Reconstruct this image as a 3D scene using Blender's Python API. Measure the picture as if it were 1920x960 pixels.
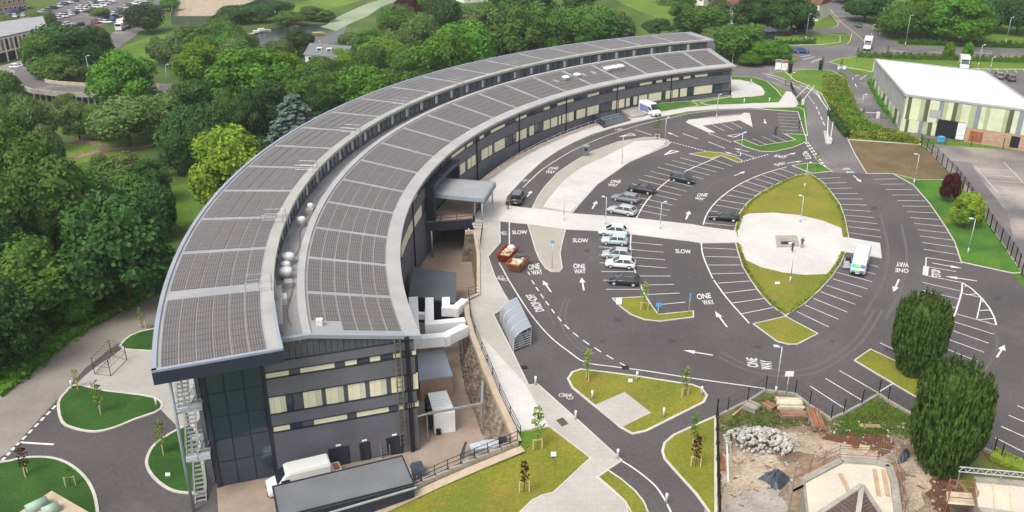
import bpy, bmesh, math, random
from mathutils import Vector, Matrix
from math import radians as R, sin, cos, pi, hypot, atan2

# ------------------------------------------------------------------ camera, sky, sun, exposure
scene = bpy.context.scene
for o in list(bpy.data.objects): bpy.data.objects.remove(o)
FPX = 1650.0; PITCH = R(24.0); CAMH = 52.0
cam = bpy.data.cameras.new('camera'); cam.sensor_width = 36; cam.lens = 36 * FPX / 1920
cam.clip_start = 1; cam.clip_end = 6000
camo = bpy.data.objects.new('camera', cam); scene.collection.objects.link(camo)
camo.location = (0, 0, CAMH); camo.rotation_euler = (pi / 2 - PITCH, 0, 0)
scene.camera = camo
SUN_EL = R(56); SUN_AZ = R(-140)            # azimuth from +Y, negative = left
w = bpy.data.worlds.new('World'); scene.world = w; w.use_nodes = True
nt = w.node_tree; bg = nt.nodes['Background']
sky = nt.nodes.new('ShaderNodeTexSky'); sky.sky_type = 'NISHITA'; sky.sun_disc = False
sky.sun_elevation = SUN_EL; sky.sun_rotation = SUN_AZ; sky.dust_density = 4; sky.air_density = 1.0
hs = nt.nodes.new('ShaderNodeHueSaturation'); hs.inputs['Saturation'].default_value = 0.22
nt.links.new(sky.outputs[0], hs.inputs['Color']); nt.links.new(hs.outputs[0], bg.inputs[0])
bg.inputs[1].default_value = 0.15
sl = bpy.data.lights.new('sun', 'SUN'); sl.energy = 0.95; sl.angle = R(20); sl.color = (1, .96, .9)
so = bpy.data.objects.new('sun', sl); scene.collection.objects.link(so)
sd = Vector((sin(SUN_AZ) * cos(SUN_EL), cos(SUN_AZ) * cos(SUN_EL), sin(SUN_EL)))
so.rotation_euler = sd.to_track_quat('Z', 'Y').to_euler(); so.location = (0, 0, 200)
scene.view_settings.view_transform = 'Standard'; scene.view_settings.look = 'None'
scene.view_settings.exposure = 0.72; scene.view_settings.gamma = 1

random.seed(7)
COL = scene.collection
# ------------------------------------------------------------------ pixel -> world
SL, Y0, ZW = 0.0235, 88.0, -4.1            # the site rises gently northward; low yard level
def ray(px, py):
    x = (px - 960) / FPX; y = -(py - 480) / FPX
    return Vector((x, cos(PITCH) + y * sin(PITCH), -sin(PITCH) + y * cos(PITCH)))
def gz(y): return SL * (min(y, 500) - Y0)
def g(px, py, h=0.0):                      # on the sloping site
    d = ray(px, py); k = (CAMH + SL * Y0 - h) / (SL * d.y - d.z)
    return Vector((d.x * k, d.y * k, CAMH + d.z * k))
def pz(px, py, z=ZW):                      # on a level plane
    d = ray(px, py); k = (z - CAMH) / d.z
    return Vector((d.x * k, d.y * k, z))
def py_(px, py, y):                        # on the vertical plane Y = y
    d = ray(px, py); k = y / d.y
    return Vector((d.x * k, y, CAMH + d.z * k))
def onp(px, py, A, B):                     # on the vertical plane through A, B
    d = ray(px, py); n = Vector((-(B.y - A.y), B.x - A.x)); k = (A.x * n.x + A.y * n.y) / (d.x * n.x + d.y * n.y)
    return Vector((d.x * k, d.y * k, CAMH + d.z * k))
def proj(p):
    c, s = cos(PITCH), sin(PITCH); q = Vector(p) - Vector((0, 0, CAMH))
    zc = q.y * c - q.z * s; return (960 + FPX * q.x / zc, 480 - FPX * (q.y * s + q.z * c) / zc, zc)
def T(ox, oy, s, pts): return [(ox + x / s, oy + y / s) for x, y in pts]
def smooth(pts, n=5, closed=False):        # Catmull-Rom through points
    P = [Vector(p) for p in pts]; out = []; m = len(P)
    for i in range(m if closed else m - 1):
        if closed: a, b, c, d = P[i - 1], P[i], P[(i + 1) % m], P[(i + 2) % m]
        else: a, b, c, d = P[max(i - 1, 0)], P[i], P[i + 1], P[min(i + 2, m - 1)]
        for k in range(n):
            t = k / n; out.append(.5 * ((2 * b) + (c - a) * t + (2 * a - 5 * b + 4 * c - d) * t * t + (3 * b - a - 3 * c + d) * t ** 3))
    if not closed: out.append(P[-1])
    return out
# ------------------------------------------------------------------ polar frame of the curved building
CX, CY = 88.36, 108.15
def pt(r, a, z): a = R(a); return Vector((CX - r * cos(a), CY + r * sin(a), z))
def ang(px, r, z, lo=8, hi=72):            # angle at which (r,z) projects to px
    for _ in range(40):
        m = (lo + hi) / 2
        if proj(pt(r, m, z))[0] < px: lo = m
        else: hi = m
    return lo
def angy(py, r, z, lo=-18, hi=25):
    for _ in range(40):
        m = (lo + hi) / 2
        if proj(pt(r, m, z))[1] > py: lo = m
        else: hi = m
    return lo
# ------------------------------------------------------------------ mesh builder
class MB:
    def __init__(s): s.v = []; s.f = []
    def add(s, vs, fs):
        b = len(s.v); s.v += [Vector(v) for v in vs]; s.f += [tuple(b + i for i in f) for f in fs]; return s
    def poly(s, *p): return s.add(p, [tuple(range(len(p)))])
    def box(s, c, size, rz=0, M=None):
        hx, hy, hz = size[0] / 2, size[1] / 2, size[2] / 2; c = Vector(c); rot = M or Matrix.Rotation(rz, 3, 'Z')
        vs = [c + rot @ Vector((x * hx, y * hy, z * hz)) for z in (-1, 1) for x, y in ((-1, -1), (1, -1), (1, 1), (-1, 1))]
        return s.add(vs, [(3, 2, 1, 0), (4, 5, 6, 7), (0, 1, 5, 4), (1, 2, 6, 5), (2, 3, 7, 6), (3, 0, 4, 7)])
    def bar(s, a, b, w, h):                # box along a-b, w wide, h high
        a, b = Vector(a), Vector(b); d = b - a
        q = d.to_track_quat('X', 'Z').to_matrix(); return s.box((a + b) / 2, (d.length, w, h), M=q)
    def prism(s, pts, up):                 # closed prism from a loop and an up vector
        n = len(pts); up = Vector(up); p = [Vector(x) for x in pts]
        ar = sum((p[i].x * p[(i + 1) % n].y - p[(i + 1) % n].x * p[i].y) for i in range(n))
        if ar < 0: p.reverse()
        return s.add(p + [x + up for x in p], [tuple(reversed(range(n))), tuple(range(n, 2 * n))] + [(i, (i + 1) % n, n + (i + 1) % n, n + i) for i in range(n)])
    def tube(s, a, b, r0, r1=None, n=8, cap=True):
        r1 = r0 if r1 is None else r1; a, b = Vector(a), Vector(b); q = (b - a).to_track_quat('Z', 'Y').to_matrix()
        vs = [c + q @ Vector((cos(2 * pi * i / n) * r, sin(2 * pi * i / n) * r, 0)) for c, r in ((a, r0), (b, r1)) for i in range(n)]
        fs = [(i, (i + 1) % n, n + (i + 1) % n, n + i) for i in range(n)]
        if cap: fs += [tuple(reversed(range(n))), tuple(range(n, 2 * n))]
        return s.add(vs, fs)
    def lathe(s, c, prof, n=12):
        c = Vector(c); vs = [c + Vector((r * cos(2 * pi * i / n), r * sin(2 * pi * i / n), z)) for r, z in prof for i in range(n)]
        fs = [(k * n + i, k * n + (i + 1) % n, (k + 1) * n + (i + 1) % n, (k + 1) * n + i) for k in range(len(prof) - 1) for i in range(n)]
        return s.add(vs, fs + [tuple(range((len(prof) - 1) * n, len(prof) * n))])
    def strip(s, L, Rr):                   # quad strip between two polylines
        n = len(L); return s.add(list(L) + list(Rr), [(i, n + i, n + i + 1, i + 1) for i in range(n - 1)])
    def sect(s, r0, r1, a0, a1, z0, z1, n=None, top=None):   # solid annular sector; z may be function of r (pair)
        n = n or max(1, int(abs(a1 - a0) / 1.2 + .99))
        zb0, zb1 = z0 if isinstance(z0, tuple) else (z0, z0); zt0, zt1 = z1 if isinstance(z1, tuple) else (z1, z1)
        rows = [[pt(r0, a0 + (a1 - a0) * i / n, zb0), pt(r1, a0 + (a1 - a0) * i / n, zb1), pt(r1, a0 + (a1 - a0) * i / n, zt1), pt(r0, a0 + (a1 - a0) * i / n, zt0)] for i in range(n + 1)]
        vs = [v for r in rows for v in r]; fs = []
        for i in range(n):
            for k in range(4): fs.append((i * 4 + k, i * 4 + (k + 1) % 4, i * 4 + 4 + (k + 1) % 4, i * 4 + 4 + k))
        return s.add(vs, fs + [(3, 2, 1, 0), (n * 4, n * 4 + 1, n * 4 + 2, n * 4 + 3)])
    def build(s, name, mat, parent=None, org=None, sm=False, fix=True):
        me = bpy.data.meshes.new(name); o0 = Vector(org) if org is not None else Vector((0, 0, 0))
        me.from_pydata([tuple(v - o0) for v in s.v], [], s.f); me.update()
        if fix:
            bm = bmesh.new(); bm.from_mesh(me); bmesh.ops.recalc_face_normals(bm, faces=bm.faces); bm.to_mesh(me); bm.free()
        if sm: me.polygons.foreach_set('use_smooth', [True] * len(me.polygons))
        if mat: me.materials.append(mat)
        o = bpy.data.objects.new(name, me); COL.objects.link(o)
        if parent is not None: o.parent = parent
        else: o.location = o0
        return o
def tag(o, label, cat=None, group=None, kind=None):
    if label: o['label'] = label
    if cat: o['category'] = cat
    if group: o['group'] = group
    if kind: o['kind'] = kind
    return o
def struct(o, label=None, cat=None): return tag(o, label, cat, kind='structure')
def empty(name, loc, rz=0, label=None, cat=None, group=None):
    o = bpy.data.objects.new(name, None); COL.objects.link(o); o.location = loc; o.rotation_euler = (0, 0, rz); o.empty_display_size = .3
    return tag(o, label, cat, group)
def copy_tree(o, parent=None):
    c = o.copy(); COL.objects.link(c)
    if parent is not None: c.parent = parent
    for ch in [x for x in bpy.data.objects if x.parent == o]: copy_tree(ch, c)
    return c
_kids = {}
def ctree(o, loc=None, rz=None, sc=None, label=None, group=None):     # quick copy of a top-level thing
    if o.name not in _kids:
        def kids(p): return [(c, kids(c)) for c in p.children]
        _kids[o.name] = kids(o)
    def cp(ch, par):
        for c, kk in ch:
            n = c.copy(); COL.objects.link(n); n.parent = par; cp(kk, n)
    n = o.copy(); COL.objects.link(n); cp(_kids[o.name], n)
    if loc is not None: n.location = loc
    if rz is not None: n.rotation_euler = (0, 0, rz)
    if sc is not None: n.scale = sc if hasattr(sc, '__len__') else (sc, sc, sc)
    return tag(n, label, None, group)
# ------------------------------------------------------------------ materials
M = {}
def mat(name, col, col2=None, scale=.5, rough=.85, bump=0., bscale=6., metal=0., fine=.12, fscale=4., spec=.3, detail=4, stretch=None, patch=None):
    m = bpy.data.materials.new(name); m.use_nodes = True; nt = m.node_tree; N = nt.nodes; L = nt.links
    b = N['Principled BSDF']; b.inputs['Roughness'].default_value = rough; b.inputs['Metallic'].default_value = metal
    b.inputs['Specular IOR Level'].default_value = spec
    geo = N.new('ShaderNodeNewGeometry'); src = geo.outputs['Position']
    if stretch:
        mp = N.new('ShaderNodeMapping'); mp.inputs['Scale'].default_value = stretch; L.new(src, mp.inputs[0]); src = mp.outputs[0]
    n1 = N.new('ShaderNodeTexNoise'); n1.inputs['Scale'].default_value = scale; n1.inputs['Detail'].default_value = detail; L.new(src, n1.inputs['Vector'])
    rp = N.new('ShaderNodeValToRGB'); rp.color_ramp.elements[0].position = .36; rp.color_ramp.elements[1].position = .66
    c2 = col2 or tuple(c * .82 for c in col)
    rp.color_ramp.elements[0].color = (*c2, 1); rp.color_ramp.elements[1].color = (*col, 1); L.new(n1.outputs[0], rp.inputs[0])
    n2 = N.new('ShaderNodeTexNoise'); n2.inputs['Scale'].default_value = fscale; n2.inputs['Detail'].default_value = 6; n2.inputs['Roughness'].default_value = .7; L.new(src, n2.inputs['Vector'])
    mr = N.new('ShaderNodeMapRange'); mr.inputs[1].default_value = .3; mr.inputs[2].default_value = .7; mr.inputs[3].default_value = 1 - fine; mr.inputs[4].default_value = 1 + fine; L.new(n2.outputs[0], mr.inputs[0])
    base = rp.outputs[0]
    if patch:                              # wear patches: colour, scale, ramp start, ramp end
        n4 = N.new('ShaderNodeTexNoise'); n4.inputs['Scale'].default_value = patch[1]; n4.inputs['Detail'].default_value = 7; n4.inputs['Roughness'].default_value = .62; n4.inputs['Distortion'].default_value = .6; L.new(geo.outputs['Position'], n4.inputs['Vector'])
        m4 = N.new('ShaderNodeMapRange'); m4.inputs[1].default_value = patch[2]; m4.inputs[2].default_value = patch[3]; L.new(n4.outputs[0], m4.inputs[0])
        x4 = N.new('ShaderNodeMix'); x4.data_type = 'RGBA'; x4.inputs[7].default_value = (*patch[0], 1); L.new(m4.outputs[0], x4.inputs[0]); L.new(base, x4.inputs[6]); base = x4.outputs[2]
    mx = N.new('ShaderNodeMix'); mx.data_type = 'RGBA'; mx.blend_type = 'MULTIPLY'; mx.inputs[0].default_value = 1
    L.new(base, mx.inputs[6]); L.new(mr.outputs[0], mx.inputs[7]); L.new(mx.outputs[2], b.inputs['Base Color'])
    if bump:
        n3 = N.new('ShaderNodeTexNoise'); n3.inputs['Scale'].default_value = bscale; n3.inputs['Detail'].default_value = 5; L.new(src, n3.inputs['Vector'])
        bp = N.new('ShaderNodeBump'); bp.inputs['Strength'].default_value = bump; bp.inputs['Distance'].default_value = .1; L.new(n3.outputs[0], bp.inputs['Height']); L.new(bp.outputs[0], b.inputs['Normal'])
    m['mx'] = 1; M[name] = m; return m
def flat(name, col, rough=.5, metal=0., spec=.4, emit=None):
    m = bpy.data.materials.new(name); m.use_nodes = True; b = m.node_tree.nodes['Principled BSDF']
    b.inputs['Base Color'].default_value = (*col, 1); b.inputs['Roughness'].default_value = rough; b.inputs['Metallic'].default_value = metal; b.inputs['Specular IOR Level'].default_value = spec
    M[name] = m; return m
def tilegrid(m, sx, sy, wdt=.03, dark=.72):      # thin paving joints multiplied into a noise material (fine joints only)
    nt = m.node_tree; N = nt.nodes; L = nt.links; b = N['Principled BSDF']; old = b.inputs['Base Color'].links[0].from_socket
    geo = N.new('ShaderNodeNewGeometry'); br = N.new('ShaderNodeTexBrick'); br.inputs['Scale'].default_value = 1; br.inputs['Brick Width'].default_value = sx; br.inputs['Row Height'].default_value = sy; br.inputs['Mortar Size'].default_value = wdt
    br.inputs['Color1'].default_value = (1, 1, 1, 1); br.inputs['Color2'].default_value = (.94, .94, .94, 1); br.inputs['Mortar'].default_value = (dark, dark, dark, 1)
    L.new(geo.outputs['Position'], br.inputs['Vector'])
    mx = N.new('ShaderNodeMix'); mx.data_type = 'RGBA'; mx.blend_type = 'MULTIPLY'; mx.inputs[0].default_value = 1
    L.new(old, mx.inputs[6]); L.new(br.outputs['Color'], mx.inputs[7]); L.new(mx.outputs[2], b.inputs['Base Color'])
mat('asphalt', (.103, .09, .089), (.077, .068, .068), .07, .86, fine=.2, fscale=3, bump=.12, bscale=18, patch=((.13, .117, .113), .05, .56, .74))
mat('asphalt_road', (.165, .15, .145), (.115, .105, .105), .08, .85, fine=.16, fscale=2, patch=((.25, .23, .22), .07, .55, .72))
mat('asphalt_worn', (.36, .31, .27), (.13, .12, .12), .09, .9, fine=.15, fscale=2)
mat('lane', (.29, .26, .225), (.22, .195, .17), .12, .9, fine=.1, fscale=2)
mat('paving', (.46, .43, .385), (.385, .36, .325), .15, .8, fine=.06, fscale=2); tilegrid(M['paving'], .9, .6, .02, .85)
mat('paving_pale', (.59, .56, .525), (.51, .48, .455), .12, .75, fine=.05, fscale=2); tilegrid(M['paving_pale'], 1.2, .9, .02, .88)
mat('paving_buff', (.40, .37, .315), (.345, .32, .27), .15, .8, fine=.07, fscale=2); tilegrid(M['paving_buff'], .6, .4, .02, .85)
mat('yard', (.36, .275, .215), (.30, .23, .18), .25, .8, fine=.1, fscale=1.5)
mat('kerb_stone', (.56, .53, .47), (.47, .44, .38), .6, .85)
mat('paint', (.70, .69, .66), (.56, .55, .53), .8, .7, fine=.12, fscale=5)
mat('paint_worn', (.52, .51, .49), (.38, .37, .36), 1.5, .8, fine=.2, fscale=5)
mat('paint_yellow', (.62, .5, .2), None, 1, .7)
mat('lawn', (.215, .20, .022), (.14, .165, .016), .16, .95, fine=.3, fscale=3.5, bump=.6, bscale=9, patch=((.25, .165, .04), .33, .55, .72))
mat('grass', (.07, .175, .016), (.042, .115, .012), .25, .95, fine=.3, fscale=3.5, bump=.6, bscale=9, patch=((.13, .19, .02), .3, .56, .74))
mat('grass_dark', (.034, .10, .012), (.022, .07, .009), .3, .95, fine=.3, fscale=3.5, bump=.6, bscale=9, patch=((.06, .12, .016), .35, .56, .74))
mat('meadow', (.13, .21, .02), (.07, .14, .012), .06, .95, fine=.25, fscale=1.2, bump=.5, bscale=6)
mat('ground', (.085, .13, .022), (.045, .085, .015), .05, .95, fine=.25, fscale=1.2, bump=.5, bscale=6)
mat('soil', (.17, .115, .06), (.115, .085, .04), .22, .95, fine=.25, fscale=2.2, bump=.4)
mat('rough_grass', (.13, .155, .03), (.13, .10, .045), .5, .95, fine=.3, fscale=3, bump=.5)
mat('dirt', (.33, .25, .175), (.18, .115, .08), .35, .95, fine=.4, fscale=2.2, bump=.8, patch=((.10, .075, .05), .6, .55, .72))
mat('red_mud', (.15, .06, .035), (.10, .05, .03), .5, .9, fine=.35, patch=((.10, .13, .03), .8, .54, .7))
mat('sand', (.46, .37, .27), (.32, .25, .18), .5, .95, fine=.3, patch=((.24, .17, .11), .7, .54, .7))
mat('brick_dark', (.15, .15, .172), (.12, .12, .138), .25, .8, fine=.14, fscale=5, bump=.1, bscale=12)
mat('cladding_dark', (.10, .10, .115), (.085, .085, .098), .8, .55, fine=.06, stretch=(1, 1, .2))
flat('trim', (.022, .024, .04), .5)
mat('fascia', (.035, .04, .062), (.03, .035, .054), .3, .45, fine=.05)
mat('cream', (.80, .75, .54), (.74, .69, .49), .5, .6, fine=.04); mat('cream_green', (.66, .66, .5), None, .5, .6, fine=.04)
mat('roof_metal', (.33, .33, .335), (.28, .28, .285), .3, .5, fine=.06)
mat('roof_eave', (.41, .395, .385), (.35, .34, .33), .3, .6, fine=.06)
mat('roof_cream', (.38, .37, .33), (.32, .315, .28), .3, .7, fine=.08)
mat('roof_edge', (.30, .33, .38), (.26, .29, .34), .3, .5, fine=.05)
mat('white_metal', (.70, .70, .70), (.62, .62, .62), .4, .45, fine=.04)
mat('hall_roof', (.66, .69, .70), (.58, .61, .62), .12, .5, fine=.03, stretch=(.3, 1, 1))
mat('grey_roof', (.17, .178, .185), (.14, .147, .153), .3, .6, fine=.06)
mat('slate_roof', (.10, .115, .125), (.09, .10, .11), .3, .6, fine=.06)
mat('bluegrey_roof', (.32, .35, .40), None, .3, .5, fine=.05)
mat('steel', (.42, .43, .44), (.34, .35, .36), 1, .4, metal=.5, fine=.08)
mat('galv', (.58, .61, .64), (.47, .50, .53), 1, .4, metal=.3, fine=.08)
flat('black', (.012, .012, .014), .5); flat('rubber', (.014, .014, .015), .85)
flat('fence', (.010, .012, .014), .5)
mat('render_brick', (.46, .31, .22), (.38, .25, .175), 2, .9, fine=.15, fscale=6)
mat('stone_rev', (.30, .245, .18), (.13, .105, .08), 1.1, .95, fine=.4, fscale=3.5, bump=1, bscale=2.5)
mat('stone_cap', (.50, .40, .29), (.42, .33, .24), .7, .9, fine=.12)
mat('wood', (.45, .30, .16), (.33, .21, .11), 1.2, .85, stretch=(1, 1, 5)); mat('wood_pale', (.66, .56, .40), (.52, .43, .30), 1.5, .85)
mat('wood_old', (.28, .19, .13), (.19, .13, .09), 1.5, .9)
mat('plywood', (.62, .55, .42), (.52, .47, .39), .35, .8, fine=.08); mat('plywood_brown', (.48, .33, .21), None, .5, .8)
mat('tray', (.17, .15, .11), (.12, .105, .08), 1, .8); mat('rubble', (.50, .48, .44), (.34, .32, .285), .9, .9, fine=.25, fscale=3)
mat('tile_brown', (.12, .085, .075), (.09, .065, .06), 1.5, .85, fine=.25, fscale=6)
mat('stone_grey', (.36, .34, .29), (.27, .25, .21), .8, .9, fine=.15)
mat('tarp', (.075, .09, .115), (.05, .06, .08), .8, .45, fine=.15, bump=.5, bscale=2)
mat('rust', (.33, .13, .055), (.24, .085, .035), 1.2, .75, fine=.2); mat('red_skip', (.33, .03, .022), (.24, .025, .02), 1.2, .6, fine=.2)
mat('hessian', (.66, .53, .33), (.45, .36, .23), 2.2, .9, fine=.3)
mat('bark', (.11, .085, .06), (.07, .055, .04), 2, .95); flat('stake', (.62, .45, .24), .9)
mat('render_wall', (.72, .70, .62), (.66, .63, .55), .3, .85, fine=.06); mat('roof_tile', (.17, .075, .05), (.13, .06, .042), .6, .85, fine=.2, fscale=4)
mat('old_concrete', (.38, .35, .30), (.28, .25, .21), .5, .9, fine=.15)
flat('glass', (.03, .05, .075), .05, spec=.9); flat('glass_car', (.02, .025, .03), .08, spec=.8); flat('glass_green', (.05, .08, .075), .06, spec=.8)
flat('lamp_head', (.62, .66, .68), .4); flat('light_white', (.85, .85, .82), .3); flat('red_light', (.45, .01, .01), .3)
flat('plate_yellow', (.75, .5, .02), .5); flat('sign_blue', (.08, .38, .70), .5); flat('sign_white', (.8, .8, .8), .5); flat('sign_green', (.02, .30, .08), .5)
mat('water', (.20, .21, .19), (.10, .11, .09), .06, .12, spec=.6, fine=.05); mat('algae', (.30, .34, .22), (.22, .27, .14), .06, .5)
flat('pond', (.035, .04, .035), .2, spec=.22); mat('container_white', (.84, .84, .83), (.78, .78, .77), .5, .5, fine=.04); mat('scuff', (.118, .105, .103), (.107, .095, .094), .4, .85, fine=.15); mat('tar_patch', (.066, .059, .059), (.058, .052, .052), .5, .85, fine=.15)
def solar_mat():
    m = bpy.data.materials.new('solar'); m.use_nodes = True; N = m.node_tree.nodes; L = m.node_tree.links; b = N['Principled BSDF']
    geo = N.new('ShaderNodeNewGeometry'); sp = N.new('ShaderNodeVectorMath'); sp.operation = 'MULTIPLY'; sp.inputs[1].default_value = (1, 1, 0); L.new(geo.outputs['Position'], sp.inputs[0])
    ds = N.new('ShaderNodeVectorMath'); ds.operation = 'DISTANCE'; ds.inputs[1].default_value = (CX, CY, 0); L.new(sp.outputs[0], ds.inputs[0])
    mu = N.new('ShaderNodeMath'); mu.operation = 'MULTIPLY'; mu.inputs[1].default_value = 2 * pi / .238; L.new(ds.outputs['Value'], mu.inputs[0])
    sn = N.new('ShaderNodeMath'); sn.operation = 'SINE'; L.new(mu.outputs[0], sn.inputs[0])
    mr = N.new('ShaderNodeMapRange'); mr.inputs[1].default_value = -.1; mr.inputs[2].default_value = .95; mr.inputs[3].default_value = 0; mr.inputs[4].default_value = 1; L.new(sn.outputs[0], mr.inputs[0])
    n1 = N.new('ShaderNodeTexNoise'); n1.inputs['Scale'].default_value = .55; n1.inputs['Detail'].default_value = 3; L.new(geo.outputs['Position'], n1.inputs['Vector'])
    cr = N.new('ShaderNodeValToRGB'); cr.color_ramp.elements[0].color = (.086, .075, .073, 1); cr.color_ramp.elements[1].color = (.108, .09, .08, 1); cr.color_ramp.elements[0].position = .4; cr.color_ramp.elements[1].position = .62; L.new(n1.outputs[0], cr.inputs[0])
    mx = N.new('ShaderNodeMix'); mx.data_type = 'RGBA'; mx.inputs[7].default_value = (.19, .175, .17, 1); L.new(mr.outputs[0], mx.inputs[0]); L.new(cr.outputs[0], mx.inputs[6])
    L.new(mx.outputs[2], b.inputs['Base Color']); b.inputs['Roughness'].default_value = .35; b.inputs['Specular IOR Level'].default_value = .35; M['solar'] = m
solar_mat()
def leaf_mat(name, col, col2, sat=.06, tr=.22, ns=.55):
    m = bpy.data.materials.new(name); m.use_nodes = True; N = m.node_tree.nodes; L = m.node_tree.links; b = N['Principled BSDF']
    oi = N.new('ShaderNodeObjectInfo'); geo = N.new('ShaderNodeNewGeometry'); n1 = N.new('ShaderNodeTexNoise'); n1.inputs['Scale'].default_value = ns; n1.inputs['Detail'].default_value = 3; L.new(geo.outputs['Position'], n1.inputs['Vector'])
    cr = N.new('ShaderNodeValToRGB'); cr.color_ramp.elements[0].color = (*col2, 1); cr.color_ramp.elements[1].color = (*col, 1); cr.color_ramp.elements[0].position = .35; cr.color_ramp.elements[1].position = .65; L.new(n1.outputs[0], cr.inputs[0])
    hs = N.new('ShaderNodeHueSaturation'); L.new(cr.outputs[0], hs.inputs['Color'])
    m1 = N.new('ShaderNodeMapRange'); m1.inputs[3].default_value = .5 - sat * .05; m1.inputs[4].default_value = .5 + sat * .4; L.new(oi.outputs['Random'], m1.inputs[0]); L.new(m1.outputs[0], hs.inputs['Hue'])
    m2 = N.new('ShaderNodeMapRange'); m2.inputs[3].default_value = .78; m2.inputs[4].default_value = 1.2; L.new(oi.outputs['Random'], m2.inputs[0]); L.new(m2.outputs[0], hs.inputs['Value'])
    L.new(hs.outputs[0], b.inputs['Base Color']); b.inputs['Roughness'].default_value = .65; b.inputs['Specular IOR Level'].default_value = .15
    t = N.new('ShaderNodeBsdfTranslucent'); L.new(hs.outputs[0], t.inputs[0]); mix = N.new('ShaderNodeMixShader'); mix.inputs[0].default_value = tr
    L.new(b.outputs[0], mix.inputs[1]); L.new(t.outputs[0], mix.inputs[2]); L.new(mix.outputs[0], N['Material Output'].inputs[0]); M[name] = m
leaf_mat('leaf_mid', (.125, .215, .032), (.07, .145, .022)); leaf_mat('leaf_dark', (.07, .135, .028), (.038, .086, .019)); leaf_mat('leaf_bright', (.13, .26, .022), (.08, .18, .016))
leaf_mat('leaf_lime', (.19, .31, .02), (.125, .225, .016), .02); leaf_mat('leaf_olive', (.155, .22, .055), (.09, .145, .034), .03); leaf_mat('leaf_blue', (.20, .26, .22), (.12, .17, .14), .02)
leaf_mat('leaf_gold', (.25, .34, .028), (.12, .19, .018), .01); leaf_mat('leaf_purple', (.085, .014, .016), (.045, .012, .013), .02); leaf_mat('leaf_yew', (.082, .13, .021), (.022, .05, .01), .01, .15, 1.9)
leaf_mat('leaf_weed', (.27, .31, .04), (.15, .22, .026), .03); leaf_mat('leaf_young', (.26, .31, .05), (.18, .25, .04), .02)
# ================================================================== ground, car park, paths, markings
def tri(o):
    bm = bmesh.new(); bm.from_mesh(o.data); bmesh.ops.triangulate(bm, faces=[f for f in bm.faces if len(f.verts) > 4]); bm.to_mesh(o.data); bm.free(); return o
def lift(pts, h): return [Vector(p) + Vector((0, 0, h)) for p in pts]
def sheet(name, pts, m, parent=None):
    mb = MB(); mb.poly(*pts); o = tri(mb.build(name, M[m], parent))
    if o.data.polygons and sum(p.normal.z * p.area for p in o.data.polygons) < 0: o.data.flip_normals()
    return o
def ribbon(pts, wd, h, closed=False):          # flat strip of width wd along a polyline
    P = [Vector(p) for p in pts]; n = len(P); Lf, Rt = [], []
    for i in range(n):
        a = P[i - 1] if (closed or i > 0) else P[i]; b = P[(i + 1) % n] if (closed or i < n - 1) else P[i]
        d1 = (P[i] - a).to_2d(); d2 = (b - P[i]).to_2d()
        if d1.length < 1e-6: d1 = d2
        if d2.length < 1e-6: d2 = d1
        d1.normalize(); d2.normalize(); n1 = Vector((-d1.y, d1.x)); n2 = Vector((-d2.y, d2.x)); nn = n1 + n2
        if nn.length < 1e-4: nn = n1
        nn.normalize(); k = wd / 2 / max(.35, nn.dot(n1)); off = Vector((nn.x * k, nn.y * k, 0))
        Lf.append(P[i] + off + Vector((0, 0, h))); Rt.append(P[i] - off + Vector((0, 0, h)))
    if closed: Lf.append(Lf[0]); Rt.append(Rt[0])
    return Lf, Rt
def area(name, px, m, h=.10, kerb='kerb_stone', kw=.16, sm=0, f=g, label=None, kh=.0):
    P = [f(*p) for p in px]
    if sm: P = smooth(P, sm, True)
    mb = MB(); top = lift(P, h); mb.poly(*top)
    n = len(P)
    for i in range(n): mb.poly(P[i], P[(i + 1) % n], top[(i + 1) % n], top[i])
    o = struct(tri(mb.build(name, M[m], fix=False)), label)
    bm = bmesh.new(); bm.from_mesh(o.data); bmesh.ops.recalc_face_normals(bm, faces=bm.faces); bm.to_mesh(o.data); bm.free()
    if kerb:
        Lf, Rt = ribbon(P, kw, 0, True); k = MB(); t = h + .03 + kh
        a, b, c, d = lift(Lf, 0), lift(Lf, t), lift(Rt, t), lift(Rt, 0)
        k.strip(a, b); k.strip(b, c); k.strip(c, d); k.build('kerb', M[kerb], o)
    return o
# ---- low western ground and raised site
def flatw(name, px, m, h, z=ZW): return struct(sheet(name, [pz(*p, z + h) for p in px], m))
struct(sheet('ground', [Vector((x, y, ZW)) for x, y in ((-900, -150), (900, -150), (900, 1100), (-900, 1100))], 'ground'), 'rough green ground under the trees west of the building')
REV_TOP = [(972, 832), (953, 790), (933, 747), (920, 715), (910, 695), (900, 665), (887, 632), (878, 600), (874, 566)]
REV_BOT = [(912, 838), (898, 800), (882, 755), (873, 733), (867, 702), (863, 680), (861, 640), (862, 600), (864, 566)]
top_w = [g(960, 1010), g(1038, 926), g(1108, 860), g(1030, 802), g(985, 842)] + [g(*p) for p in REV_TOP] + [g(876, 556), g(897, 555), g(897, 480), g(893, 440), g(886, 420)]
arc_w = [pt(101.2, a, 0) for a in range(18, 71, 2)] + [pt(112, 70, 0), Vector((60, 260, 0)), Vector((40, 330, 0)), Vector((20, 500, 0))]
arc_w = [Vector((p.x, p.y, gz(p.y))) for p in arc_w]
Epts = top_w + arc_w + [Vector((890, 500, gz(500))), Vector((890, 40, gz(40))), Vector((5, 30, gz(30)))]
struct(sheet('site_ground', Epts, 'meadow'), 'sloping green site east of the curved building')
bk = MB(); nl = [pt(112, 70, 0), Vector((60, 260, 0)), Vector((40, 330, 0)), Vector((20, 500, 0))]
nl = [Vector((p.x, p.y, gz(p.y) - .02)) for p in nl]; bk.strip([Vector((p.x - 14, p.y + 2, ZW)) for p in nl], nl)
struct(bk.build('bank', M['ground']), 'overgrown green slope under the trees behind the far wing')
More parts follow.
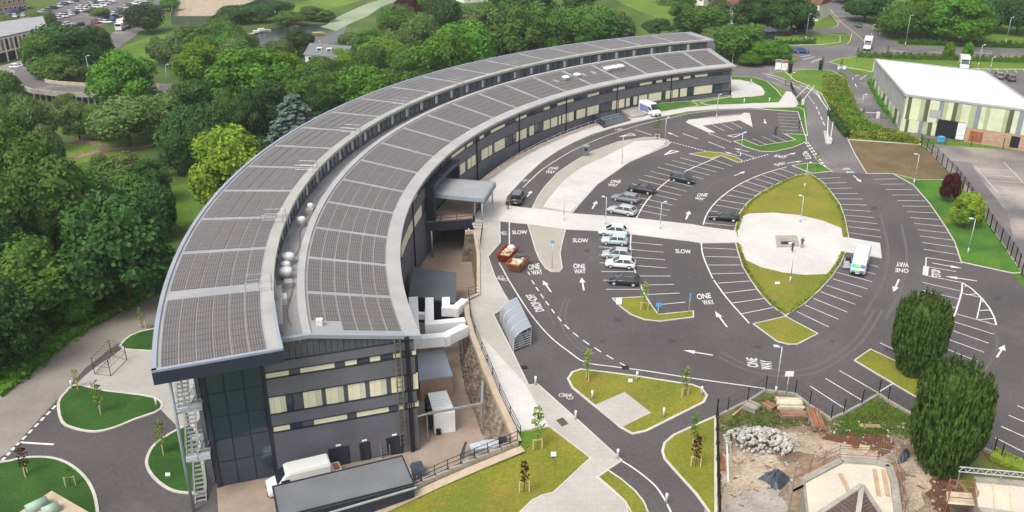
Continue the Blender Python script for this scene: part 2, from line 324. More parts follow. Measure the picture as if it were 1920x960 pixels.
struct(sheet('far_ground', [Vector((20, 500, gz(500))), Vector((890, 500, gz(500))), Vector((890, 1090, gz(500))), Vector((-890, 1090, gz(500) - 4)), Vector((-890, 520, ZW + 3))], 'ground'), 'distant green ground beyond the roads')
# ---- asphalt
CP = [(938, 388), (950, 370), (969, 349), (1017, 303), (1075, 268), (1150, 240), (1242, 219), (1346, 205), (1408, 203), (1496, 208), (1512, 262), (1540, 320), (1625, 326), (1673, 326), (1712, 347), (1745, 385), (1772, 425), (1790, 455), (1802, 492), (1898, 513), (1930, 555), (2500, 740), (2600, 1000), (1990, 915),
      (1920, 884), (1860, 849), (1732, 791), (1647, 737), (1557, 784), (1493, 737), (1435, 729), (1343, 782), (1343, 1010), (1150, 1010), (1120, 900), (1000, 760), (925, 620), (905, 540), (905, 470)]
car_park = struct(sheet('car_park', [g(x, y, .03) for x, y in CP], 'asphalt'), 'dark asphalt of the crescent-shaped hospital car park')
def road(name, px, m='asphalt_road', h=.05, label=None, sm=0):
    P = [g(x, y, h) for x, y in px]
    if sm: P = smooth(P, sm, True)
    return struct(sheet(name, P, m), label)
acc = road('access_road', [(1512, 268), (1530, 300), (1560, 325), (1625, 326), (1600, 280), (1575, 234), (1554, 207), (1537, 175), (1512, 161), (1487, 153), (1450, 137), (1373, 123), (1373, 144), (1431, 148), (1446, 155), (1460, 164), (1487, 173), (1508, 190), (1513, 209)], label='pale worn access road with lane markings')
mroad = road('main_road', [(1440, 88), (1560, 86), (1600, 78), (1640, 73), (1690, 86), (1800, 88), (2300, 106), (2300, 117), (1700, 101), (1610, 104), (1575, 108), (1560, 115), (1575, 126), (1600, 137), (1612, 150), (1606, 165), (1600, 150), (1580, 138), (1540, 133), (1500, 133), (1450, 137), (1373, 125), (1372, 121), (1450, 122), (1490, 117), (1495, 108), (1470, 100), (1440, 98)], h=.07, label='grey main road crossing behind the white hall')
road('side_road', [(1530, -10), (1580, -10), (1628, 45), (1690, 86), (1640, 92), (1594, 84), (1598, 72), (1585, 62), (1560, 62), (1490, 66), (1440, 68), (1440, 60), (1490, 55), (1545, 53), (1570, 47), (1553, 20)], h=.09, label='road climbing away between lawns and parkland')
road('hall_road', [(1575, 126), (1600, 138), (1640, 146), (1630, 150), (1640, 170), (1662, 205), (1686, 238), (1760, 243), (1815, 244), (1850, 250), (1960, 258), (2300, 285), (2300, 300), (1960, 272), (1810, 264), (1725, 260), (1655, 240), (1622, 222), (1598, 190), (1590, 160), (1590, 148)], h=.09, label='service road round the white hall')
road('hall_car_park', [(1800, 128), (1845, 132), (1960, 134), (1960, 215), (1900, 175)], h=.11, label='car park behind the white hall')
road('worn_car_park', [(1737, 270), (1820, 276), (1960, 286), (2300, 312), (2300, 600), (1935, 545), (1917, 512), (1887, 468), (1841, 403), (1791, 334)], 'asphalt_worn', .06, 'patchy worn tarmac yard beyond the black fence')
road('dark_lane', [(1775, 300), (1820, 305), (1850, 350), (1890, 400), (1905, 470), (1880, 440), (1830, 370)], 'asphalt_road', .08, 'dark tarmac strip in the worn yard')
# ---- western low roads
west_road = flatw('lane', [(-20, 800), (-20, 752), (60, 690), (130, 638), (200, 600), (262, 566), (318, 525), (420, 440), (440, 450), (330, 560), (305, 600), (255, 630), (220, 645), (160, 690), (120, 735), (60, 800), (20, 845), (-20, 870)], 'lane', .03)
tag(west_road, 'pale worn lane behind the building')
drive = flatw('driveway', [(-20, 868), (30, 838), (95, 760), (150, 700), (205, 640), (300, 590), (420, 600), (430, 800), (430, 1010), (150, 1010), (60, 900), (-20, 905)], 'asphalt', .02); tag(drive, 'dark driveway between the curved lawns')
yard = flatw('service_yard', [(400, 800), (600, 750), (740, 640), (735, 500), (800, 410), (905, 400), (905, 555), (880, 600), (885, 680), (905, 760), (930, 860), (985, 900), (900, 960), (700, 1010), (412, 1010)], 'yard', .05); tag(yard, 'tan concrete service yard below the retaining wall')
wpave = flatw('west_paving', T(0, 640, 3, [(420, 250), (480, 190), (560, 130), (690, 40), (840, 60), (1100, 60), (1300, 200), (1090, 480), (1015, 497), (905, 385), (880, 320), (590, 280), (450, 245)]), 'paving', .07); tag(wpave, 'pale concrete paving beside the cycle cage')
def wlawn(px, label, m='grass_dark', sm=4):
    return area('lawn', px, m, .10, f=lambda x, y: pz(x, y), sm=sm, label=label, kw=.3)
wlawn(T(0, 640, 3, [(330, 350), (370, 290), (430, 248), (590, 280), (865, 318), (905, 383), (760, 440), (650, 485), (540, 510), (430, 495), (350, 455)]), 'dark green curved lawn with two staked saplings', sm=3)
wlawn(T(0, 640, 3, [(825, 680), (850, 610), (900, 560), (1000, 500), (1090, 480), (1130, 640), (1155, 840), (1080, 855), (980, 845), (900, 800), (845, 740)]), 'mid green lawn under the steel escape stair', sm=3)
wlawn(T(0, 640, 3, [(-60, 730), (60, 675), (170, 655), (300, 660), (400, 700), (480, 770), (530, 860), (550, 970), (545, 1060), (-60, 1060)]), 'rounded lawn in front of the pipe roof', sm=3)
wlawn([(232, 640), (265, 622), (330, 615), (330, 655), (235, 656)], 'small green patch beside the cycle cage', sm=2)
wverge = flatw('verge', [(-20, 752), (60, 688), (130, 636), (200, 598), (262, 563), (318, 520), (300, 500), (240, 530), (150, 570), (60, 640), (-20, 700)], 'grass', .05); tag(wverge, 'bright green verge along the lane')
# ---- islands and pavements on the site
PAL = 'paving_pale'
FPin = [pt(99.85, a, 0) for a in range(16, 52, 3)]; FPin = [Vector((q.x, q.y, gz(q.y))) for q in FPin]
FPo = [g(*q) for q in [(1290, 203), (1346, 198), (1408, 195), (1460, 193), (1475, 172), (1487, 174), (1496, 196), (1490, 202), (1408, 203), (1346, 205), (1292, 209), (1242, 219), (1212, 225), (1150, 240), (1108, 253), (1075, 268), (1046, 283), (1017, 303), (987, 330), (969, 349), (950, 370), (946, 386), (905, 380)]]
area('front_pavement', FPin + FPo, PAL, .12, label='pale pavement curving along the dark facade', f=lambda *v: Vector(v))
area('entrance_apron', [(888, 396), (905, 377), (908, 414), (892, 421)], PAL, .10, kerb=None, label='pale paved apron at the entrance deck')
area('walkway', [(905, 379), (946, 386), (998, 392), (1071, 401), (1192, 410), (1300, 422), (1319, 426), (1380, 434), (1385, 456), (1315, 457), (1300, 454), (1183, 440), (1121, 434), (1060, 431), (990, 421), (937, 416), (905, 412)], PAL, .13, kerb=None, label='pale paved walkway crossing the car park')
area('walkway', [(1578, 446), (1591, 447), (1650, 457), (1653, 485), (1584, 473), (1578, 472)], PAL, .13, kerb=None, label='short pale paved walkway beside the open-doored minibus')
area('footpath', [(886, 420), (905, 410), (937, 416), (938, 456), (915, 483), (928, 520), (945, 552), (958, 572), (925, 591), (962, 664), (991, 724), (1007, 721), (1085, 791), (1166, 865), (1138, 883), (1120, 897), (1148, 921), (1173, 944), (1190, 1010), (940, 1010), (977, 960), (998, 940), (1015, 931), (1038, 925), (1108, 860), (1030, 801), (975, 809), (955, 790), (935, 747), (922, 715), (902, 665), (889, 632), (880, 600), (876, 562), (898, 556), (898, 480), (894, 440)], 'paving', .12, label='pale footpath above the stone retaining wall')
sheet('ramp_slab', [g(x, y, .135) for x, y in [(893, 640), (905, 632), (985, 720), (1030, 800), (978, 806), (958, 786), (925, 715)]], PAL, bpy.data.objects['footpath'])
area('buff_island', T(900, 360, 4.8, [(430, 295), (770, 340), (735, 480), (720, 560), (740, 690), (715, 720), (640, 720), (590, 690), (540, 620), (500, 530), (460, 390)]), 'paving_buff', .11, label='buff paved island tapering below the walkway')
area('disabled_bays', [(998, 391), (1073, 400), (1085, 385), (1119, 347), (1179, 305), (1212, 291), (1252, 274), (1256, 269), (1252, 263), (1233, 258), (1208, 258), (1160, 266), (1108, 285), (1077, 303), (1046, 324), (1021, 351), (1008, 370)], 'paving_buff', .08, label='buff paved peninsula of accessible bays')
sheet('bay_paving', [g(x, y, .10) for x, y in [(1018, 388), (1033, 368), (1060, 338), (1090, 315), (1125, 298), (1190, 265), (1240, 262), (1250, 269), (1212, 289), (1179, 303), (1119, 345), (1085, 382), (1070, 397)]], PAL, bpy.data.objects['disabled_bays'])
area('grass_island', T(1200, 130, 4.8, [(445, 765), (600, 745), (730, 755), (850, 790), (915, 820), (915, 838), (880, 840), (730, 780), (640, 805)]), 'lawn', label='yellow-green wedge island at the head of the bays')
area('paved_island', T(1200, 130, 4.8, [(415, 480), (440, 458), (900, 415), (940, 395), (985, 400), (1010, 520), (900, 460), (560, 510), (670, 570), (620, 572)]), PAL, label='pale L-shaped paved island between bays')
area('grass_island', T(1200, 130, 4.8, [(845, 650), (935, 635), (1075, 692), (1400, 640), (1310, 585), (1490, 590), (1497, 655), (1380, 705), (1200, 745), (1080, 740), (950, 700)]), 'grass', label='bright green boomerang-shaped island')
area('grass_strip', [(1405, 201), (1490, 200), (1507, 206), (1514, 255), (1509, 254), (1496, 210), (1440, 206)], 'grass', label='narrow green strip beside the access road')
area('grass_island', T(1200, 130, 4.8, [(1370, 870), (1500, 848), (1610, 850), (1730, 920), (1545, 940)]), 'grass', label='green triangular island beside the access road')
V_L = [(1512, 326), (1492, 330), (1458, 345), (1427, 361), (1402, 380), (1385, 403), (1377, 434), (1379, 455), (1382, 468), (1392, 500), (1405, 522), (1422, 547), (1442, 570), (1473, 593)]
V_R = [(1509, 570), (1538, 543), (1559, 520), (1576, 495), (1585, 473), (1591, 447), (1585, 413), (1575, 384), (1560, 363), (1542, 342), (1525, 330)]
vesica = area('central_lawn', V_L + V_R, 'lawn', .11, label='leaf-shaped yellow-green lawn in the middle of the car park')
area('plaza', [(1383, 434), (1388, 415), (1392, 407), (1404, 402), (1450, 400), (1500, 405), (1542, 415), (1577, 429), (1580, 447), (1578, 472), (1572, 488), (1551, 515), (1509, 517), (1467, 512), (1426, 502), (1399, 489), (1388, 466), (1384, 455)], PAL, .14, kerb=None, label='round white paved plaza in the leaf-shaped lawn')
area('grass_island', T(1280, 460, 4.8, [(635, 712), (925, 645), (1215, 800), (1030, 895), (950, 895), (850, 870)]), 'lawn', label='diamond grass island with one staked sapling')
area('grass_island', T(900, 520, 4.8, [(1195, 195), (1480, 180), (1605, 340), (1920, 308), (1920, 362), (1620, 400), (1480, 385), (1360, 340), (1260, 265)]), 'lawn', label='hooked grass island at the foot of the central bays')
tl = area('grass_island', T(940, 680, 4.8, [(600, 150), (640, 90), (720, 65), (960, 93), (1200, 125), (1720, 205), (1800, 235), (1850, 300), (1820, 360), (1560, 490), (1300, 620), (1180, 645), (1080, 590), (830, 385), (640, 230)]), 'lawn', label='triangular lawn island with bollards and a paved diamond', kw=.25)
sheet('paved_diamond', [g(x, y, .13) for x, y in T(940, 680, 4.8, [(840, 380), (1110, 262), (1350, 450), (1065, 590)])], 'paving', tl)
area('lawn', [(1341, 782), (1300, 800), (1263, 817), (1246, 832), (1242, 847), (1246, 861), (1265, 883), (1305, 927), (1329, 960), (1345, 1010), (1342, 1000)], 'lawn', label='lawn strip along the tall black fence', kw=.25)
area('lawn', [(1140, 883), (1121, 896), (1148, 919), (1173, 942), (1190, 975), (1220, 975), (1207, 942), (1190, 921), (1165, 900)], 'lawn', label='sliver of lawn between footpath and cycle road')
area('grass_island', [(1602, 677), (1632, 656), (1700, 688), (1800, 740), (1745, 762)], 'lawn', label='pointed grass island under the rear yew')
area('roadside_lawn', [(1673, 326), (1712, 347), (1745, 385), (1772, 425), (1790, 455), (1802, 492), (1898, 513), (1915, 512), (1887, 468), (1841, 403), (1791, 334), (1765, 338), (1720, 338)], 'grass', label='green lawn along the black palisade fence')
area('bare_plot', [(1625, 326), (1673, 326), (1720, 338), (1765, 338), (1791, 334), (1737, 278), (1725, 272), (1590, 263), (1603, 290)], 'soil', .09, label='bare brown seeded plot beside the access road')
area('oval_terrace', T(1200, 130, 4.8, [(820, 95), (900, 97), (1010, 120), (1090, 160), (1122, 205), (1110, 235), (1000, 248), (830, 262), (820, 240)]), PAL, .10, kerb=None, label='pale rounded terrace at the far end of the building')
area('end_lawn', T(1200, 130, 4.8, [(820, 65), (900, 65), (1050, 80), (1140, 110), (1220, 180), (1280, 250), (1300, 300), (1200, 315), (900, 318), (600, 322), (545, 300), (830, 250), (1000, 250), (1110, 235), (1122, 205), (1090, 160), (1010, 120), (820, 95)]), 'grass', .08, label='green lawn wrapping the rounded terrace')
area('facade_lawn', T(1200, 130, 4.8, [(100, 320), (300, 300), (470, 290), (525, 330), (200, 385), (110, 360)]), 'grass', .13, label='green lawn strip against the far facade')
area('facade_lawn', T(1200, 130, 4.8, [(470, 285), (830, 235), (830, 245), (560, 285)]), 'grass', .13, label='thin grass edge under the far gable')
area('weedy_bank', [(1470, 133), (1530, 131), (1560, 133), (1588, 150), (1592, 165), (1600, 195), (1622, 225), (1650, 242), (1725, 262), (1725, 272), (1590, 262), (1577, 234), (1556, 207), (1540, 176), (1515, 161), (1490, 151)], 'meadow', .12, label='weedy grass bank between two roads')
area('verge', [(1555, 117), (1575, 110), (1610, 106), (1700, 104), (1960, 108), (1960, 130), (1845, 130), (1800, 128), (1640, 112), (1636, 135), (1590, 127)], 'meadow', .12, label='green verge behind the white hall')
area('verge', [(1440, 72), (1490, 68), (1550, 64), (1575, 68), (1575, 80), (1540, 84), (1440, 86)], 'meadow', .14, label='grass peninsula with a small war-memorial style plinth'); bpy.data.objects['verge.002' if 'verge.002' in bpy.data.objects else 'verge']['label'] = 'grass peninsula at the road junction'
# grass bank falling to the yard
gl = [g(985, 842)] + [Vector((q.x, q.y, z)) for q, z in ((pz(847, 898, -1.3), -1.3), (pz(693, 962, -2.3), -2.3), (pz(560, 1010, -3.0), -3.0))]
gr = [g(1030, 802)] + [g(1108, 860), g(1038, 926), g(960, 1010)]
gb = MB(); 
for k in range(8): pass
ra = smooth(gl, 5); rb = smooth(gr, 1) ; rb = [g(1030, 802).lerp(g(1108, 860), t / 5) for t in range(5)] + [g(1108, 860).lerp(g(1038, 926), t / 5) for t in range(5)] + [g(1038, 926).lerp(g(960, 1010), t / 5) for t in range(6)]
ra = lift(ra, .05); rb = lift(rb, .06); rm = [a.lerp(b, .5) for a, b in zip(ra, rb)]
gb.strip(ra, rm); gb.strip(rm, rb); gb.strip([p - Vector((0, 0, 3)) for p in ra], ra)
struct(gb.build('grass_bank', M['lawn']), 'large sloping lawn above the yard retaining wall')
# ---- painted markings (each one a part of its road)
def line(px, wd=.13, parent=car_park, m='paint', h=.045, name='bay_line', sm=0):
    P = [g(*p) for p in px]
    if sm: P = smooth(P, sm)
    Lf, Rt = ribbon(P, wd, h); mb = MB(); mb.strip(Lf, Rt); o = mb.build(name, M[m], parent)
    if o.data.polygons[0].normal.z < 0: o.data.flip_normals()
    return o
Z3 = lambda l: [T(1280, 320, 3, p) for p in l]
RS = [[(1072, 50), (1208, 46)], [(1112, 78), (1250, 76)], [(1143, 107), (1292, 107)], [(1177, 138), (1330, 138)], [(1206, 169), (1366, 171)], [(1235, 200), (1402, 203)], [(1262, 232), (1435, 240)], [(1281, 265), (1458, 278)], [(1300, 298), (1482, 315)], [(1320, 333), (1503, 353)], [(1333, 368), (1525, 393)], [(1347, 405), (1540, 433)], [(1355, 443), (1558, 475)]]
LL = [[(118, 436), (302, 444)], [(125, 484), (313, 488)], [(143, 532), (325, 532)], [(165, 582), (342, 577)], [(198, 634), (378, 622)], [(232, 690), (412, 669)], [(280, 746), (460, 720)], [(333, 806), (510, 771)]]
RLl = [[(845, 610), (1040, 667)], [(810, 647), (1006, 711)], [(775, 682), (970, 753)], [(735, 720), (925, 797)], [(688, 757), (877, 838)], [(640, 793), (822, 881)]]
RU = [[(760, 46), (886, 40)], [(793, 72), (920, 68)], [(818, 102), (953, 98)], [(840, 131), (984, 130)], [(865, 160), (1013, 161)], [(884, 190), (1037, 195)], [(900, 220), (1060, 230)], [(915, 252), (1080, 265)], [(925, 283), (1097, 300)], [(932, 316), (1110, 337)], [(935, 350), (1117, 376)]]
bays = Z3(RS) + Z3(LL) + Z3(RLl) + Z3(RU)
bays += [T(1280, 460, 4.8, p) for p in [[(1450, 128), (1760, 195)], [(1420, 187), (1735, 262)], [(1385, 245), (1705, 330)]]]
bays += [T(1250, 280, 4.8, p) for p in [[(335, 665), (610, 690)], [(395, 555), (645, 590)], [(430, 500), (680, 545)], [(470, 455), (725, 498)], [(530, 410), (775, 455)], [(590, 370), (810, 420)], [(650, 325), (845, 388)], [(720, 292), (905, 350)], [(790, 262), (970, 320)], [(860, 235), (1030, 292)], [(945, 203), (1110, 262)], [(1030, 178), (1190, 237)]]]
bays += [[(1275, 296), (1358, 317.5)], [(1260, 301), (1344, 323)], [(1247, 307), (1331, 329)], [(1233, 314), (1319, 336)], [(1221, 322), (1308, 343)], [(1209, 329), (1298, 350)], [(1198, 337), (1287, 359)], [(1185, 345), (1277, 367)], [(1175, 353), (1269, 375)], [(1165, 363), (1261, 385)], [(1157, 374), (1256, 395)], [(1150, 385), (1251, 405)], [(1333, 298), (1373, 312)],
         [(1124, 449), (1243, 460)], [(1123, 463), (1244, 473.5)], [(1123, 478), (1247, 487.5)], [(1124, 493), (1251, 503)], [(1127, 509.6), (1187.5, 510)], [(1194, 518), (1257, 518)], [(1131, 526), (1196, 526)], [(1202, 535), (1264, 533.5)], [(1136, 543), (1200, 543)], [(1210, 553), (1274, 550)], [(1231, 572), (1285, 567)]]
bays += [T(1280, 640, 3, p) for p in [[(718, 254), (915, 382)], [(803, 210), (1004, 331)], [(882, 166), (1097, 290)], [(1110, 10), (1240, 72)], [(1097, 290), (1180, 240)]]]
bays += [[(1730, 530), (1800, 546)], [(1726, 544), (1798, 561)], [(1760, 568), (1793, 578)], [(1793, 589), (1868, 610)], [(1770, 598), (1863, 627)], [(1770, 615), (1854, 644)], [(1770, 634), (1845, 661)], [(1770, 653), (1833, 678)], [(1907, 761), (1945, 777)], [(1891, 779), (1940, 800)], [(1877, 800), (1935, 826)], [(1865, 821), (1925, 851)]]
bays += [T(1200, 130, 4.8, p) for p in [[(1230, 398), (1410, 411)], [(1235, 428), (1425, 438)], [(1245, 457), (1435, 466)], [(1252, 487), (1450, 497)], [(1265, 515), (1460, 527)], [(1270, 547), (1470, 557)], [(1195, 597), (1320, 650)], [(1100, 607), (1235, 665)], [(1010, 625), (1150, 683)], [(1280, 575), (1410, 638)], [(640, 495), (760, 557)], [(725, 487), (842, 548)], [(815, 475), (920, 533)]]]
for b in bays: line(b)
for px in [[(1352, 292), (1277, 325), (1250, 341), (1222, 366), (1205, 388), (1193, 410)], [(1183, 440), (1182, 466), (1185, 487), (1192, 514), (1200, 533), (1212, 558), (1234, 591)], T(1250, 280, 4.8, [(1080, 160), (860, 225), (650, 320), (470, 450), (370, 570), (328, 680)]), T(1280, 460, 4.8, [(168, -20), (185, 100), (270, 300)]), T(1280, 460, 4.8, [(280, 315), (400, 480), (600, 705)])]:
    line(px, .2, name='spine_line', sm=4)
for px in [[(981, 352), (996, 337), (1017, 318), (1046, 299), (1077, 281), (1119, 262), (1160, 247), (1212, 231), (1254, 222), (1296, 213), (1346, 207), (1408, 205), (1495, 209)], [(936, 493), (956, 529), (979, 566), (1004, 601), (1035, 635), (1067, 660), (1098, 680), (1150, 688), (1212, 696), (1300, 710), (1435, 729)], [(955, 417), (955, 460)], T(1200, 130, 4.8, [(470, 455), (640, 430), (900, 402)]), T(1200, 130, 4.8, [(1420, 380), (1497, 585)]), [(1166, 865), (1190, 880), (1225, 908), (1245, 935), (1262, 970)]]:
    line(px, .17, name='lane_line', sm=4)
S = lambda l: T(1520, 470, 4.8, l)
for px, wd in [([(1365, 290), (1360, 370), (1340, 440), (1310, 540), (1275, 630)], .2), ([(1365, 290), (1450, 345), (1540, 430), (1610, 520), (1650, 600), (1670, 670)], .2), ([(1365, 385), (1535, 425)], .15), ([(1385, 325), (1410, 315)], .15), ([(1400, 400), (1495, 390)], .15), ([(1535, 430), (1495, 615)], .15), ([(1520, 542), (1620, 535)], .15), ([(1500, 625), (1650, 612)], .15), ([(1540, 465), (1560, 455)], .15),
               ([(1040, 62), (1365, 115)], .15), ([(1040, 62), (1035, 140)], .15), ([(1040, 142), (1030, 222)], .7), ([(1045, 145), (1305, 190)], .15), ([(1030, 225), (1365, 290)], .15)]:
    line(S(px), wd, name='hatch_line')
for a, b in [((430, -50), (447, -20)), ((465, 30), (490, 65)), ((503, 90), (528, 125)), ((545, 152), (572, 190)), ((592, 218), (620, 255)), ((643, 288), (670, 325)), ((698, 357), (732, 397)), ((760, 428), (802, 468)), ((838, 500), (886, 537)), ((926, 568), (982, 607)), ((1030, 635), (1090, 675)), ((1138, 702), (1200, 740)), ((1258, 770), (1322, 808))]:
    line(T(900, 520, 4.8, [a, b]), .17, name='dash_line')
def dashes(a, b, n, wd, fill=.55, parent=car_park, f=g, h=.045):
    A, B = f(*a), f(*b)
    for i in range(n):
        p, q = A.lerp(B, i / n), A.lerp(B, (i + fill) / n); Lf, Rt = ribbon([p, q], wd, h); mb = MB(); mb.strip(Lf, Rt); o = mb.build('dash_line', M['paint'], parent)
        if o.data.polygons[0].normal.z < 0: o.data.flip_normals()
for a, b, n in [((-40, 545), (110, 595), 9), ((275, 655), (600, 740), 12), ((620, 580), (830, 660), 9), ((930, 830), (1165, 765), 9)]:
    A, B = T(1200, 130, 4.8, [a, b]); dashes(A, B, n, .35)
dashes((1510, 268), (1545, 318), 9, .3, h=.075); dashes((1514, 267), (1549, 316), 9, .3, h=.075)
for a, b in [((1530, 200), (1548, 240)), ((1516, 180), (1528, 197)), ((1495, 165), (1510, 176))]: dashes(a, b, 4, .2, .6, acc, h=.07)
for px in [[(1512, 165), (1530, 176), (1545, 196), (1553, 206)], [(1430, 137), (1465, 147), (1490, 157)], [(1438, 143), (1470, 154), (1500, 166)], [(1500, 160), (1530, 172), (1540, 190)]]: line(px, .2, acc, 'paint', .07, 'lane_line', 3)
for a, b in [((1650, 96), (1700, 97)), ((1740, 98), (1790, 99)), ((1825, 100), (1860, 100.5)), ((1500, 107), (1520, 104)), ((1505, 112), (1527, 107)), ((1520, 118), (1540, 110))]: line([a, b], .3, mroad, 'paint', .09, 'lane_line')
for a, b in zip([(1603, 144), (1598, 150), (1603, 158), (1612, 150)], [(1610, 141), (1600, 147), (1606, 164), (1625, 141)]): line([a, b], .2, mroad, 'paint', .12, 'lane_line')
side = bpy.data.objects['side_road']
for px in [[(1542, 0), (1575, 40), (1600, 60), (1625, 82)], [(1532, 2), (1560, 30), (1572, 46), (1560, 53)], [(1597, 62), (1594, 76), (1588, 83)]]: line(px, .2, side, 'paint_yellow', .12, 'lane_line', 3)
wc = bpy.data.objects['worn_car_park']
for a, b in T(1520, 280, 4.8, [(1480, 155), (1685, 400)]), T(1520, 280, 4.8, [(1685, 400), (1920, 420)]), T(1520, 280, 4.8, [(1735, 120), (1920, 310)]), T(1520, 280, 4.8, [(1500, 180), (1800, 195)]), T(1520, 280, 4.8, [(1560, 235), (1860, 255)]), T(1520, 280, 4.8, [(1600, 285), (1900, 305)]), T(1520, 280, 4.8, [(1650, 345), (1920, 355)]): line([a, b], .2, wc, 'paint_worn', .10, 'bay_line')
hcp = bpy.data.objects['hall_car_park']
for i in range(7): line([(1833 + i * 17, 124 + i * .6 + 4), (1839 + i * 17, 131 + i * .6 + 4)], .15, hcp, 'paint', .13)
db = bpy.data.objects['disabled_bays']
for i in range(9):
    t = i / 8; a = Vector((1024 + 90 * t, 380 - 86 * t)); b = Vector((1078 + 100 * t, 392 - 86 * t)); a = Vector((1025 + 95 * (t ** 1.0), 380 - 80 * t ** .8)); b = Vector((1075 + 105 * t, 394 - 88 * t ** .85)); line([a, a.lerp(b, .9)], .13, db, 'paint', .12)
for i in range(7):
    t = i / 6; line([(1140 + 62 * t, 289 - 22 * t), (1183 + 58 * t, 299 - 28 * t)], .13, db, 'paint', .12)
line([(1020, 388), (1036, 366), (1062, 337), (1092, 315), (1120, 301)], .13, db, 'paint', .12, sm=3)
# lettering and arrows
def text(s, bl, br, tl, parent=car_park, h=.045, m='paint'):
    cu = bpy.data.curves.new('lettering', 'FONT'); cu.body = s; cu.offset = .018; to = bpy.data.objects.new('lettering', cu); COL.objects.link(to)
    bpy.context.view_layer.update(); me = bpy.data.meshes.new_from_object(to.evaluated_get(bpy.context.evaluated_depsgraph_get())); bpy.data.objects.remove(to)
    xs = [v.co.x for v in me.vertices]; ys = [v.co.y for v in me.vertices]; x0, x1, y0, y1 = min(xs), max(xs), min(ys), max(ys)
    A, B, D = g(*bl, h), g(*br, h), g(*tl, h)
    for v in me.vertices: v.co = A + (B - A) * ((v.co.x - x0) / (x1 - x0)) + (D - A) * ((v.co.y - y0) / (y1 - y0))
    me.update(); me.materials.clear(); me.materials.append(M[m])
    if me.polygons and me.polygons[0].normal.z < 0: me.flip_normals()
    o = bpy.data.objects.new('lettering', me); COL.objects.link(o); o.parent = parent; tag(o, 'white road lettering reading ' + s); return o
def tx(s, o, sc, *q, **k): text(s, *T(o[0], o[1], sc, q), **k)
A9, A1, A5, A8, A2 = (900, 360), (900, 170), (1250, 280), (1280, 460), (1520, 470)
tx('SLOW', A9, 4.8, (290, 380), (425, 378), (290, 346)); tx('SLOW', A9, 4.8, (835, 452), (975, 455), (835, 416)); tx('SLOW', A9, 4.8, (1762, 548), (1900, 556), (1758, 512))
tx('ONE', A9, 4.8, (842, 686), (950, 688), (838, 645)); tx('WAY', A9, 4.8, (850, 734), (952, 732), (848, 694))
tx('ONE', A9, 4.8, (437, 702), (540, 688), (428, 655)); tx('WAY', A9, 4.8, (474, 750), (570, 735), (455, 708))
tx('ONE', A1, 4.8, (612, 712), (700, 708), (622, 688)); tx('WAY', A1, 4.8, (585, 742), (668, 748), (600, 716))
tx('ONE', A1, 4.8, (1170, 832), (1262, 832), (1182, 803)); tx('WAY', A1, 4.8, (1145, 858), (1232, 865), (1158, 834))
tx('ONE', A5, 4.8, (268, 425), (362, 425), (280, 395)); tx('WAY', A5, 4.8, (250, 450), (332, 460), (262, 428))
tx('ONE', A8, 4.8, (134, 488), (260, 474), (122, 440)); tx('WAY', A8, 4.8, (192, 537), (292, 530), (170, 495))
tx('ONE', A2, 4.8, (882, 165), (762, 158), (880, 200)); tx('WAY', A2, 4.8, (880, 108), (768, 100), (882, 150))
tx('ONE', (1280, 640), 3, (428, 147), (418, 95), (365, 142)); tx('WAY', (1280, 640), 3, (508, 162), (498, 110), (443, 156))
tx('STOP', A2, 4.8, (1172, 238), (1165, 168), (1090, 234)); tx('DROP-OFF', (900, 520), 4.8, (584, 300), (486, 147), (504, 312))
B4 = (1200, 130)
tx('EXIT', B4, 4.8, (1205, 785), (1305, 805), (1225, 767)); tx('STOP', B4, 4.8, (1495, 812), (1452, 745), (1545, 800), parent=car_park, h=.075); tx('ONE', B4, 4.8, (1200, 862), (1250, 872), (1210, 845)); tx('WAY', B4, 4.8, (1255, 865), (1315, 855), (1240, 842)); tx('WAY', (1520, 280), 4.8, (355, 182), (280, 165), (350, 160)[::1] if 0 else (362, 160), h=.075) if 0 else None
tx('WAY', (1520, 280), 4.8, (350, 164), (278, 166), (362, 184), h=.075, parent=acc); tx('ONE', (1520, 280), 4.8, (385, 193), (312, 195), (398, 212), h=.075, parent=acc)
def arrow(t, hd, wd=.22, hw=.42, hl=.38, parent=car_park, h=.05):
    A, B = g(*t, h), g(*hd, h); d = B - A; Ln = d.length; u = d / Ln; n = Vector((-u.y, u.x, 0)); K = B - u * Ln * hl
    hw = max(.28, hw); mb = MB(); mb.poly(A - n * wd / 2, A + n * wd / 2, K + n * wd / 2, K - n * wd / 2); mb.poly(K - n * hw, K + n * hw, B); o = mb.build('arrow_marking', M['paint'], parent)
    if o.data.polygons[0].normal.z < 0: o.data.flip_normals()
for o_, s_, l in [(A9, 4.8, [((935, 885), (915, 770)), ((640, 900), (565, 795)), ((1010, 150), (1050, 80)), ((1852, 245), (1885, 170))]), (A1, 4.8, [((425, 955), (465, 900))]), (A5, 4.8, [((175, 630), (208, 555)), ((610, 237), (708, 198)), ((1055, 60), (1165, 30)), ((1080, 125), (1220, 105)), ((1680, 235), (1752, 297))]), (A8, 4.8, [((400, 735), (290, 590))]), (A2, 4.8, [((795, 258), (745, 370)), ((1495, 272), (1210, 230)), ((1095, 110), (1365, 160)), ((1675, 960), (1745, 848))]), ((1280, 640), 3, [((170, 78), (5, 50))]), (B4, 4.8, [((340, 605), (245, 565)), ((980, 742), (850, 710)), ((885, 780), (760, 740)), ((1120, 450), (1130, 490))])]:
    for a, b in l: arrow(*T(*o_, s_, [a, b]), h=.08 if a[0] > 1600 and o_ == A5 else .05)
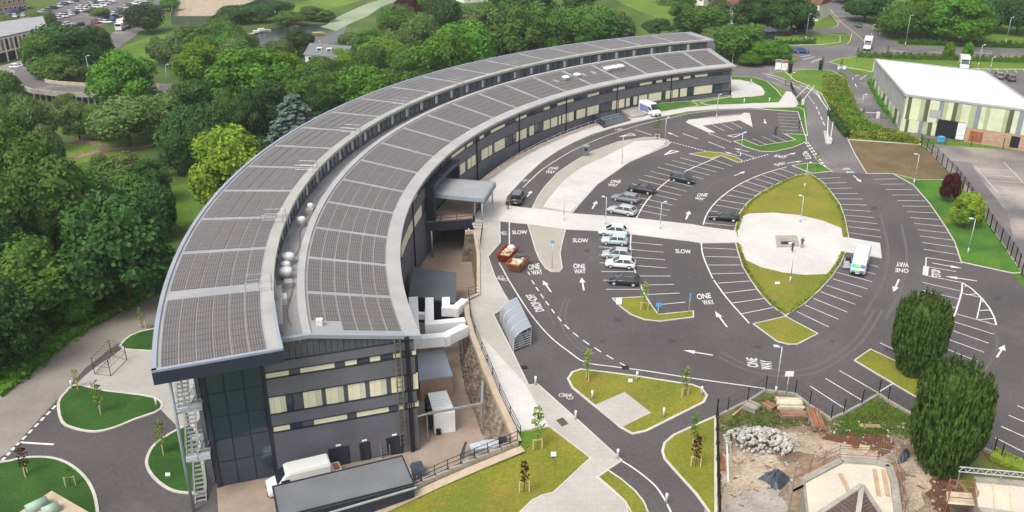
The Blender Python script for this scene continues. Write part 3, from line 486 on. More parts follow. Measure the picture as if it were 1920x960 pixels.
for px in [T(*B4, 4.8, [(790, 600), (945, 572), (850, 612)]), T(*B4, 4.8, [(220, 772), (280, 732), (342, 740)]), T(*A1, 4.8, [(1258, 415), (1362, 386), (1395, 402)]), T(*A1, 4.8, [(1660, 580), (1730, 540), (1780, 550)])]: line(px + [px[0]], .3, name='give_way_triangle')
for px in [T(*B4, 4.8, [(385, 580), (530, 630)]), T(*B4, 4.8, [(615, 655), (765, 712)]), T(*B4, 4.8, [(870, 740), (1030, 795)])]: line(px, .2, name='lane_line')
def bike(px, py, s=.7, rot=0):
    c = g(px, py, .05); mb = MB()
    def P2(x, y): return c + Vector((x * cos(rot) - y * sin(rot), x * sin(rot) + y * cos(rot), 0)) * s
    for wx in (-.75, .75):
        ring = [P2(wx + .55 * cos(k * pi / 6), .55 * sin(k * pi / 6)) for k in range(12)]; Lf, Rt = ribbon(ring, .14 * s, 0, True); mb.strip(Lf, Rt)
    for a, b in [((-.75, 0), (-.2, .8)), ((-.2, .8), (.55, .8)), ((.55, .8), (0, 0)), ((0, 0), (-.2, .8)), ((-.75, 0), (0, 0)), ((.75, 0), (.5, 1.05)), ((.3, 1.05), (.7, 1.1))]:
        Lf, Rt = ribbon([P2(*a), P2(*b)], .14 * s, .002); mb.strip(Lf, Rt)
    o = mb.build('cycle_symbol', M['paint'], car_park)
for x, y, s, r in [(946, 437, .6, 1.6), (943, 522, .7, 2.2), (1061, 743, .62, -.5), (985, 339, .6, .6), (1162, 243, .8, .2)]: bike(x, y, s, r)
for x, y in [(982, 689), (1172, 689), (960, 622)]: MB().poly(*[g(x + dx, y + dy, .048) for dx, dy in ((-7, -3), (6, -4), (8, 3), (-5, 4))]).build('drain_cover', M['black'], car_park)
MB().poly(*[g(*p, .15) for p in T(940, 680, 4.8, [(490, 515), (555, 492), (605, 550), (545, 573)])]).build('tactile_patch', M['asphalt'], bpy.data.objects['footpath'])
# west lane marks
dashes((125, 740), (37, 830), 8, .3, .6, drive, lambda x, y: pz(x, y), .05); dashes((37, 830), (0, 868), 4, .35, .6, drive, lambda x, y: pz(x, y), .05)
mb = MB(); Lf, Rt = ribbon([pz(37, 830), pz(101, 834)], .3, .05); mb.strip(Lf, Rt); mb.build('lane_line', M['paint'], drive)

sheet('lawn_corner', [g(x, y, .055) for x, y in ((1030, 802), (1108, 860), (1038, 926), (1045, 870), (1025, 830))], 'lawn', bpy.data.objects['grass_bank'])
# tyre scuffs and tar repairs on the asphalt
for px, wd in [([(1350, 660), (1420, 690), (1520, 690), (1600, 640), (1640, 580)], .35), ([(1345, 668), (1420, 700), (1525, 700), (1612, 645), (1655, 580)], .35), ([(1060, 560), (1050, 600), (1080, 650), (1140, 675)], .3), ([(1068, 560), (1060, 600), (1092, 650), (1150, 672)], .3), ([(1690, 420), (1700, 480), (1690, 540), (1660, 600)], .4), ([(1650, 400), (1665, 470), (1655, 530), (1620, 590)], .4), ([(1100, 350), (1140, 320), (1200, 300), (1260, 280)], .3), ([(1310, 380), (1330, 350), (1370, 330), (1420, 310)], .3), ([(1850, 600), (1870, 640), (1850, 690), (1800, 740)], .35), ([(1030, 500 + 20), (1020, 560), (1040, 610)], .3)]:
    line(px, wd, m='scuff', h=.036, name='tyre_mark', sm=6)
for x, y, w_, d_ in [(1262, 640, 9, 4), (1420, 560 + 90, 8, 3), (1668, 655, 10, 4), (1100, 470, 6, 3), (1300, 392, 6, 3), (1160, 600, 8, 4), (1640, 390, 7, 3), (1870, 560, 8, 4), (1305, 520, 4, 2), (1560, 640, 4, 2), (1130, 640, 5, 2)]:
    MB().poly(*[g(x + a, y + b, .038) for a, b in ((-w_, -d_), (w_ * .8, -d_ * 1.1), (w_, d_), (-w_ * .9, d_ * .9))]).build('tar_repair', M['tar_patch'], car_park)
# ================================================================== the curved building
A0, A1_ = -18.0, 68.8
ORG = pt(109, -18, ZW)
bld = empty('curved_building', ORG, 0, 'long dark-brick crescent building with two curved roofs covered in solar panels', 'building')
def part(mb, name, m, parent=bld, label=None, sm=False):
    o = mb.build(name, M[m], parent, ORG, sm)
    if label: o['label'] = label
    return o
def zr(r, r0=102.5, z0=9.35, r1=113.3, z1=11.3): return z0 + (z1 - z0) * (r - r0) / (r1 - r0)
FR = 103.2
mb = MB()
for z0, z1 in ((ZW, 3.35), (5.4, 7.4), (8.1, 9.2)): mb.sect(FR, FR + .5, A0, A1_, z0, z1, 60)
part(mb, 'facade_wall', 'brick_dark')
mb = MB(); mb.sect(FR + .13, FR + .5, A0, A1_, 3.35, 5.4, 60); mb.sect(FR + .13, FR + .5, A0, A1_, 7.4, 8.1, 60); part(mb, 'infill_band', 'cladding_dark')
mb = MB()
for z in (3.35, 5.4, 7.4, 8.1): mb.sect(FR - .04, FR + .3, A0, A1_, z - .05, z + .05, 60)
part(mb, 'band_trim', 'trim')
# gable (radial end wall)
def ga(off): return A0 - math.degrees(off / 110)
def gbox(mb, r0, r1, z0, z1, o0, o1): return mb.sect(r0, r1, ga(o1), ga(o0), z0, z1, 1)
def gr_(px, z, lo=100., hi=128.):
    for _ in range(40):
        m = (lo + hi) / 2
        if proj(pt(m, A0, z))[0] > px: lo = m
        else: hi = m
    return lo
mb = MB()
for z0, z1 in ((ZW, 1.2), (1.95, 3.3), (5.3, 7.3), (8.0, 9.1)): gbox(mb, FR, 117.6, z0, z1, 0, .3)
part(mb, 'gable_wall', 'brick_dark')
mb = MB()
for z0, z1 in ((1.2, 1.95), (3.3, 5.3), (7.3, 8.0)): gbox(mb, FR, 117.6, z0, z1, 0, .17)
part(mb, 'infill_band', 'cladding_dark')
mb = MB()
for z in (1.2, 1.95, 3.3, 5.3, 7.3, 8.0, 9.1): gbox(mb, FR - .03, 117.62, z - .05, z + .05, .1, .34)
part(mb, 'band_trim', 'trim')
mb = MB()                                                   # sloping cladding above, vertical boards
n = 24
for i in range(n):
    r0 = FR + (116.9 - FR) * i / n; r1 = FR + (116.9 - FR) * (i + 1) / n - .04; zt = min(zr((r0 + r1) / 2) - .15, 11.0)
    mb.sect(r0, r1, ga(.26), ga(0), 9.15, (min(zr(r0) - .1, 11.15), min(zr(r1) - .1, 11.15)), 1)
part(mb, 'gable_cladding', 'cladding_dark')
def gpanel(x0, x1, z0, z1, m, name, d=.22):
    r1, r0 = gr_(x0, (z0 + z1) / 2), gr_(x1, (z0 + z1) / 2); mb = MB(); gbox(mb, r0, r1, z0 + .07, z1 - .07, .1, d); return part(mb, name, m)
def gwin(x0, x1, z0, z1):
    r1, r0 = gr_(x0, (z0 + z1) / 2), gr_(x1, (z0 + z1) / 2); mb = MB(); gbox(mb, r0, r1, z0 + .07, z1 - .07, .1, .2); o = part(mb, 'window', 'trim')
    mb = MB(); gbox(mb, r0 + .08, r1 - .08, z0 + .15, z1 - .15, .15, .215); part(mb, 'pane', 'glass', o)
for x0, x1 in ((498, 541), (562.5, 626.5), (646.5, 668), (693, 712), (736.5, 750), (771.5, 779)): gpanel(x0, x1, 7.3, 8.0, 'cream', 'cladding_panel')
for x0, x1 in ((668.5, 692.5), (712.5, 736)): gwin(x0, x1, 7.3, 8.0)
for x0, x1 in ((505, 536), (569, 603), (611, 644), (652.5, 684.5), (693, 724), (733, 757), (774, 783)):
    if x1 - x0 > 20:
        xm = x0 + (x1 - x0) * .28; xn = x0 + (x1 - x0) * .68
        gpanel(x0, xm, 3.3, 5.3, 'cream', 'cladding_panel'); gpanel(xm + .3, xn, 3.3, 5.3, 'cream', 'cladding_panel', .25); gpanel(xn + .3, x1, 3.3, 5.3, 'cream_green', 'cladding_panel')
    else: gpanel(x0, x1, 3.3, 5.3, 'cream', 'cladding_panel')
gwin(536.5, 550, 3.3, 5.3); gwin(544, 568, 1.2, 1.95)
for x0, x1 in ((512.5, 543), (588.5, 650), (668.5, 728), (746, 758), (764, 774), (777, 784)): gpanel(x0, x1, 1.2, 1.95, 'cream', 'cladding_panel')
for x0, x1 in ((616, 655), (674, 694), (724, 755)):
    r1, r0 = gr_(x0, -3), gr_(x1, -3); mb = MB(); gbox(mb, r0, r1, ZW + .06, -1.85, .2, .34); d = part(mb, 'door', 'trim')
    mb = MB(); gbox(mb, r0 + .1, (r0 + r1) / 2, ZW + .06, -1.95, .3, .38); part(mb, 'door_leaf', 'fascia', d)
    mb = MB(); gbox(mb, (r0 + r1) / 2 - .25, (r0 + r1) / 2 + .25, -1.65, -1.5, .3, .42); part(mb, 'door_light', 'light_white', d)
# facade panels and windows
def fpanel(a0, a1, z0, z1, m, name='cladding_panel', d=.02):
    mb = MB(); mb.sect(FR + d, FR + .2, a0, a1, z0 + .07, z1 - .07, max(1, int((a1 - a0) / 1.2) + 1)); return part(mb, name, m)
def fwin(a0, a1, z0, z1, gm='glass'):
    mb = MB(); mb.sect(FR + .05, FR + .2, a0, a1, z0 + .07, z1 - .07, 1); o = part(mb, 'window', 'trim'); e = .07 / 103 * 57.3
    mb = MB(); mb.sect(FR + .03, FR + .15, a0 + e, a1 - e, z0 + .15, z1 - .15, 1); part(mb, 'pane', gm, o)
ax = lambda x, z: ang(x, FR, z)
U = lambda l, ox, s=6.: [(ox + a / s, ox + b / s) for a, b in l]
for x0, x1 in U([(525, 668), (695, 760), (840, 885), (965, 1120), (1250, 1365), (1562, 1625), (1715, 1895)], 760) + U([(215 + 160, 500), (660, 790), (960, 1095), (1145, 1210), (1265, 1400), (1455, 1530), (1583, 1720)], 1040):
    fpanel(ax(x0, 7.75), ax(x1, 7.75), 7.4, 8.1, 'cream')
for x0, x1 in U([(888, 945), (1125, 1160), (1370, 1420), (1425, 1470), (1630, 1705)], 760) + U([(222, 275), (280, 345), (505, 545), (585, 650), (800, 865), (870, 950), (1100, 1140), (1215, 1260), (1405, 1445), (1535, 1575), (1725, 1800), (1820, 1895)], 1040):
    fwin(ax(x0, 7.75), ax(x1, 7.75), 7.4, 8.1)
for x0, x1 in U([(520, 570), (577, 675), (705, 740), (748, 793), (862, 930), (940, 978), (1008, 1120), (1250, 1305), (1310, 1365), (1400, 1448), (1560, 1625), (1642, 1710), (1730, 1752), (1770, 1830), (1838, 1895)], 760) + U([(250, 345), (370, 495), (650, 712), (725, 785), (808, 845), (890, 930), (950, 1040), (1060, 1200), (1252, 1318), (1330, 1390), (1415, 1488), (1570, 1770)], 1040):
    fpanel(ax(x0, 4.4), ax(x1, 4.4), 3.35, 5.4, 'cream')
for x0, x1 in U([(678, 702), (982, 1000), (1124, 1158), (1212, 1245), (1370, 1395), (1452, 1505)], 760) + U([(218, 245), (500, 520), (788, 805), (933, 948), (1042, 1057), (1205, 1245), (1393, 1412), (1490, 1560), (1775, 1890)], 1040):
    fwin(ax(x0, 4.4), ax(x1, 4.4), 3.35, 5.4)
fwin(ax(1040 + 850 / 6, 4.4), ax(1040 + 885 / 6, 4.4), 3.0, 5.4)
for y0, y1 in ((393, 363), (410, 403)): fpanel(angy(y0, FR, 7.75), angy(y1, FR, 7.75), 7.4, 8.1, 'cream')
for y0, y1 in ((470, 440), (438, 403), (416, 393)): fpanel(angy(y0, FR, 4.4), angy(y1, FR, 4.4), 3.35, 5.4, 'cream')
for a in (-15.4, -12.2, -9.2, -5.6): fwin(a, a + .7, 3.35, 5.4); fpanel(a + .9, a + 2.2, 3.35, 5.4, 'cream'); fwin(a + .3, a + 1.2, -2.2, -.9)
for a in (-3, -.5, 2.2, 5.0, 7.5): fwin(a, a + .5, -.2, 1.3); fwin(a + .3, a + .8, -3.2, -1.8)
for a in (22.4, 27.0, 31.6, 36.2, 40.8):                    # low ground-floor windows in each bay
    for da, m in ((-.9, 'glass'), (-.45, 'glass'), (.0, 'glass_green'), (.5, 'glass')): fwin(a + da, a + da + .32, -.1, 1.2, m)
for k in range(19):                                         # downpipes
    a = 5.6 + 4.6 * k * 1.95
    if a < 68: mb = MB(); mb.tube(pt(FR - .12, a, ZW), pt(FR - .12, a, 9.25), .11, n=6); part(mb, 'downpipe', 'black')
# ---- front roof, ridge, valley, rear roof
mb = MB(); mb.sect(102.5, 113.3, A0 - .07, A1_ + .3, (9.0, 10.95), (9.35, 11.3), 64); part(mb, 'front_roof', 'roof_metal')
mb = MB(); mb.sect(102.42, 104.05, A0 - .08, A1_ + .31, (9.05, 9.33), (9.42, zr(104.05) + .05), 64); part(mb, 'eave_band', 'roof_eave')
mb = MB(); mb.sect(112.95, 113.75, A0 - .05, A1_ + .31, 10.2, 11.42, 64); part(mb, 'ridge_band', 'roof_eave')
mb = MB(); mb.sect(113.75, 116.4, A0 + .05, A1_ + .3, 9.9, 10.3, 64); part(mb, 'valley_roof', 'roof_metal')
mb = MB(); mb.sect(113.2, 116.95, ga(.46), ga(.1), 11.1, 11.48, 1); mb.sect(102.4, 113.2, ga(.46), ga(.1), (9.1, 11.1), (9.5, 11.48), 1); part(mb, 'gable_coping', 'roof_edge')
RB0, RB1 = -20.55, 70.2
mb = MB(); mb.sect(116.4, 116.7, A0, RB1 - .5, 10.2, 12.65, 64); part(mb, 'clerestory_wall', 'cladding_dark')
cw = None
for k in range(95):                                         # clerestory windows in the valley
    a = -13.4 + k * .86
    if a > RB1 - 1.2: break
    mb = MB(); mb.sect(116.33, 116.5, a, a + .5, 10.75, 12.3, 1); o = part(mb, 'clerestory_window', 'trim')
    mb = MB(); mb.sect(116.31, 116.4, a + .05, a + .45, 10.85, 12.2, 1); part(mb, 'pane', 'glass_green' if k % 3 else 'galv', o)
mb = MB(); mb.sect(115.95, 126.7, RB0, RB1, 12.55, 12.95, 66); part(mb, 'rear_roof', 'roof_metal')
mb = MB(); mb.sect(115.93, 117.1, RB0 + .1, RB1, 12.6, 12.99, 66); part(mb, 'inner_roof_band', 'roof_cream')
mb = MB(); mb.sect(126.35, 126.75, RB0 - .02, RB1, 12.3, 13.12, 66); mb.sect(115.9, 126.75, RB0 - .05, RB0 + .14, 12.9, 13.12, 8); mb.sect(115.85, 116.15, RB0, -15.8, 12.4, 13.1, 6); mb.sect(115.9, 126.7, RB1 - .15, RB1 + .02, 12.3, 13.1, 6); part(mb, 'roof_edging', 'roof_edge')
mb = MB(); mb.sect(115.88, 126.74, RB0 - .08, RB0 + .05, 11.75, 12.92, 8); mb.sect(126.2, 126.7, RB0, -14, 11.75, 12.4, 8); part(mb, 'roof_fascia', 'fascia')
mb = MB(); mb.sect(116.0, 126.3, RB0, A0 + .5, 11.8, 12.5, 4); part(mb, 'soffit', 'fascia')
mb = MB(); mb.sect(123.6, 124.0, A0 + .3, RB1 - .6, ZW, 12.5, 60); mb.sect(103.3, 123.8, A1_ - .2, A1_, ZW, (9.0, 11), 4); mb.sect(113, 123.9, RB1 - .8, RB1 - .6, ZW, 12.5, 4); part(mb, 'rear_wall', 'brick_dark')
mb = MB(); mb.sect(116.75, 123.6, A0 + .2, A0 + .5, 9, 12.5, 3); part(mb, 'link_wall', 'cladding_dark')
# roof lights on the front roof / end strips
# ---- solar panels: the nearest 300 are single parts, the others one joined part
cnt = 0; far = MB()
def panel(r0, r1, a0, a1, zf, thick=.035):
    z00, z11 = zf(r0) + .03, zf(r1) + .03
    return MB().sect(r0, r1, a0, a1, (z00, z11), (z00 + thick, z11 + thick), 1)
def array(r0, bw, nb, a0, a1, nrow, zf, single, skip=lambda b, j: False):
    global cnt
    for b in range(nb):
        ra, rb = r0 + b * bw + .06, r0 + (b + 1) * bw - .07
        for j in range(nrow):
            if skip(b, j): continue
            x0 = a0 + (a1 - a0) * j / nrow + .012; x1 = a0 + (a1 - a0) * (j + 1) / nrow - .012
            p = panel(ra, rb, x0, x1, zf)
            if single and cnt < 300: part(p, 'solar_panel', 'solar'); cnt += 1
            else: far.add(p.v, p.f)
zf_front = lambda r: zr(r); zf_rear = lambda r: 12.95
holes = {11: 0, 12: 0}
for k in range(19):
    a0 = -13.25 + 4.6 * (k - 1) + .22; a1 = a0 + 4.6 - .42
    sk = lambda b, j: False
    if k == 0: a0 = -17.5; sk = lambda b, j: b >= 4 and j < 2
    if k == 13: sk = lambda b, j: b == 3 and j in (2, 5)
    if k == 14: sk = lambda b, j: b == 3 and j in (2, 5)
    if k == 15: sk = lambda b, j: b == 4 and j in (1, 2, 3, 4, 5, 6)
    if k == 18: a1 = min(a1, 68.3)
    array(104.15, 1.43, 6, a0, a1, 8, zf_front, k < 3, sk)
for k in range(19):
    a0 = -13.6 + 4.62 * (k - 1) + .22; a1 = a0 + 4.62 - .42; n_ = 8
    if k == 0: a0 = -20.3; a1 = -14.35; n_ = 11
    if k == 18: a1 = min(a1, 69.8)
    array(117.25, 1.47, 6, a0, a1, n_, zf_rear, k < 3)
o = part(far, 'solar_panels', 'solar'); o['kind'] = 'stuff'
# ---- glass stair tower at the near end
TR0, TR1 = 117.62, 123.3
mb = MB(); gbox(mb, TR0, TR1, ZW, 12.4, -.4, .05); part(mb, 'tower_wall', 'trim')
mb = MB(); mb.sect(TR1 - .1, TR1 + .15, A0 - .1, -14.5, ZW, 12.4, 2); part(mb, 'tower_side', 'fascia')
cols = [TR0 + .25, TR0 + 2.0, TR0 + 3.75, TR1 - .3]; rows = [ZW + .1, -1.2, 1.4, 4.0, 6.6, 9.2, 11.8]
for i in range(3):
    for j in range(6):
        mb = MB(); gbox(mb, cols[i] + .06, cols[i + 1] - .06, rows[j] + .05, rows[j + 1] - .05, .05, .09); part(mb, 'glass_pane', 'glass')
mb = MB(); gbox(mb, TR1 - .3, TR1 + .1, ZW, 12.4, .0, .2); gbox(mb, TR0 - .05, TR0 + .2, ZW, 12.4, .0, .34); part(mb, 'tower_frame', 'fascia')
# ---- portal box and entrance canopy
pa0, pa1 = 10.6, 17.4
mb = MB(); mb.sect(101.8, 103.3, pa0 - .45, pa0, 1.2, 7.4, 1); mb.sect(101.8, 103.3, pa1, pa1 + .35, 1.2, 7.4, 1); mb.sect(101.8, 103.3, pa0, pa1, 6.8, 7.4, 6); part(mb, 'entrance_portal', 'fascia')
mb = MB(); mb.sect(103.0, 103.25, pa0, pa1, 1.35, 6.8, 6); part(mb, 'entrance_glazing', 'glass')
zd = 1.7
can = empty('entrance_canopy', pz(880, 372, zd), 0, 'flat grey entrance canopy on steel posts before the dark portal', 'canopy')
CO = can.location.copy(); zc_ = 5.4
q = [pz(x, y, zc_) for x, y in ((826, 334), (927.5, 341), (907, 372), (814, 363))]
MB().prism([p - Vector((0, 0, .55)) for p in q], (0, 0, .45)).build('canopy_roof', M['grey_roof'], can, CO)
c_ = sum(q, Vector()) / 4; q2 = [c_ + (p - c_) * 1.02 for p in q]
mb = MB()
for i in range(4): mb.bar(q2[i] - Vector((0, 0, .3)), q2[(i + 1) % 4] - Vector((0, 0, .3)), .14, .62)
mb.build('canopy_fascia', M['roof_edge'], can, CO)
MB().prism([c_ + (p - c_) * .97 - Vector((0, 0, .1)) for p in q], (0, 0, .05)).build('canopy_deck', M['roof_metal'], can, CO)
for i, t in ((2, .92), (1, .92), (2, .55), (1, .55)):
    p = c_ + (q[i] - c_) * t; MB().tube((p.x, p.y, zd), (p.x, p.y, zc_ - .5), .12, n=8).build('canopy_post', M['galv'], can, CO, True)
dk = [pt(103.1, 9.6, zd), pt(103.1, 17.8, zd), g(930, 350), g(912, 378), g(889, 406), g(886, 420)]
dk = [Vector((p.x, p.y, zd)) for p in dk]
db_ = MB().prism([p - Vector((0, 0, 1.5)) for p in dk], (0, 0, 1.5)).build('entrance_deck', M['fascia']); tag(db_, 'dark-edged entrance bridge deck below the canopy', 'bridge')
MB().poly(*[p + Vector((0, 0, .02)) for p in dk]).build('deck_paving', M['yard'], db_)
for t in (.12, .92):
    p = dk[0].lerp(dk[5], t); MB().tube((p.x, p.y, ZW), (p.x, p.y, zd - 1.4), .16, n=8).build('support_post', M['steel'], db_, sm=True)
def railing(name, pts, label, h=1.1, sp=2.0, m='fence', bars=True, cat='railing', group=None, r=.03, nb=0):
    P = [Vector(p) for p in pts]; o = empty(name, P[0], 0, label, cat, group); O = P[0].copy()
    mb = MB()
    for a, b in zip(P, P[1:]):
        for k in ((h,) if not bars else (h, h * .55, .12)): mb.tube(a + Vector((0, 0, k)), b + Vector((0, 0, k)), r, n=5, cap=False)
    mb.build('rail', M[m], o, O); 
    for a, b in zip(P, P[1:]):
        n = max(1, int((b - a).length / sp))
        for i in range(n): p = a.lerp(b, i / n); MB().tube(p, p + Vector((0, 0, h + .05)), r * 1.3, n=5).build('post', M[m], o, O)
    if nb:
        mb = MB()
        for a, b in zip(P, P[1:]):
            n = max(1, int((b - a).length / nb))
            for i in range(n): p = a.lerp(b, i / n); mb.bar(p + Vector((0, 0, .1)), p + Vector((0, 0, h)), .02, .02)
        mb.build('infill_bars', M[m], o, O)
    return o
railing('deck_railing', lift([dk[0], dk[5]], 0), 'dark metal railing on the near edge of the entrance deck', r=.04)
railing('path_railing', [pt(99.9, a, gz(pt(99.9, a, 0).y) + .12) for a in (18, 22, 26, 30, 34, 38, 42, 46, 49)], 'thin grey railing along the pavement edge of the facade light well', 1.2, 2.2, 'galv', r=.035, nb=.0)
lw = MB(); lw.sect(100.0, 101.25, 17.5, 49, -3, 1.1, 20)
aa = [17.5 + i * 31.5 / 20 for i in range(21)]
pth = MB(); pth.strip([Vector((p.x, p.y, gz(p.y) + .1)) for p in (pt(99.85, a, 0) for a in aa)], [Vector((p.x, p.y, gz(p.y) + .1)) for p in (pt(101.3, a, 0) for a in aa)])
pth.strip([Vector((p.x, p.y, gz(p.y) + .1)) for p in (pt(101.3, a, 0) for a in aa)], [pt(101.3, a, -3) for a in aa])
struct(pth.build('lower_path', M['yard']), 'tan strip along the top of the facade light well')
wl = [Vector((p.x, p.y, .4)) for p in (pt(r, a, 0) for r, a in ((101.2, 46.0), (103.15, 46.0), (103.15, 51.5), (100.8, 51.5)))]
cr = empty('service_canopy', pt(102, 48, 0), 0, 'low dark flat roof over the basement entrance', 'canopy')
qd = [pz(x, y, 2.5) for x, y in T(1040, 100, 6, [(430, 740), (730, 660), (860, 745), (560, 825)])]
MB().prism([p - Vector((0, 0, .35)) for p in qd], (0, 0, .35)).build('canopy_roof', M['slate_roof'], cr, cr.location)
MB().bar(qd[0] - Vector((0, 0, .4)), qd[3] - Vector((0, 0, .4)), .2, 3.0).build('side_wall', M['fascia'], cr, cr.location)
stp = area('entrance_steps', T(1040, 100, 6, [(740, 660), (860, 610), (960, 600), (1060, 690), (1000, 720), (860, 740)]), 'old_concrete', .5, kerb=None, label='stone steps and planter at the far side door')
# ================================================================== yard: revetment, plant, stair, vehicles
rev = MB(); tpx = smooth([g(*p) for p in REV_TOP], 3); bpx = smooth([pz(*p) for p in REV_BOT], 3)
ro = bpx[0].copy(); rv = tag(bpx and empty('stone_revetment', ro), 'long battered rubble-stone retaining wall of the service yard', 'wall')
rev.strip(bpx, tpx); rev.build('wall_face', M['stone_rev'], rv, ro)
cap = MB(); Lf, Rt = ribbon(tpx, .7, .0); cap.strip(lift(Lf, .3), lift(Rt, .3)); cap.strip(lift(Lf, -.3), lift(Lf, .3)); cap.strip(lift(Rt, -.3), lift(Rt, .3)); cap.build('coping', M['stone_cap'], rv, ro)
random.seed(3)
ns = 0                                                       # rubble stones standing proud of the face, the larger ones as single parts
rest = MB(); st_me = None
for i in range(len(tpx) - 1):
    a0_, a1_, b0_, b1_ = bpx[i], bpx[i + 1], tpx[i], tpx[i + 1]; nn = (a1_ - a0_).cross(b0_ - a0_).normalized()
    if nn.x > 0: nn = -nn
    Ln = (a1_ - a0_).length; nc = max(1, int(Ln / .9)); nr = 7
    for c in range(nc):
        for r_ in range(nr):
            u = (c + .5 + random.uniform(-.15, .15) + (.4 if r_ % 2 else 0)) / nc; v = (r_ + .5 + random.uniform(-.1, .1)) / nr
            if u > 1: continue
            p = (a0_.lerp(a1_, u)).lerp(b0_.lerp(b1_, u), v); su, sv = Ln / nc * .42 * random.uniform(.75, 1.05), (b0_ - a0_).length / nr * .40 * random.uniform(.8, 1.05)
            tu = (a1_ - a0_).normalized(); tv = (b0_ - a0_).normalized(); d = random.uniform(.05, .16)
            sh = [p + tu * su * x + tv * sv * y for x, y in ((-1, -.7), (-.6, -1), (.6, -1), (1, -.6), (1, .7), (.5, 1), (-.7, 1), (-1, .6))]
            top = [p + (s - p) * .8 + nn * d for s in sh]
            mbx = MB().add(sh + top, [tuple(range(8, 16))] + [(k, (k + 1) % 8, 8 + (k + 1) % 8, 8 + k) for k in range(8)])
            if ns < 300 and i < 22: mbx.build('stone', M['stone_rev'], rv, ro); ns += 1
            else: rest.add(mbx.v, mbx.f)
if rest.v: rest.build('stones', M['stone_rev'], rv, ro)['kind'] = 'stuff'
# upper courtyard wall
uc = [g(874, 566), g(897, 555), g(897, 480), g(890, 436), g(872, 436)]; ub = [Vector((p.x - .6, p.y, ZW)) for p in uc]
uw = MB(); uw.strip(ub, uc); ow = uw.build('courtyard_wall', M['stone_rev'], None, ub[0]); tag(ow, 'dark stone wall enclosing the sunken courtyard below the entrance', 'wall')
mb = MB(); Lf, Rt = ribbon(uc, .45, .0); mb.strip(lift(Lf, .35), lift(Rt, .35)); mb.strip(lift(Lf, -.2), lift(Lf, .35)); mb.build('coping', M['stone_cap'], ow, ub[0])
railing('wall_railing', lift([g(*p) for p in [(976, 822), (957, 785), (937, 742), (924, 710), (904, 662), (891, 630), (882, 598), (879, 560)]], .35), 'black metal railing along the stone retaining wall', 1.15, 2.4, 'fence', r=.035)
railing('court_railing', lift([g(*p) for p in [(879, 558), (898, 553)]], .3), 'short black railing at the courtyard corner', 1.1, 1.5)
railing('court_railing', lift([g(*p) for p in [(875, 432), (905, 434), (900, 470)]], .3), 'black railing above the courtyard wall by the walkway', 1.1, 1.5)
# block wall at the foot of the lawn
lw0 = lift(smooth([Vector((q.x, q.y, z)) for q, z in ((g(970, 834), gz(g(970, 834).y)), (pz(840, 888, -1.3), -1.3), (pz(687, 957, -2.3), -2.3), (pz(550, 1008, -3.0), -3.0))], 6), .0)
kw = empty('block_wall', lw0[0], 0, 'stepped concrete block wall between yard and lawn', 'wall')
for i, (a, b) in enumerate(zip(lw0, lw0[1:])):
    z = max(a.z, b.z); p = MB().bar(Vector((a.x, a.y, (ZW + z) / 2 + .1)), Vector((b.x, b.y, (ZW + z) / 2 + .1)), .5, z - ZW + .2); p.build('wall_segment', M['stone_cap'], kw, lw0[0])
    n = max(1, int((b - a).length / 2.2))
    for k in range(n):
        u, v = a.lerp(b, k / n), a.lerp(b, (k + .92) / n); zz = z + .32 + random.uniform(-.05, .05); MB().bar(Vector((u.x, u.y, zz)), Vector((v.x, v.y, zz)), .6, .4).build('block', M['old_concrete'], kw, lw0[0])
pb = MB(); off = [p + Vector((.55, -.75, .14)) for p in lw0]; Lf, Rt = ribbon(off, 1.0, 0); pb.strip(Lf, Rt); pb.build('footing_strip', M['stone_cap'], kw, lw0[0])
railing('wall_railing', lift(lw0, .5), 'black metal railing on the stepped block wall', 1.1, 2.2, 'fence', r=.035)
# plant room and annexe
def boxroof(name, px, zt, wm, rm, label, cat, zb=ZW, over=1.0, th=.25, wi=.96):
    q = [pz(x, y, zt) for x, y in px]; c = sum(q, Vector()) / len(q); o = empty(name, Vector((c.x, c.y, zb)), 0, label, cat); O = o.location.copy()
    wq = [c + (p - c) * wi for p in q]; MB().prism([Vector((p.x, p.y, zb)) for p in wq], (0, 0, zt - zb - th)).build('wall', M[wm], o, O)
    MB().prism([p - Vector((0, 0, th)) for p in q], (0, 0, th)).build('roof', M[rm], o, O); return o, q
boxroof('plant_room', T(740, 480, 6, [(205, 125), (695, 185), (690, 530), (160, 440)]), -.2, 'trim', 'slate_roof', 'plant room with flat dark slate-grey roof against the facade', 'building')
boxroof('brick_annexe', T(740, 640, 6, [(255, 130), (560, 95), (655, 385), (275, 440)]), -1.2, 'render_brick', 'bluegrey_roof', 'small tan brick annexe with a blue-grey flat roof', 'building')
cq = boxroof('white_container', [(802, 737), (837, 732), (853, 772), (813, 777)], -1.5, 'container_white', 'container_white', 'white plant container with ribbed roof beside the gable', 'container', wi=1.0, th=.06)
cb, q = cq; c = sum(q, Vector()) / 4
for i in range(9): a = q[0].lerp(q[3], (i + .5) / 9); b = q[1].lerp(q[2], (i + .5) / 9); MB().bar(a + Vector((0, 0, .04)), b + Vector((0, 0, .04)), .14, .06).build('roof_rib', M['container_white'], cb, cb.location)
MB().box(q[3].lerp(q[2], .2) + Vector((0, -.12, -2.2)), (.5, .2, .7)).build('hatch', M['black'], cb, cb.location)
mb = MB(); 
for t in (.1, .35, .6, .85): mb.box(q[0].lerp(q[3], t) + Vector((-.25, 0, -1.1)), (.3, .8, 1.9))
mb.build('side_units', M['black'], cb, cb.location)
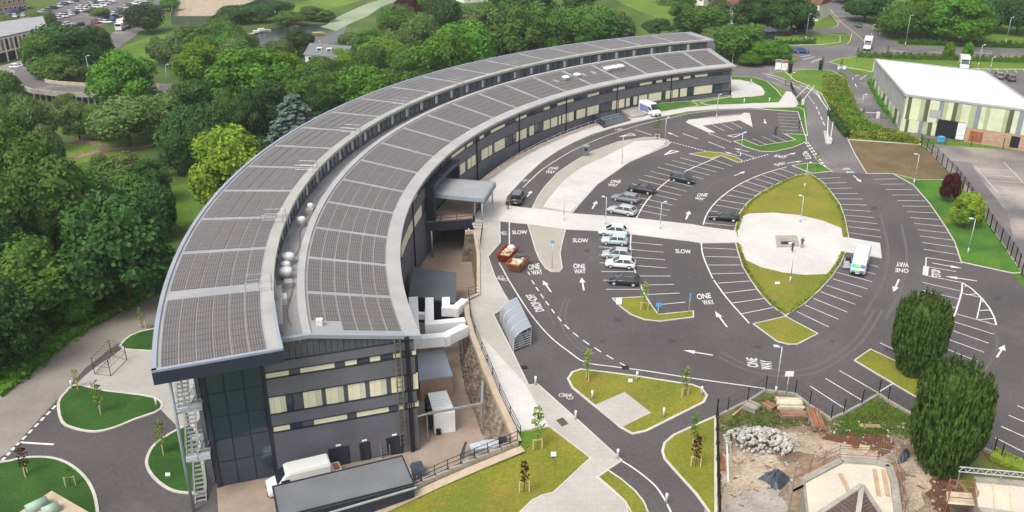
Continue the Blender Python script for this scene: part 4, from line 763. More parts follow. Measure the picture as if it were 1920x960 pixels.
# white ducts
def duct(px, zt, h=1.1, wd=1.1, label='', legs=True):
    P = [pz(x, y, zt) for x, y in px]; o = empty('air_duct', P[0] - Vector((0, 0, h)), 0, label, 'duct'); mb = MB()
    for i_, (a, b) in enumerate(zip(P, P[1:])): u = (b - a).normalized() * wd / 2; mb.bar(a - Vector((0, 0, h / 2 + .006 * i_)) - u * (.98 - .01 * i_), b - Vector((0, 0, h / 2 + .006 * i_)) + u * (.98 - .01 * i_), wd - .012 * i_, h)
    mb.build('duct_run', M['container_white'], o, o.location, fix=False)
    fl = MB()
    for a, b in zip(P, P[1:]):
        n = max(1, int((b - a).length / 2.2))
        for k in range(1, n): fl.bar(a.lerp(b, k / n) - (b - a).normalized() * .05 - Vector((0, 0, h / 2)), a.lerp(b, k / n) + (b - a).normalized() * .05 - Vector((0, 0, h / 2)), wd + .08, h + .08)
    if fl.v: fl.build('flange', M['container_white'], o, o.location)
    if legs:
        for p in (P[-1], P[len(P) // 2]): MB().tube((p.x, p.y, ZW), (p.x, p.y, zt - h), .07, n=6).build('support_leg', M['steel'], o, o.location)
    return o
duct([(775, 560), (776, 600), (779, 632), (835, 627), (866, 612)], 1.2, 1.3, 1.15, 'white air duct running past the gable corner and bending right')
duct([(805, 561), (805, 605), (864, 599)], 1.1, 1.2, 1.05, 'white L-shaped air duct in the middle of the plant yard')
duct([(836, 560), (836, 574), (854, 575), (868, 563)], 1.1, 1.2, 1.0, 'short white kinked air duct over the dark plant roof')
duct([(783, 586), (800, 588)], .6, .8, .6, 'small grey cross duct between the white ducts', False)
# gable corner pipework
pr = 104.6; gp = empty('pipe_ladder', pt(pr, ga(.6), ZW), 0, 'brown cable ladder and black pipes climbing the gable corner', 'pipework')
for dr in (0, .55): mb = MB(); mb.tube(pt(pr + dr, ga(.55), -3.0), pt(pr + dr, ga(.55), 9.6), .07, n=6); mb.build('ladder_rail', M['tray'], gp, gp.location)
for k in range(22): MB().bar(pt(pr, ga(.55), -2.6 + k * .56), pt(pr + .55, ga(.55), -2.6 + k * .56), .06, .06).build('rung', M['tray'], gp, gp.location)
for dr, m in ((-.55, 'black'), (-.8, 'black')): MB().tube(pt(pr + dr, ga(.5), ZW), pt(pr + dr, ga(.5), 9.7), .09, n=6).build('pipe', M[m], gp, gp.location)
# overhead gantry
gn = empty('steel_gantry', pz(905, 770), 0, 'grey steel pipe gantry crossing the yard to the stone wall', 'gantry'); GO = gn.location.copy()
zt = -.6; a, b, c = pz(800, 776, zt), pz(903, 757, zt), pz(905, 716, zt)
for u, v in ((a, b), (b, c)): MB().bar(u, v, .22, .22).build('beam', M['steel'], gn, GO)
MB().tube(Vector((b.x, b.y, ZW)), b, .1, n=8).build('post', M['steel'], gn, GO)
d = pz(716, 800, -.9); MB().bar(a, d, .12, .12).build('beam', M['white_metal'], gn, GO)
MB().tube(Vector((a.x, a.y, ZW)), a, .08, n=6).build('post', M['steel'], gn, GO); MB().tube(Vector((d.x, d.y, ZW)), d, .07, n=6).build('post', M['white_metal'], gn, GO)
def stair(name, a, b, wd, n, label, m='steel', rails=True):
    a, b = Vector(a), Vector(b); o = empty(name, a, 0, label, 'stairs'); u = (b - a); s = Vector((-u.y, u.x, 0)).normalized() * wd / 2
    for k in (-1, 1): MB().bar(a + s * k, b + s * k, .06, .25).build('stringer', M[m], o, a)
    for i in range(n): p = a.lerp(b, (i + .5) / n); MB().bar(p - s, p + s, u.to_2d().length / n * .75, .05).build('tread', M[m], o, a)
    if rails:
        for k in (-1, 1):
            mb = MB(); mb.tube(a + s * k + Vector((0, 0, 1)), b + s * k + Vector((0, 0, 1)), .04, n=5)
            for t in (0, .33, .66, 1): p = a.lerp(b, t) + s * k; mb.tube(p, p + Vector((0, 0, 1)), .035, n=5)
            mb.build('handrail', M[m], o, a)
    return o
stair('yard_stair', pz(724, 858), pz(716, 803, -1.0), .9, 9, 'steep steel stair rising beside the dark gable door', 'steel')
stair('yard_steps', pz(862, 872), pz(872, 845, -2.3), 3.0, 7, 'wide blue-grey metal steps below the silver housing', 'tarp', False)
# silver wedge housing
q = [pz(*p, -1.3) for p in T(640, 780, 4.8, [(1150, 255), (1290, 215), (1370, 207), (1445, 225), (1440, 262), (1310, 285), (1170, 308)])]
o = empty('silver_housing', Vector((q[0].x, q[0].y, ZW)), 0, 'silver faceted metal housing at the end of the stone wall', 'housing'); 
MB().prism([p - Vector((0, 0, 2.0)) for p in q], (0, 0, 1.6)).build('body', M['steel'], o, o.location); MB().prism([p - Vector((0, 0, .4)) for p in q], (0, 0, .4)).build('lid', M['galv'], o, o.location)
for t in (.3, .6): a, b = q[0].lerp(q[3], t), q[6].lerp(q[4], t); MB().bar(a + Vector((0, 0, .03)), b + Vector((0, 0, .03)), .08, .06).build('seam', M['white_metal'], o, o.location)
p = pz(946, 828, -1.4); MB().box((p.x, p.y, -2), (1.2, 1.4, 1.4)).build('intake', M['trim'], o, o.location)
mb = MB(); a, b = pz(880, 868, -1.5), pz(935, 838, -1.2); mb.bar(a, b, .5, .3); mb.build('chute', M['steel'], o, o.location)
# big box trailer
q = [pz(x, y, -.1) for x, y in ((511, 913), (754, 855), (776, 907))]; q.append(q[0] + q[2] - q[1])
tr = empty('box_trailer', Vector((q[0].x, q[0].y, ZW)), 0, 'long trailer with a flat grey roof parked along the gable', 'trailer'); TO = tr.location.copy()
MB().prism([Vector((p.x, p.y, -2.7)) for p in q], (0, 0, 2.4)).build('body', M['fascia'], tr, TO)
MB().prism([p - Vector((0, 0, .25)) for p in q], (0, 0, .25)).build('roof', M['grey_roof'], tr, TO)
mb = MB()
for i in range(4): mb.bar(q[i] + Vector((0, 0, .02)), q[(i + 1) % 4] + Vector((0, 0, .02)), .12, .14)
mb.build('roof_rim', M['trim'], tr, TO)
for i in (.75, .82, .9):
    for s in (.1, .9): p = q[0].lerp(q[1], i).lerp(q[3].lerp(q[2], i), s); p = Vector((p.x, p.y, ZW + .5)); ax_ = (q[3] - q[0]).normalized() * .2; MB().tube(p - ax_, p + ax_, .5, n=14).build('wheel', M['rubber'], tr, TO)
a, b = q[3] + Vector((0, 0, .2)), q[2] + Vector((0, 0, .2)); MB().tube(a + Vector((.3, -.5, -.8)), b + Vector((.3, -.4, -.3)), .12, n=8).build('side_pipe', M['steel'], tr, TO)
o = empty('tail_lift', pz(790, 905), 0, 'dark metal platform and frame behind the long trailer', 'platform')
MB().prism([pz(x, y, -3.2) for x, y in ((768, 872), (790, 866), (806, 905), (780, 916))], (0, 0, .2)).build('deck', M['tarp'], o, o.location)
for x, y in ((770, 874), (790, 867), (782, 912)): p = pz(x, y, -3.2); MB().tube((p.x, p.y, ZW), (p.x, p.y, -2.0), .05, n=6).build('post', M['white_metal'], o, o.location)
# bins and small things in yard
for x, y in ((770, 835), (779, 832)):
    p = pz(x, y + 4); b_ = MB().lathe(p, [(.34, 0), (.4, 1.0), (.43, 1.05), (.3, 1.15)], 10).build('wheelie_drum', M['rubber'], None, p, True); tag(b_, 'black round bin standing at the gable corner', 'bin', 'black bins at the gable corner')
for px, py, lab in ((840, 895, 'dark rock beside the stepped block wall'), (848, 893, 'black rubber tub by the metal steps')):
    p = pz(px, py); b_ = MB().lathe(p, [(.6, 0), (.75, .35), (.5, .7)], 8).build('yard_tub', M['tarp'], None, p); tag(b_, lab, 'tub')
# ---- external steel stair at the near end
es = empty('escape_stair', pt(124.6, -18.5, ZW), 0, 'galvanised steel escape stair beside the dark glass tower', 'stairs'); EO = es.location.copy()
MB().tube(pt(125.7, -19.4, ZW), pt(125.7, -19.4, 12.3), .16, n=8).build('column', M['roof_edge'], es, EO, True); MB().tube(pt(125.7, -15.6, ZW), pt(125.7, -15.6, 12.3), .14, n=8).build('column', M['roof_edge'], es, EO, True)
lev = [ZW, -1.3, 1.4, 4.1, 6.8, 9.5]
for i in range(5):
    z0, z1 = lev[i], lev[i + 1]; rr = 123.95 if i % 2 else 125.0; aa0, aa1 = (-18.9, -16.1) if i % 2 == 0 else (-16.1, -18.9)
    A_, B_ = pt(rr, aa0, z0), pt(rr, aa1, z1)
    s = (pt(rr + .5, aa0, z0) - A_)
    for k in (-1, 1): MB().bar(A_ + s * k, B_ + s * k, .06, .25).build('stringer', M['steel'], es, EO)
    tread = MB()
    for t in range(14): p = A_.lerp(B_, (t + .5) / 14); tr_ = MB().bar(p - s, p + s, .26, .04); tr_.build('tread', M['steel'], es, EO)
    mb = MB(); [mb.tube(A_ + s * k + Vector((0, 0, 1.05)), B_ + s * k + Vector((0, 0, 1.05)), .035, n=5) for k in (-1, 1)]; mb.build('handrail', M['steel'], es, EO)
    la = -19.3 if i % 2 else -15.9
    MB().sect(123.4, 125.6, la, la + .5, z1 - .1, z1, 1).build('landing', M['galv'], es, EO)
    mb = MB()
    for zz in (.35, .7, 1.1): mb.tube(pt(123.4, la, z1 + zz), pt(125.6, la, z1 + zz), .035, n=5)
    for rr2 in (123.4, 124.5, 125.6): mb.tube(pt(rr2, la, z1), pt(rr2, la, z1 + 1.1), .035, n=5)
    mb.build('guard_rail', M['steel'], es, EO)
# cycle cage
qc = [pz(x, y) for x, y in ((178, 702), (208, 706), (238, 676), (210, 668))]
cy = empty('cycle_cage', qc[0], 0, 'open black mesh cycle shelter on the western paving', 'shelter')
for p in qc: MB().tube(p, p + Vector((0, 0, 2.3)), .05, n=6).build('post', M['fence'], cy, qc[0])
mb = MB()
for i in range(4):
    a, b = qc[i], qc[(i + 1) % 4]
    for z in (.1, 1.2, 2.3): mb.tube(a + Vector((0, 0, z)), b + Vector((0, 0, z)), .03, n=4)
mb.build('frame_rail', M['fence'], cy, qc[0])
for k in range(9): a = qc[0].lerp(qc[3], k / 8); b = qc[1].lerp(qc[2], k / 8); MB().tube(a.lerp(b, .2) + Vector((0, 0, .0)), a.lerp(b, .2) + Vector((0, 0, .8)), .04, n=4).build('cycle_stand', M['steel'], cy, qc[0])
mb = MB()
for k in range(9): a = qc[0].lerp(qc[3], k / 8); b = qc[1].lerp(qc[2], k / 8); mb.tube(a + Vector((0, 0, 2.3)), b + Vector((0, 0, 2.3)), .025, n=4)
mb.build('roof_bars', M['fence'], cy, qc[0])
# pipe roof at the bottom left corner
q = [pz(x, y, -2.2) for x, y in T(0, 640, 3, [(110, 960), (290, 840), (500, 960), (330, 1120)])]
ph = empty('pump_house', Vector((q[1].x, q[1].y, ZW)), 0, 'low tan flat roof carrying two pale green pipes', 'building')
MB().prism([Vector((p.x, p.y, ZW)) for p in q], (0, 0, 1.9)).build('roof_slab', M['stone_cap'], ph, ph.location)
for a, b in (((150, 950), (265, 895)), ((240, 965), (330, 925))): A_, B_ = [pz(x, y, -1.9) for x, y in T(0, 640, 3, [a, b])]; MB().tube(A_, B_, .5, n=12).build('pipe', flat('pipe_green', (.30, .42, .33), .5) if 'pipe_green' not in M else M['pipe_green'], ph, ph.location, True)
# ---- things in the roof valley and on the roofs
def cowl(px, py, r, lab):
    p = pz(px, py, 10.32); o = empty('roof_cowl', p, 0, lab, 'vent', 'white round cowls in the roof valley')
    MB().lathe(p, [(r * .6, 0), (r * .6, .5)], 12).build('neck', M['galv'], o, p, True); MB().lathe(p, [(r * .6, .4), (r, .55), (r, 1.0), (r * .85, 1.2), (r * .2, 1.28)], 14).build('hood', M['white_metal'], o, p, True)
for x, y, r in ((566, 424, .55), (541, 494, .75), (537, 510, .55), (537, 522, .75), (583, 398, .4)): cowl(x, y, r, 'white round ventilation cowl in the valley between the roofs')
for x0, y0, x1, y1, w_, h_, lab, m in ((517, 556, 519, 630, 1.3, 1.2, 'long pale grey duct box at the near end of the roof valley', 'roof_eave'), (531, 562, 533, 572, .7, .7, 'small white twin box beside the long valley duct', 'white_metal'), (541, 533, 542, 541, .8, .6, 'beige cube unit in the roof valley', 'roof_cream'), (580, 404, 586, 394, .9, .7, 'grey box unit high in the roof valley', 'roof_cream'), (599, 612, 600, 607, .6, .6, 'white box vent on the near front roof', 'white_metal')):
    zz = 10.3 if x0 < 590 else 11.0; a, b = pz(x0, y0, zz), pz(x1, y1, zz); o = empty('roof_unit', a, 0, lab, 'roof unit'); MB().bar(a + Vector((0, 0, h_ / 2)), b + Vector((0, 0, h_ / 2)), w_, h_).build('casing', M[m], o, a); MB().bar(a + Vector((0, 0, h_ + .03)), b + Vector((0, 0, h_ + .03)), w_ * 1.08, .06).build('lid', M[m], o, a)
mb = MB()
for k in range(26): mb.tube(pt(114.6 + .3 * sin(k), -16 + k * .9, 10.45), pt(114.6 + .3 * sin(k + 1), -16 + (k + 1) * .9, 10.45), .035, n=5, cap=False)
tag(mb.build('valley_pipe', M['rust'], None, pt(114.6, -16, 10.4)), 'thin rust-red pipe run along the roof valley', 'pipe')
for x, y, lab in ((1139, 128, 'first'), (1151, 125, 'middle'), (1163, 123, 'last')):
    p = py_(x, y, 100); r_ = 108.8; a = ang(x, 108.8, zr(108.8), 30, 68); p = pt(108.8, a, zr(108.8)); o = empty('skylight', p, -R(a), {'first': 'white domed skylight in the row of three, next to a wide roof gap', 'middle': 'middle white domed skylight in the row of three', 'last': 'white domed skylight ending the row of three'}[lab], 'skylight'); MB().box((0, 0, .25), (1.5, 1.7, .5)).build('upstand', M['steel'], o); MB().lathe((0, 0, .5), [(.95, 0), (.8, .2), (.3, .32)], 8).build('dome', M['light_white'], o)
for x, lab in ((1061, 'lone white skylight on the front roof beside a panel gap'), (1082, 'white skylight between two panel arrays on the front roof')):
    a = ang(x, 108.8, zr(108.8), 30, 68); p = pt(108.8, a, zr(108.8)); o = empty('skylight', p, -R(a), lab, 'skylight'); MB().box((0, 0, .25), (1.3, 1.6, .5)).build('upstand', M['steel'], o); MB().lathe((0, 0, .5), [(.85, 0), (.7, .2), (.3, .3)], 8).build('dome', M['light_white'], o)
for k, a in enumerate((-14.0, -4.9, 4.3, 13.6, 22.8, 32, 41.3)):
    o = empty('roof_guardrail', pt(116.4, a, 12.95), 0, 'galvanised access guardrail on the inner edge of the rear roof', 'guardrail', 'access guardrails on the rear roof edge'); O = o.location.copy(); mb = MB()
    for z in (.5, 1.1): mb.tube(pt(116.1, a - .5, 12.95 + z), pt(116.1, a + .5, 12.95 + z), .025, n=5); mb.tube(pt(116.1, a - .5, 12.95 + z), pt(118.6, a - .5, 12.95 + z), .025, n=5); mb.tube(pt(116.1, a + .5, 12.95 + z), pt(118.6, a + .5, 12.95 + z), .025, n=5)
    mb.build('rails', M['steel'], o, O)
    for r_, da in ((116.1, -.5), (116.1, .5), (118.6, -.5), (118.6, .5), (117.3, -.5), (117.3, .5)): MB().tube(pt(r_, a + da, 12.95), pt(r_, a + da, 14.1), .04, n=5).build('post', M['steel'], o, O)
    mb = MB(); [mb.bar(pt(115.75, a - .18, 10.5 + t * .35), pt(115.75, a + .18, 10.5 + t * .35), .05, .05) for t in range(8)]; [mb.tube(pt(115.75, a + s, 10.3), pt(115.75, a + s, 13.9), .025, n=5) for s in (-.18, .18)]; mb.build('ladder', M['steel'], o, O)
# ================================================================== vehicles, lamps, people, fences, hall, building site
def paint(col): 
    n = 'car_%d_%d_%d' % tuple(int(c * 255) for c in col)
    if n not in M: m = flat(n, col, .28, spec=.5); m.node_tree.nodes['Principled BSDF'].inputs['Coat Weight'].default_value = .4
    return M[n]
def loft(mb, secs, cap=True):
    n = len(secs[0]); vs = [v for s in secs for v in s]; fs = []
    for k in range(len(secs) - 1):
        for i in range(n): fs.append((k * n + i, k * n + (i + 1) % n, (k + 1) * n + (i + 1) % n, (k + 1) * n + i))
    if cap: fs += [tuple(reversed(range(n))), tuple(range((len(secs) - 1) * n, len(secs) * n))]
    return mb.add(vs, fs)
KIND = {  # L, W, H, belt, hood0, hood1, ws base, roof front, roof rear, rear base (fractions of L from centre)
    'hatch': (4.2, 1.78, 1.46, .93, .66, .90, .25, .03, -.34, -.49), 'suv': (4.35, 1.84, 1.60, 1.03, .80, 1.00, .25, .04, -.34, -.485), 'estate': (4.7, 1.82, 1.46, .93, .66, .88, .21, .05, -.36, -.475),
    'saloon': (4.8, 1.85, 1.44, .93, .66, .88, .19, .03, -.22, -.38), 'mpv': (4.4, 1.8, 1.7, 1.02, .75, .98, .30, .10, -.42, -.49), 'mini': (3.85, 1.72, 1.42, .93, .74, .88, .20, .08, -.40, -.48), 'taxi': (4.7, 1.85, 1.85, 1.1, .85, 1.05, .22, .12, -.44, -.49), 'pickup': (4.6, 1.9, 1.75, 1.08, .85, 1.05, .2, .06, -.3, -.45)}
def make_car(kind, col, label, loc=(0, 0, 0), rz=0, group=None, roofm=None, name='parked_car', cat='car'):
    L, W, Hh, zb, h0, h1, wb, rf, rr, rb = KIND[kind]; pm = paint(col); o = empty(name, loc, rz, label, cat, group); w = W / 2
    def sec(x, hw, z0, z1): return [Vector((x * L, y * hw, z)) for y, z in ((-.86, z0), (-1, z0 + .18), (-1, (z0 + z1) / 2 + .05), (-.95, z1 - .1), (-.84, z1), (.84, z1), (.95, z1 - .1), (1, (z0 + z1) / 2 + .05), (1, z0 + .18), (.86, z0))]
    mb = MB(); loft(mb, [sec(.5, w * .78, .32, h0 - .12), sec(.485, w * .9, .24, h0), sec(.44, w * .97, .2, h0 + .06), sec(.33, w, .2, (h0 + h1) / 2 + .03), sec(wb + .02, w, .2, h1), sec(.0, w, .2, zb), sec(rb + .06, w, .22, zb + .02), sec(-.465, w * .97, .26, zb), sec(-.49, w * .9, .3, zb - .06), sec(-.5, w * .8, .36, zb - .22)]); mb.build('body', pm, o, sm=True)
    def ring(x0, x1, hw, z, hw2=None): hw2 = hw2 or hw; return [Vector((x0 * L, -hw * .9, z)), Vector((x0 * L - .1, -hw, z)), Vector((x1 * L + .1, -hw2, z)), Vector((x1 * L, -hw2 * .9, z)), Vector((x1 * L, hw2 * .9, z)), Vector((x1 * L + .1, hw2, z)), Vector((x0 * L - .1, hw, z)), Vector((x0 * L, hw * .9, z))]
    gh = MB(); bot = ring(wb, rb + .02, w * .93, zb - .02); top = ring(rf, rr, w * .74, Hh - .05); loft(gh, [bot, top]); gh.build('windows', M['glass_car'], o)
    rm = MB(); loft(rm, [[p + Vector((0, 0, -.015)) for p in ring(rf + .012, rr - .012, w * .76, Hh - .05)], ring(rf - .01, rr + .01, w * .70, Hh)]); rm.build('roof', roofm or pm, o, sm=False)
    pl = MB()
    for s in (-1, 1):
        for xb, xt in ((wb, rf), (rb + .02, rr)): pl.bar((xb * L, s * w * .9, zb - .02), (xt * L, s * w * .73, Hh - .05), .09, .07)
        xm = (wb + rb) / 2 + .03; pl.bar((xm * L, s * w * .935, zb), (xm * L, s * w * .75, Hh - .05), .09, .05); pl.bar(((rb + .1) * L, s * w * .93, zb), ((rr + .05) * L, s * w * .745, Hh - .05), .10, .05)
    pl.build('pillars', pm, o)
    for s in (-1, 1):
        for x in (.31, -.30):
            t = MB().tube((x * L, s * (w - .2), .32), (x * L, s * (w + .015), .32), .32, n=14).build('wheel', M['rubber'], o, sm=False); MB().tube((x * L, s * (w - .1), .32), (x * L, s * (w + .03), .32), .2, n=10).build('rim', M['galv'], t)
        MB().box((.475 * L, s * w * .68, h0 - .1), (.12, .34, .14)).build('headlight', M['light_white'], o); MB().box((-.488 * L, s * w * .74, zb - .18), (.1, .28, .2)).build('tail_light', M['red_light'], o)
        MB().box(((wb - .02) * L, s * (w + .07), zb + .02), (.16, .16, .12)).build('wing_mirror', pm, o)
    MB().box((-.5 * L, 0, .55), (.03, .5, .11)).build('number_plate', M['plate_yellow'], o); MB().box((.5 * L, 0, .42), (.03, .5, .11)).build('number_plate', M['sign_white'], o)
    MB().box((.492 * L, 0, .38), (.06, W * .6, .18)).build('grille', M['black'], o)
    return o
def head(a, b): A, B = g(*a), g(*b); return atan2(B.y - A.y, B.x - A.x)
hl = head((1251, 405), (1150, 385)); hl2 = head((1251, 503), (1124, 493)); WHT, SIL, BLK, DGR = (.75, .75, .75), (.42, .43, .45), (.012, .012, .015), (.05, .055, .06)
make_car('estate', SIL, 'silver estate car parked next to the walkway', g(1166, 400, .03), hl)
make_car('estate', (.20, .215, .23), 'grey estate car parked between silver estate and black saloon', g(1173, 377, .03), hl)
make_car('saloon', BLK, 'black car with red tail lights among the upper bays', g(1203, 360, .03), hl)
make_car('mpv', (.02, .022, .03), 'dark people carrier alone in the right-hand upper bays', g(1280, 341, .03), hl + pi)
make_car('suv', WHT, 'white crossover parked hard against the walkway', g(1149, 440, .03), hl2)
make_car('mini', (.42, .55, .56), 'pale mint-blue compact car beside the white crossover', g(1152, 457, .03), hl2)
make_car('hatch', (.40, .41, .43), 'silver hatchback parked beside a white hatchback', g(1156, 483, .03), hl2)
make_car('hatch', WHT, 'white hatchback parked beside a silver hatchback', g(1163, 500, .03), hl2)
make_car('hatch', (.015, .015, .02), 'black hatchback at the end of the lower bays', g(1170, 532, .03), hl2)
make_car('saloon', BLK, 'black saloon alone beside the leaf-shaped lawn', g(1357, 412, .03), head((1377, 423), (1319, 418)))
make_car('taxi', (.018, .02, .024), 'black taxi waiting at the kerb near the canopy', g(971, 377, .03), head((985, 372), (993, 354)), roofm=paint((.10, .115, .12)), name='taxi', cat='taxi')
make_car('hatch', (.03, .08, .30), 'blue car on the main road beside the junction', g(1502, 99, .1), head((1480, 100), (1530, 99)), name='moving_car')
make_car('hatch', (.02, .04, .08), 'dark car parked behind the grass peninsula', g(1497, 60, .1), head((1480, 60), (1530, 58)))
make_car('hatch', (.03, .22, .08), 'small green car beside the climbing road', g(1608, 50, .1), head((1640, 80), (1590, 40)))
make_car('hatch', (.16, .17, .19), 'grey car parked behind the white hall next to a yellow bush', g(1872, 146, .13), head((1872, 150), (1866, 140)) + .1)
make_car('hatch', (.07, .08, .10), 'dark blue-grey car parked behind the white hall', g(1894, 150, .13), head((1894, 153), (1888, 143)) + .1)
def make_van(label, loc, rz, col, name='van', L=5.6, W=2.0, Hh=2.6, nose=1.0, stripe=None, windows=False, front=None, door=False, cat='van', roofbox=0):
    o = empty(name, loc, rz, label, cat); w = W / 2; pm = paint(col)
    def sec(x, hw, z0, z1, t=.86): return [Vector((x, y * hw, z)) for y, z in ((-.9, z0), (-1, z0 + .2), (-1, z0 + (z1 - z0) * .55), (-.97, z1 - .25), (-t, z1), (t, z1), (.97, z1 - .25), (1, z0 + (z1 - z0) * .55), (1, z0 + .2), (.9, z0))]
    f = L / 2; mb = MB(); loft(mb, [sec(f, w * .8, .35, .95), sec(f - .12, w * .93, .28, 1.15), sec(f - .75, w, .28, 1.35), sec(f - nose - .02, w, .28, 1.42)], True)
    loft(mb, [sec(f - nose - .02, w, .28, 1.45), sec(f - nose - .85, w, .28, Hh - .12, .82), sec(f - nose - 1.2, w, .28, Hh), sec(-f + .15, w, .3, Hh), sec(-f, w * .95, .35, Hh - .1)]); mb.build('body', pm, o)
    ws = MB(); ws.add([Vector((f - nose + .04, y * w * .86, 1.45)) for y in (-1, 1)] + [Vector((f - nose - .80, y * w * .76, Hh - .14)) for y in (1, -1)], [(0, 1, 2, 3)]); ws.add([Vector((f - nose + .02, y * w * .85, 1.42)) for y in (-1, 1)] + [Vector((f - nose - .82, y * w * .75, Hh - .17)) for y in (1, -1)], [(3, 2, 1, 0)]); ws.build('windscreen', M['glass_car'], o)
    for s in (-1, 1):
        MB().box((f - nose - .75, s * (w + .004), 1.62), (.85, .03, .6)).build('side_window', M['glass_car'], o)
        if windows:
            for k in range(3): MB().box((f - nose - 1.75 - k * 1.0, s * (w + .006), 1.75), (.9, .03, .6)).build('side_window', M['glass_car'], o)
        for x in (f - .95, -f + 1.1):
            t = MB().tube((x, s * (w - .25), .36), (x, s * (w + .02), .36), .36, n=14).build('wheel', M['rubber'], o); MB().tube((x, s * (w - .1), .36), (x, s * (w + .035), .36), .2, n=10).build('rim', M['galv'], t)
        MB().box((f - .12, s * w * .72, .95), (.2, .32, .26)).build('headlight', M['light_white'], o); MB().box((-f + .03, s * w * .9, 1.3), (.1, .16, .6)).build('tail_light', M['red_light'], o); MB().box((f - nose - .1, s * (w + .14), 1.5), (.16, .26, .3)).build('wing_mirror', M['black'], o)
        if stripe: MB().box((-.75, s * (w + .012), 1.3), (L * .55, .03, 1.3)).build('side_panel', paint(stripe), o)
    MB().box((f + .0, 0, .45), (.1, W * .8, .3)).build('bumper', M['black'], o)
    MB().box((f + .06, 0, .5), (.03, .52, .12)).build('number_plate', M['sign_white'], o)
    if front:
        for i, c in enumerate(front): MB().box((f - .45, (i - (len(front) - 1) / 2) * W * .28, 1.36), (.62, W * .28, .03), M=Matrix.Rotation(.22, 3, 'Y')).build('bonnet_panel', paint(c), o); MB().box((f - .02, (i - (len(front) - 1) / 2) * W * .27, .78), (.1, W * .26, .26)).build('bonnet_panel', paint(c), o)
    if door:
        d = MB().box((f - nose - .35, -(w + .5), 1.15), (.08, 1.0, 1.5), rz=.35).build('open_door', paint((.5, .52, .54)), o); MB().box((f - nose - .35, -(w + .5), 1.75), (.1, .8, .5), rz=.35).build('door_window', M['glass_car'], d); MB().box((f - nose - .95, -(w + .004), 1.3), (.9, .04, 1.8)).build('door_opening', M['black'], o)
    if roofbox: MB().box((-.4 - nose * .3, 0, Hh + roofbox / 2 - .05), (L * .74, W * 1.06, roofbox)).build('box_body', pm, o); MB().box((L / 2 - nose - 1.2, 0, Hh + roofbox * .4), (.9, W * .95, roofbox * .8)).build('luton_nose', pm, o)
    return o
make_van('white delivery van with a blue-violet side by the far door', g(1218, 214, .03), head((1200, 205), (1236, 221)), (.78, .78, .80), L=6.0, stripe=(.20, .20, .45))
make_van('white minibus with green and turquoise bonnet and an open door', g(1611, 503, .03), head((1617, 478), (1603, 522)), (.62, .64, .68), name='minibus', cat='minibus', L=5.9, Hh=2.5, windows=False, front=[(.02, .62, .68), (.32, .62, .10), (.10, .16, .45)], door=True)
make_van('white motorhome parked behind the white hall', g(1806, 128, .13), head((1803, 118), (1806, 128)), (.78, .79, .80), name='motorhome', cat='motorhome', L=6.2, W=2.2, roofbox=.6)
make_van('white box van driving at the road junction', g(1626, 92, .1), head((1629, 84), (1624, 96)), (.78, .78, .78), name='box_van', L=5.6, roofbox=.8)
v = make_van('white van half hidden behind the long trailer', pz(562, 913, ZW + .06), atan2(-(pz(754, 855).y - pz(511, 913).y), -(pz(754, 855).x - pz(511, 913).x)), (.74, .74, .70), L=6.2, Hh=2.6); MB().box((-3.7, 0, 1.2), (.9, 1.7, .2)).build('tail_lift', M['white_metal'], v); MB().box((-3.75, 0, 1.4), (.5, .8, .3)).build('crate', M['rust'], v)
# lorry far left
lo = empty('lorry', pz(232, 55), 0, 'white and red box lorry on the far western road', 'lorry'); d_ = (pz(245, 48) - pz(215, 60)); lo.rotation_euler = (0, 0, atan2(d_.y, d_.x) + pi)
MB().box((-1.2, 0, 2.4), (7, 2.5, 2.9)).build('cargo_box', paint((.75, .72, .68)), lo); MB().box((-1.2, -1.27, 2.5), (6.6, .06, 1.9)).build('red_panel', paint((.45, .03, .03)), lo); MB().box((-1.2, 1.27, 2.5), (6.6, .06, 1.9)).build('red_panel', paint((.45, .03, .03)), lo); MB().box((3.4, 0, 1.6), (1.9, 2.3, 2.4)).build('cab', paint((.7, .7, .7)), lo); MB().box((4.36, 0, 2.2), (.06, 2.0, .8)).build('windscreen', M['glass_car'], lo); MB().box((0, 0, .75), (8, 2.0, .35)).build('chassis', M['black'], lo)
for x in (3.2, -2.2, -3.4):
    for s in (-1, 1): MB().tube((x, s * .95, .5), (x, s * 1.25, .5), .5, n=12).build('wheel', M['rubber'], lo)
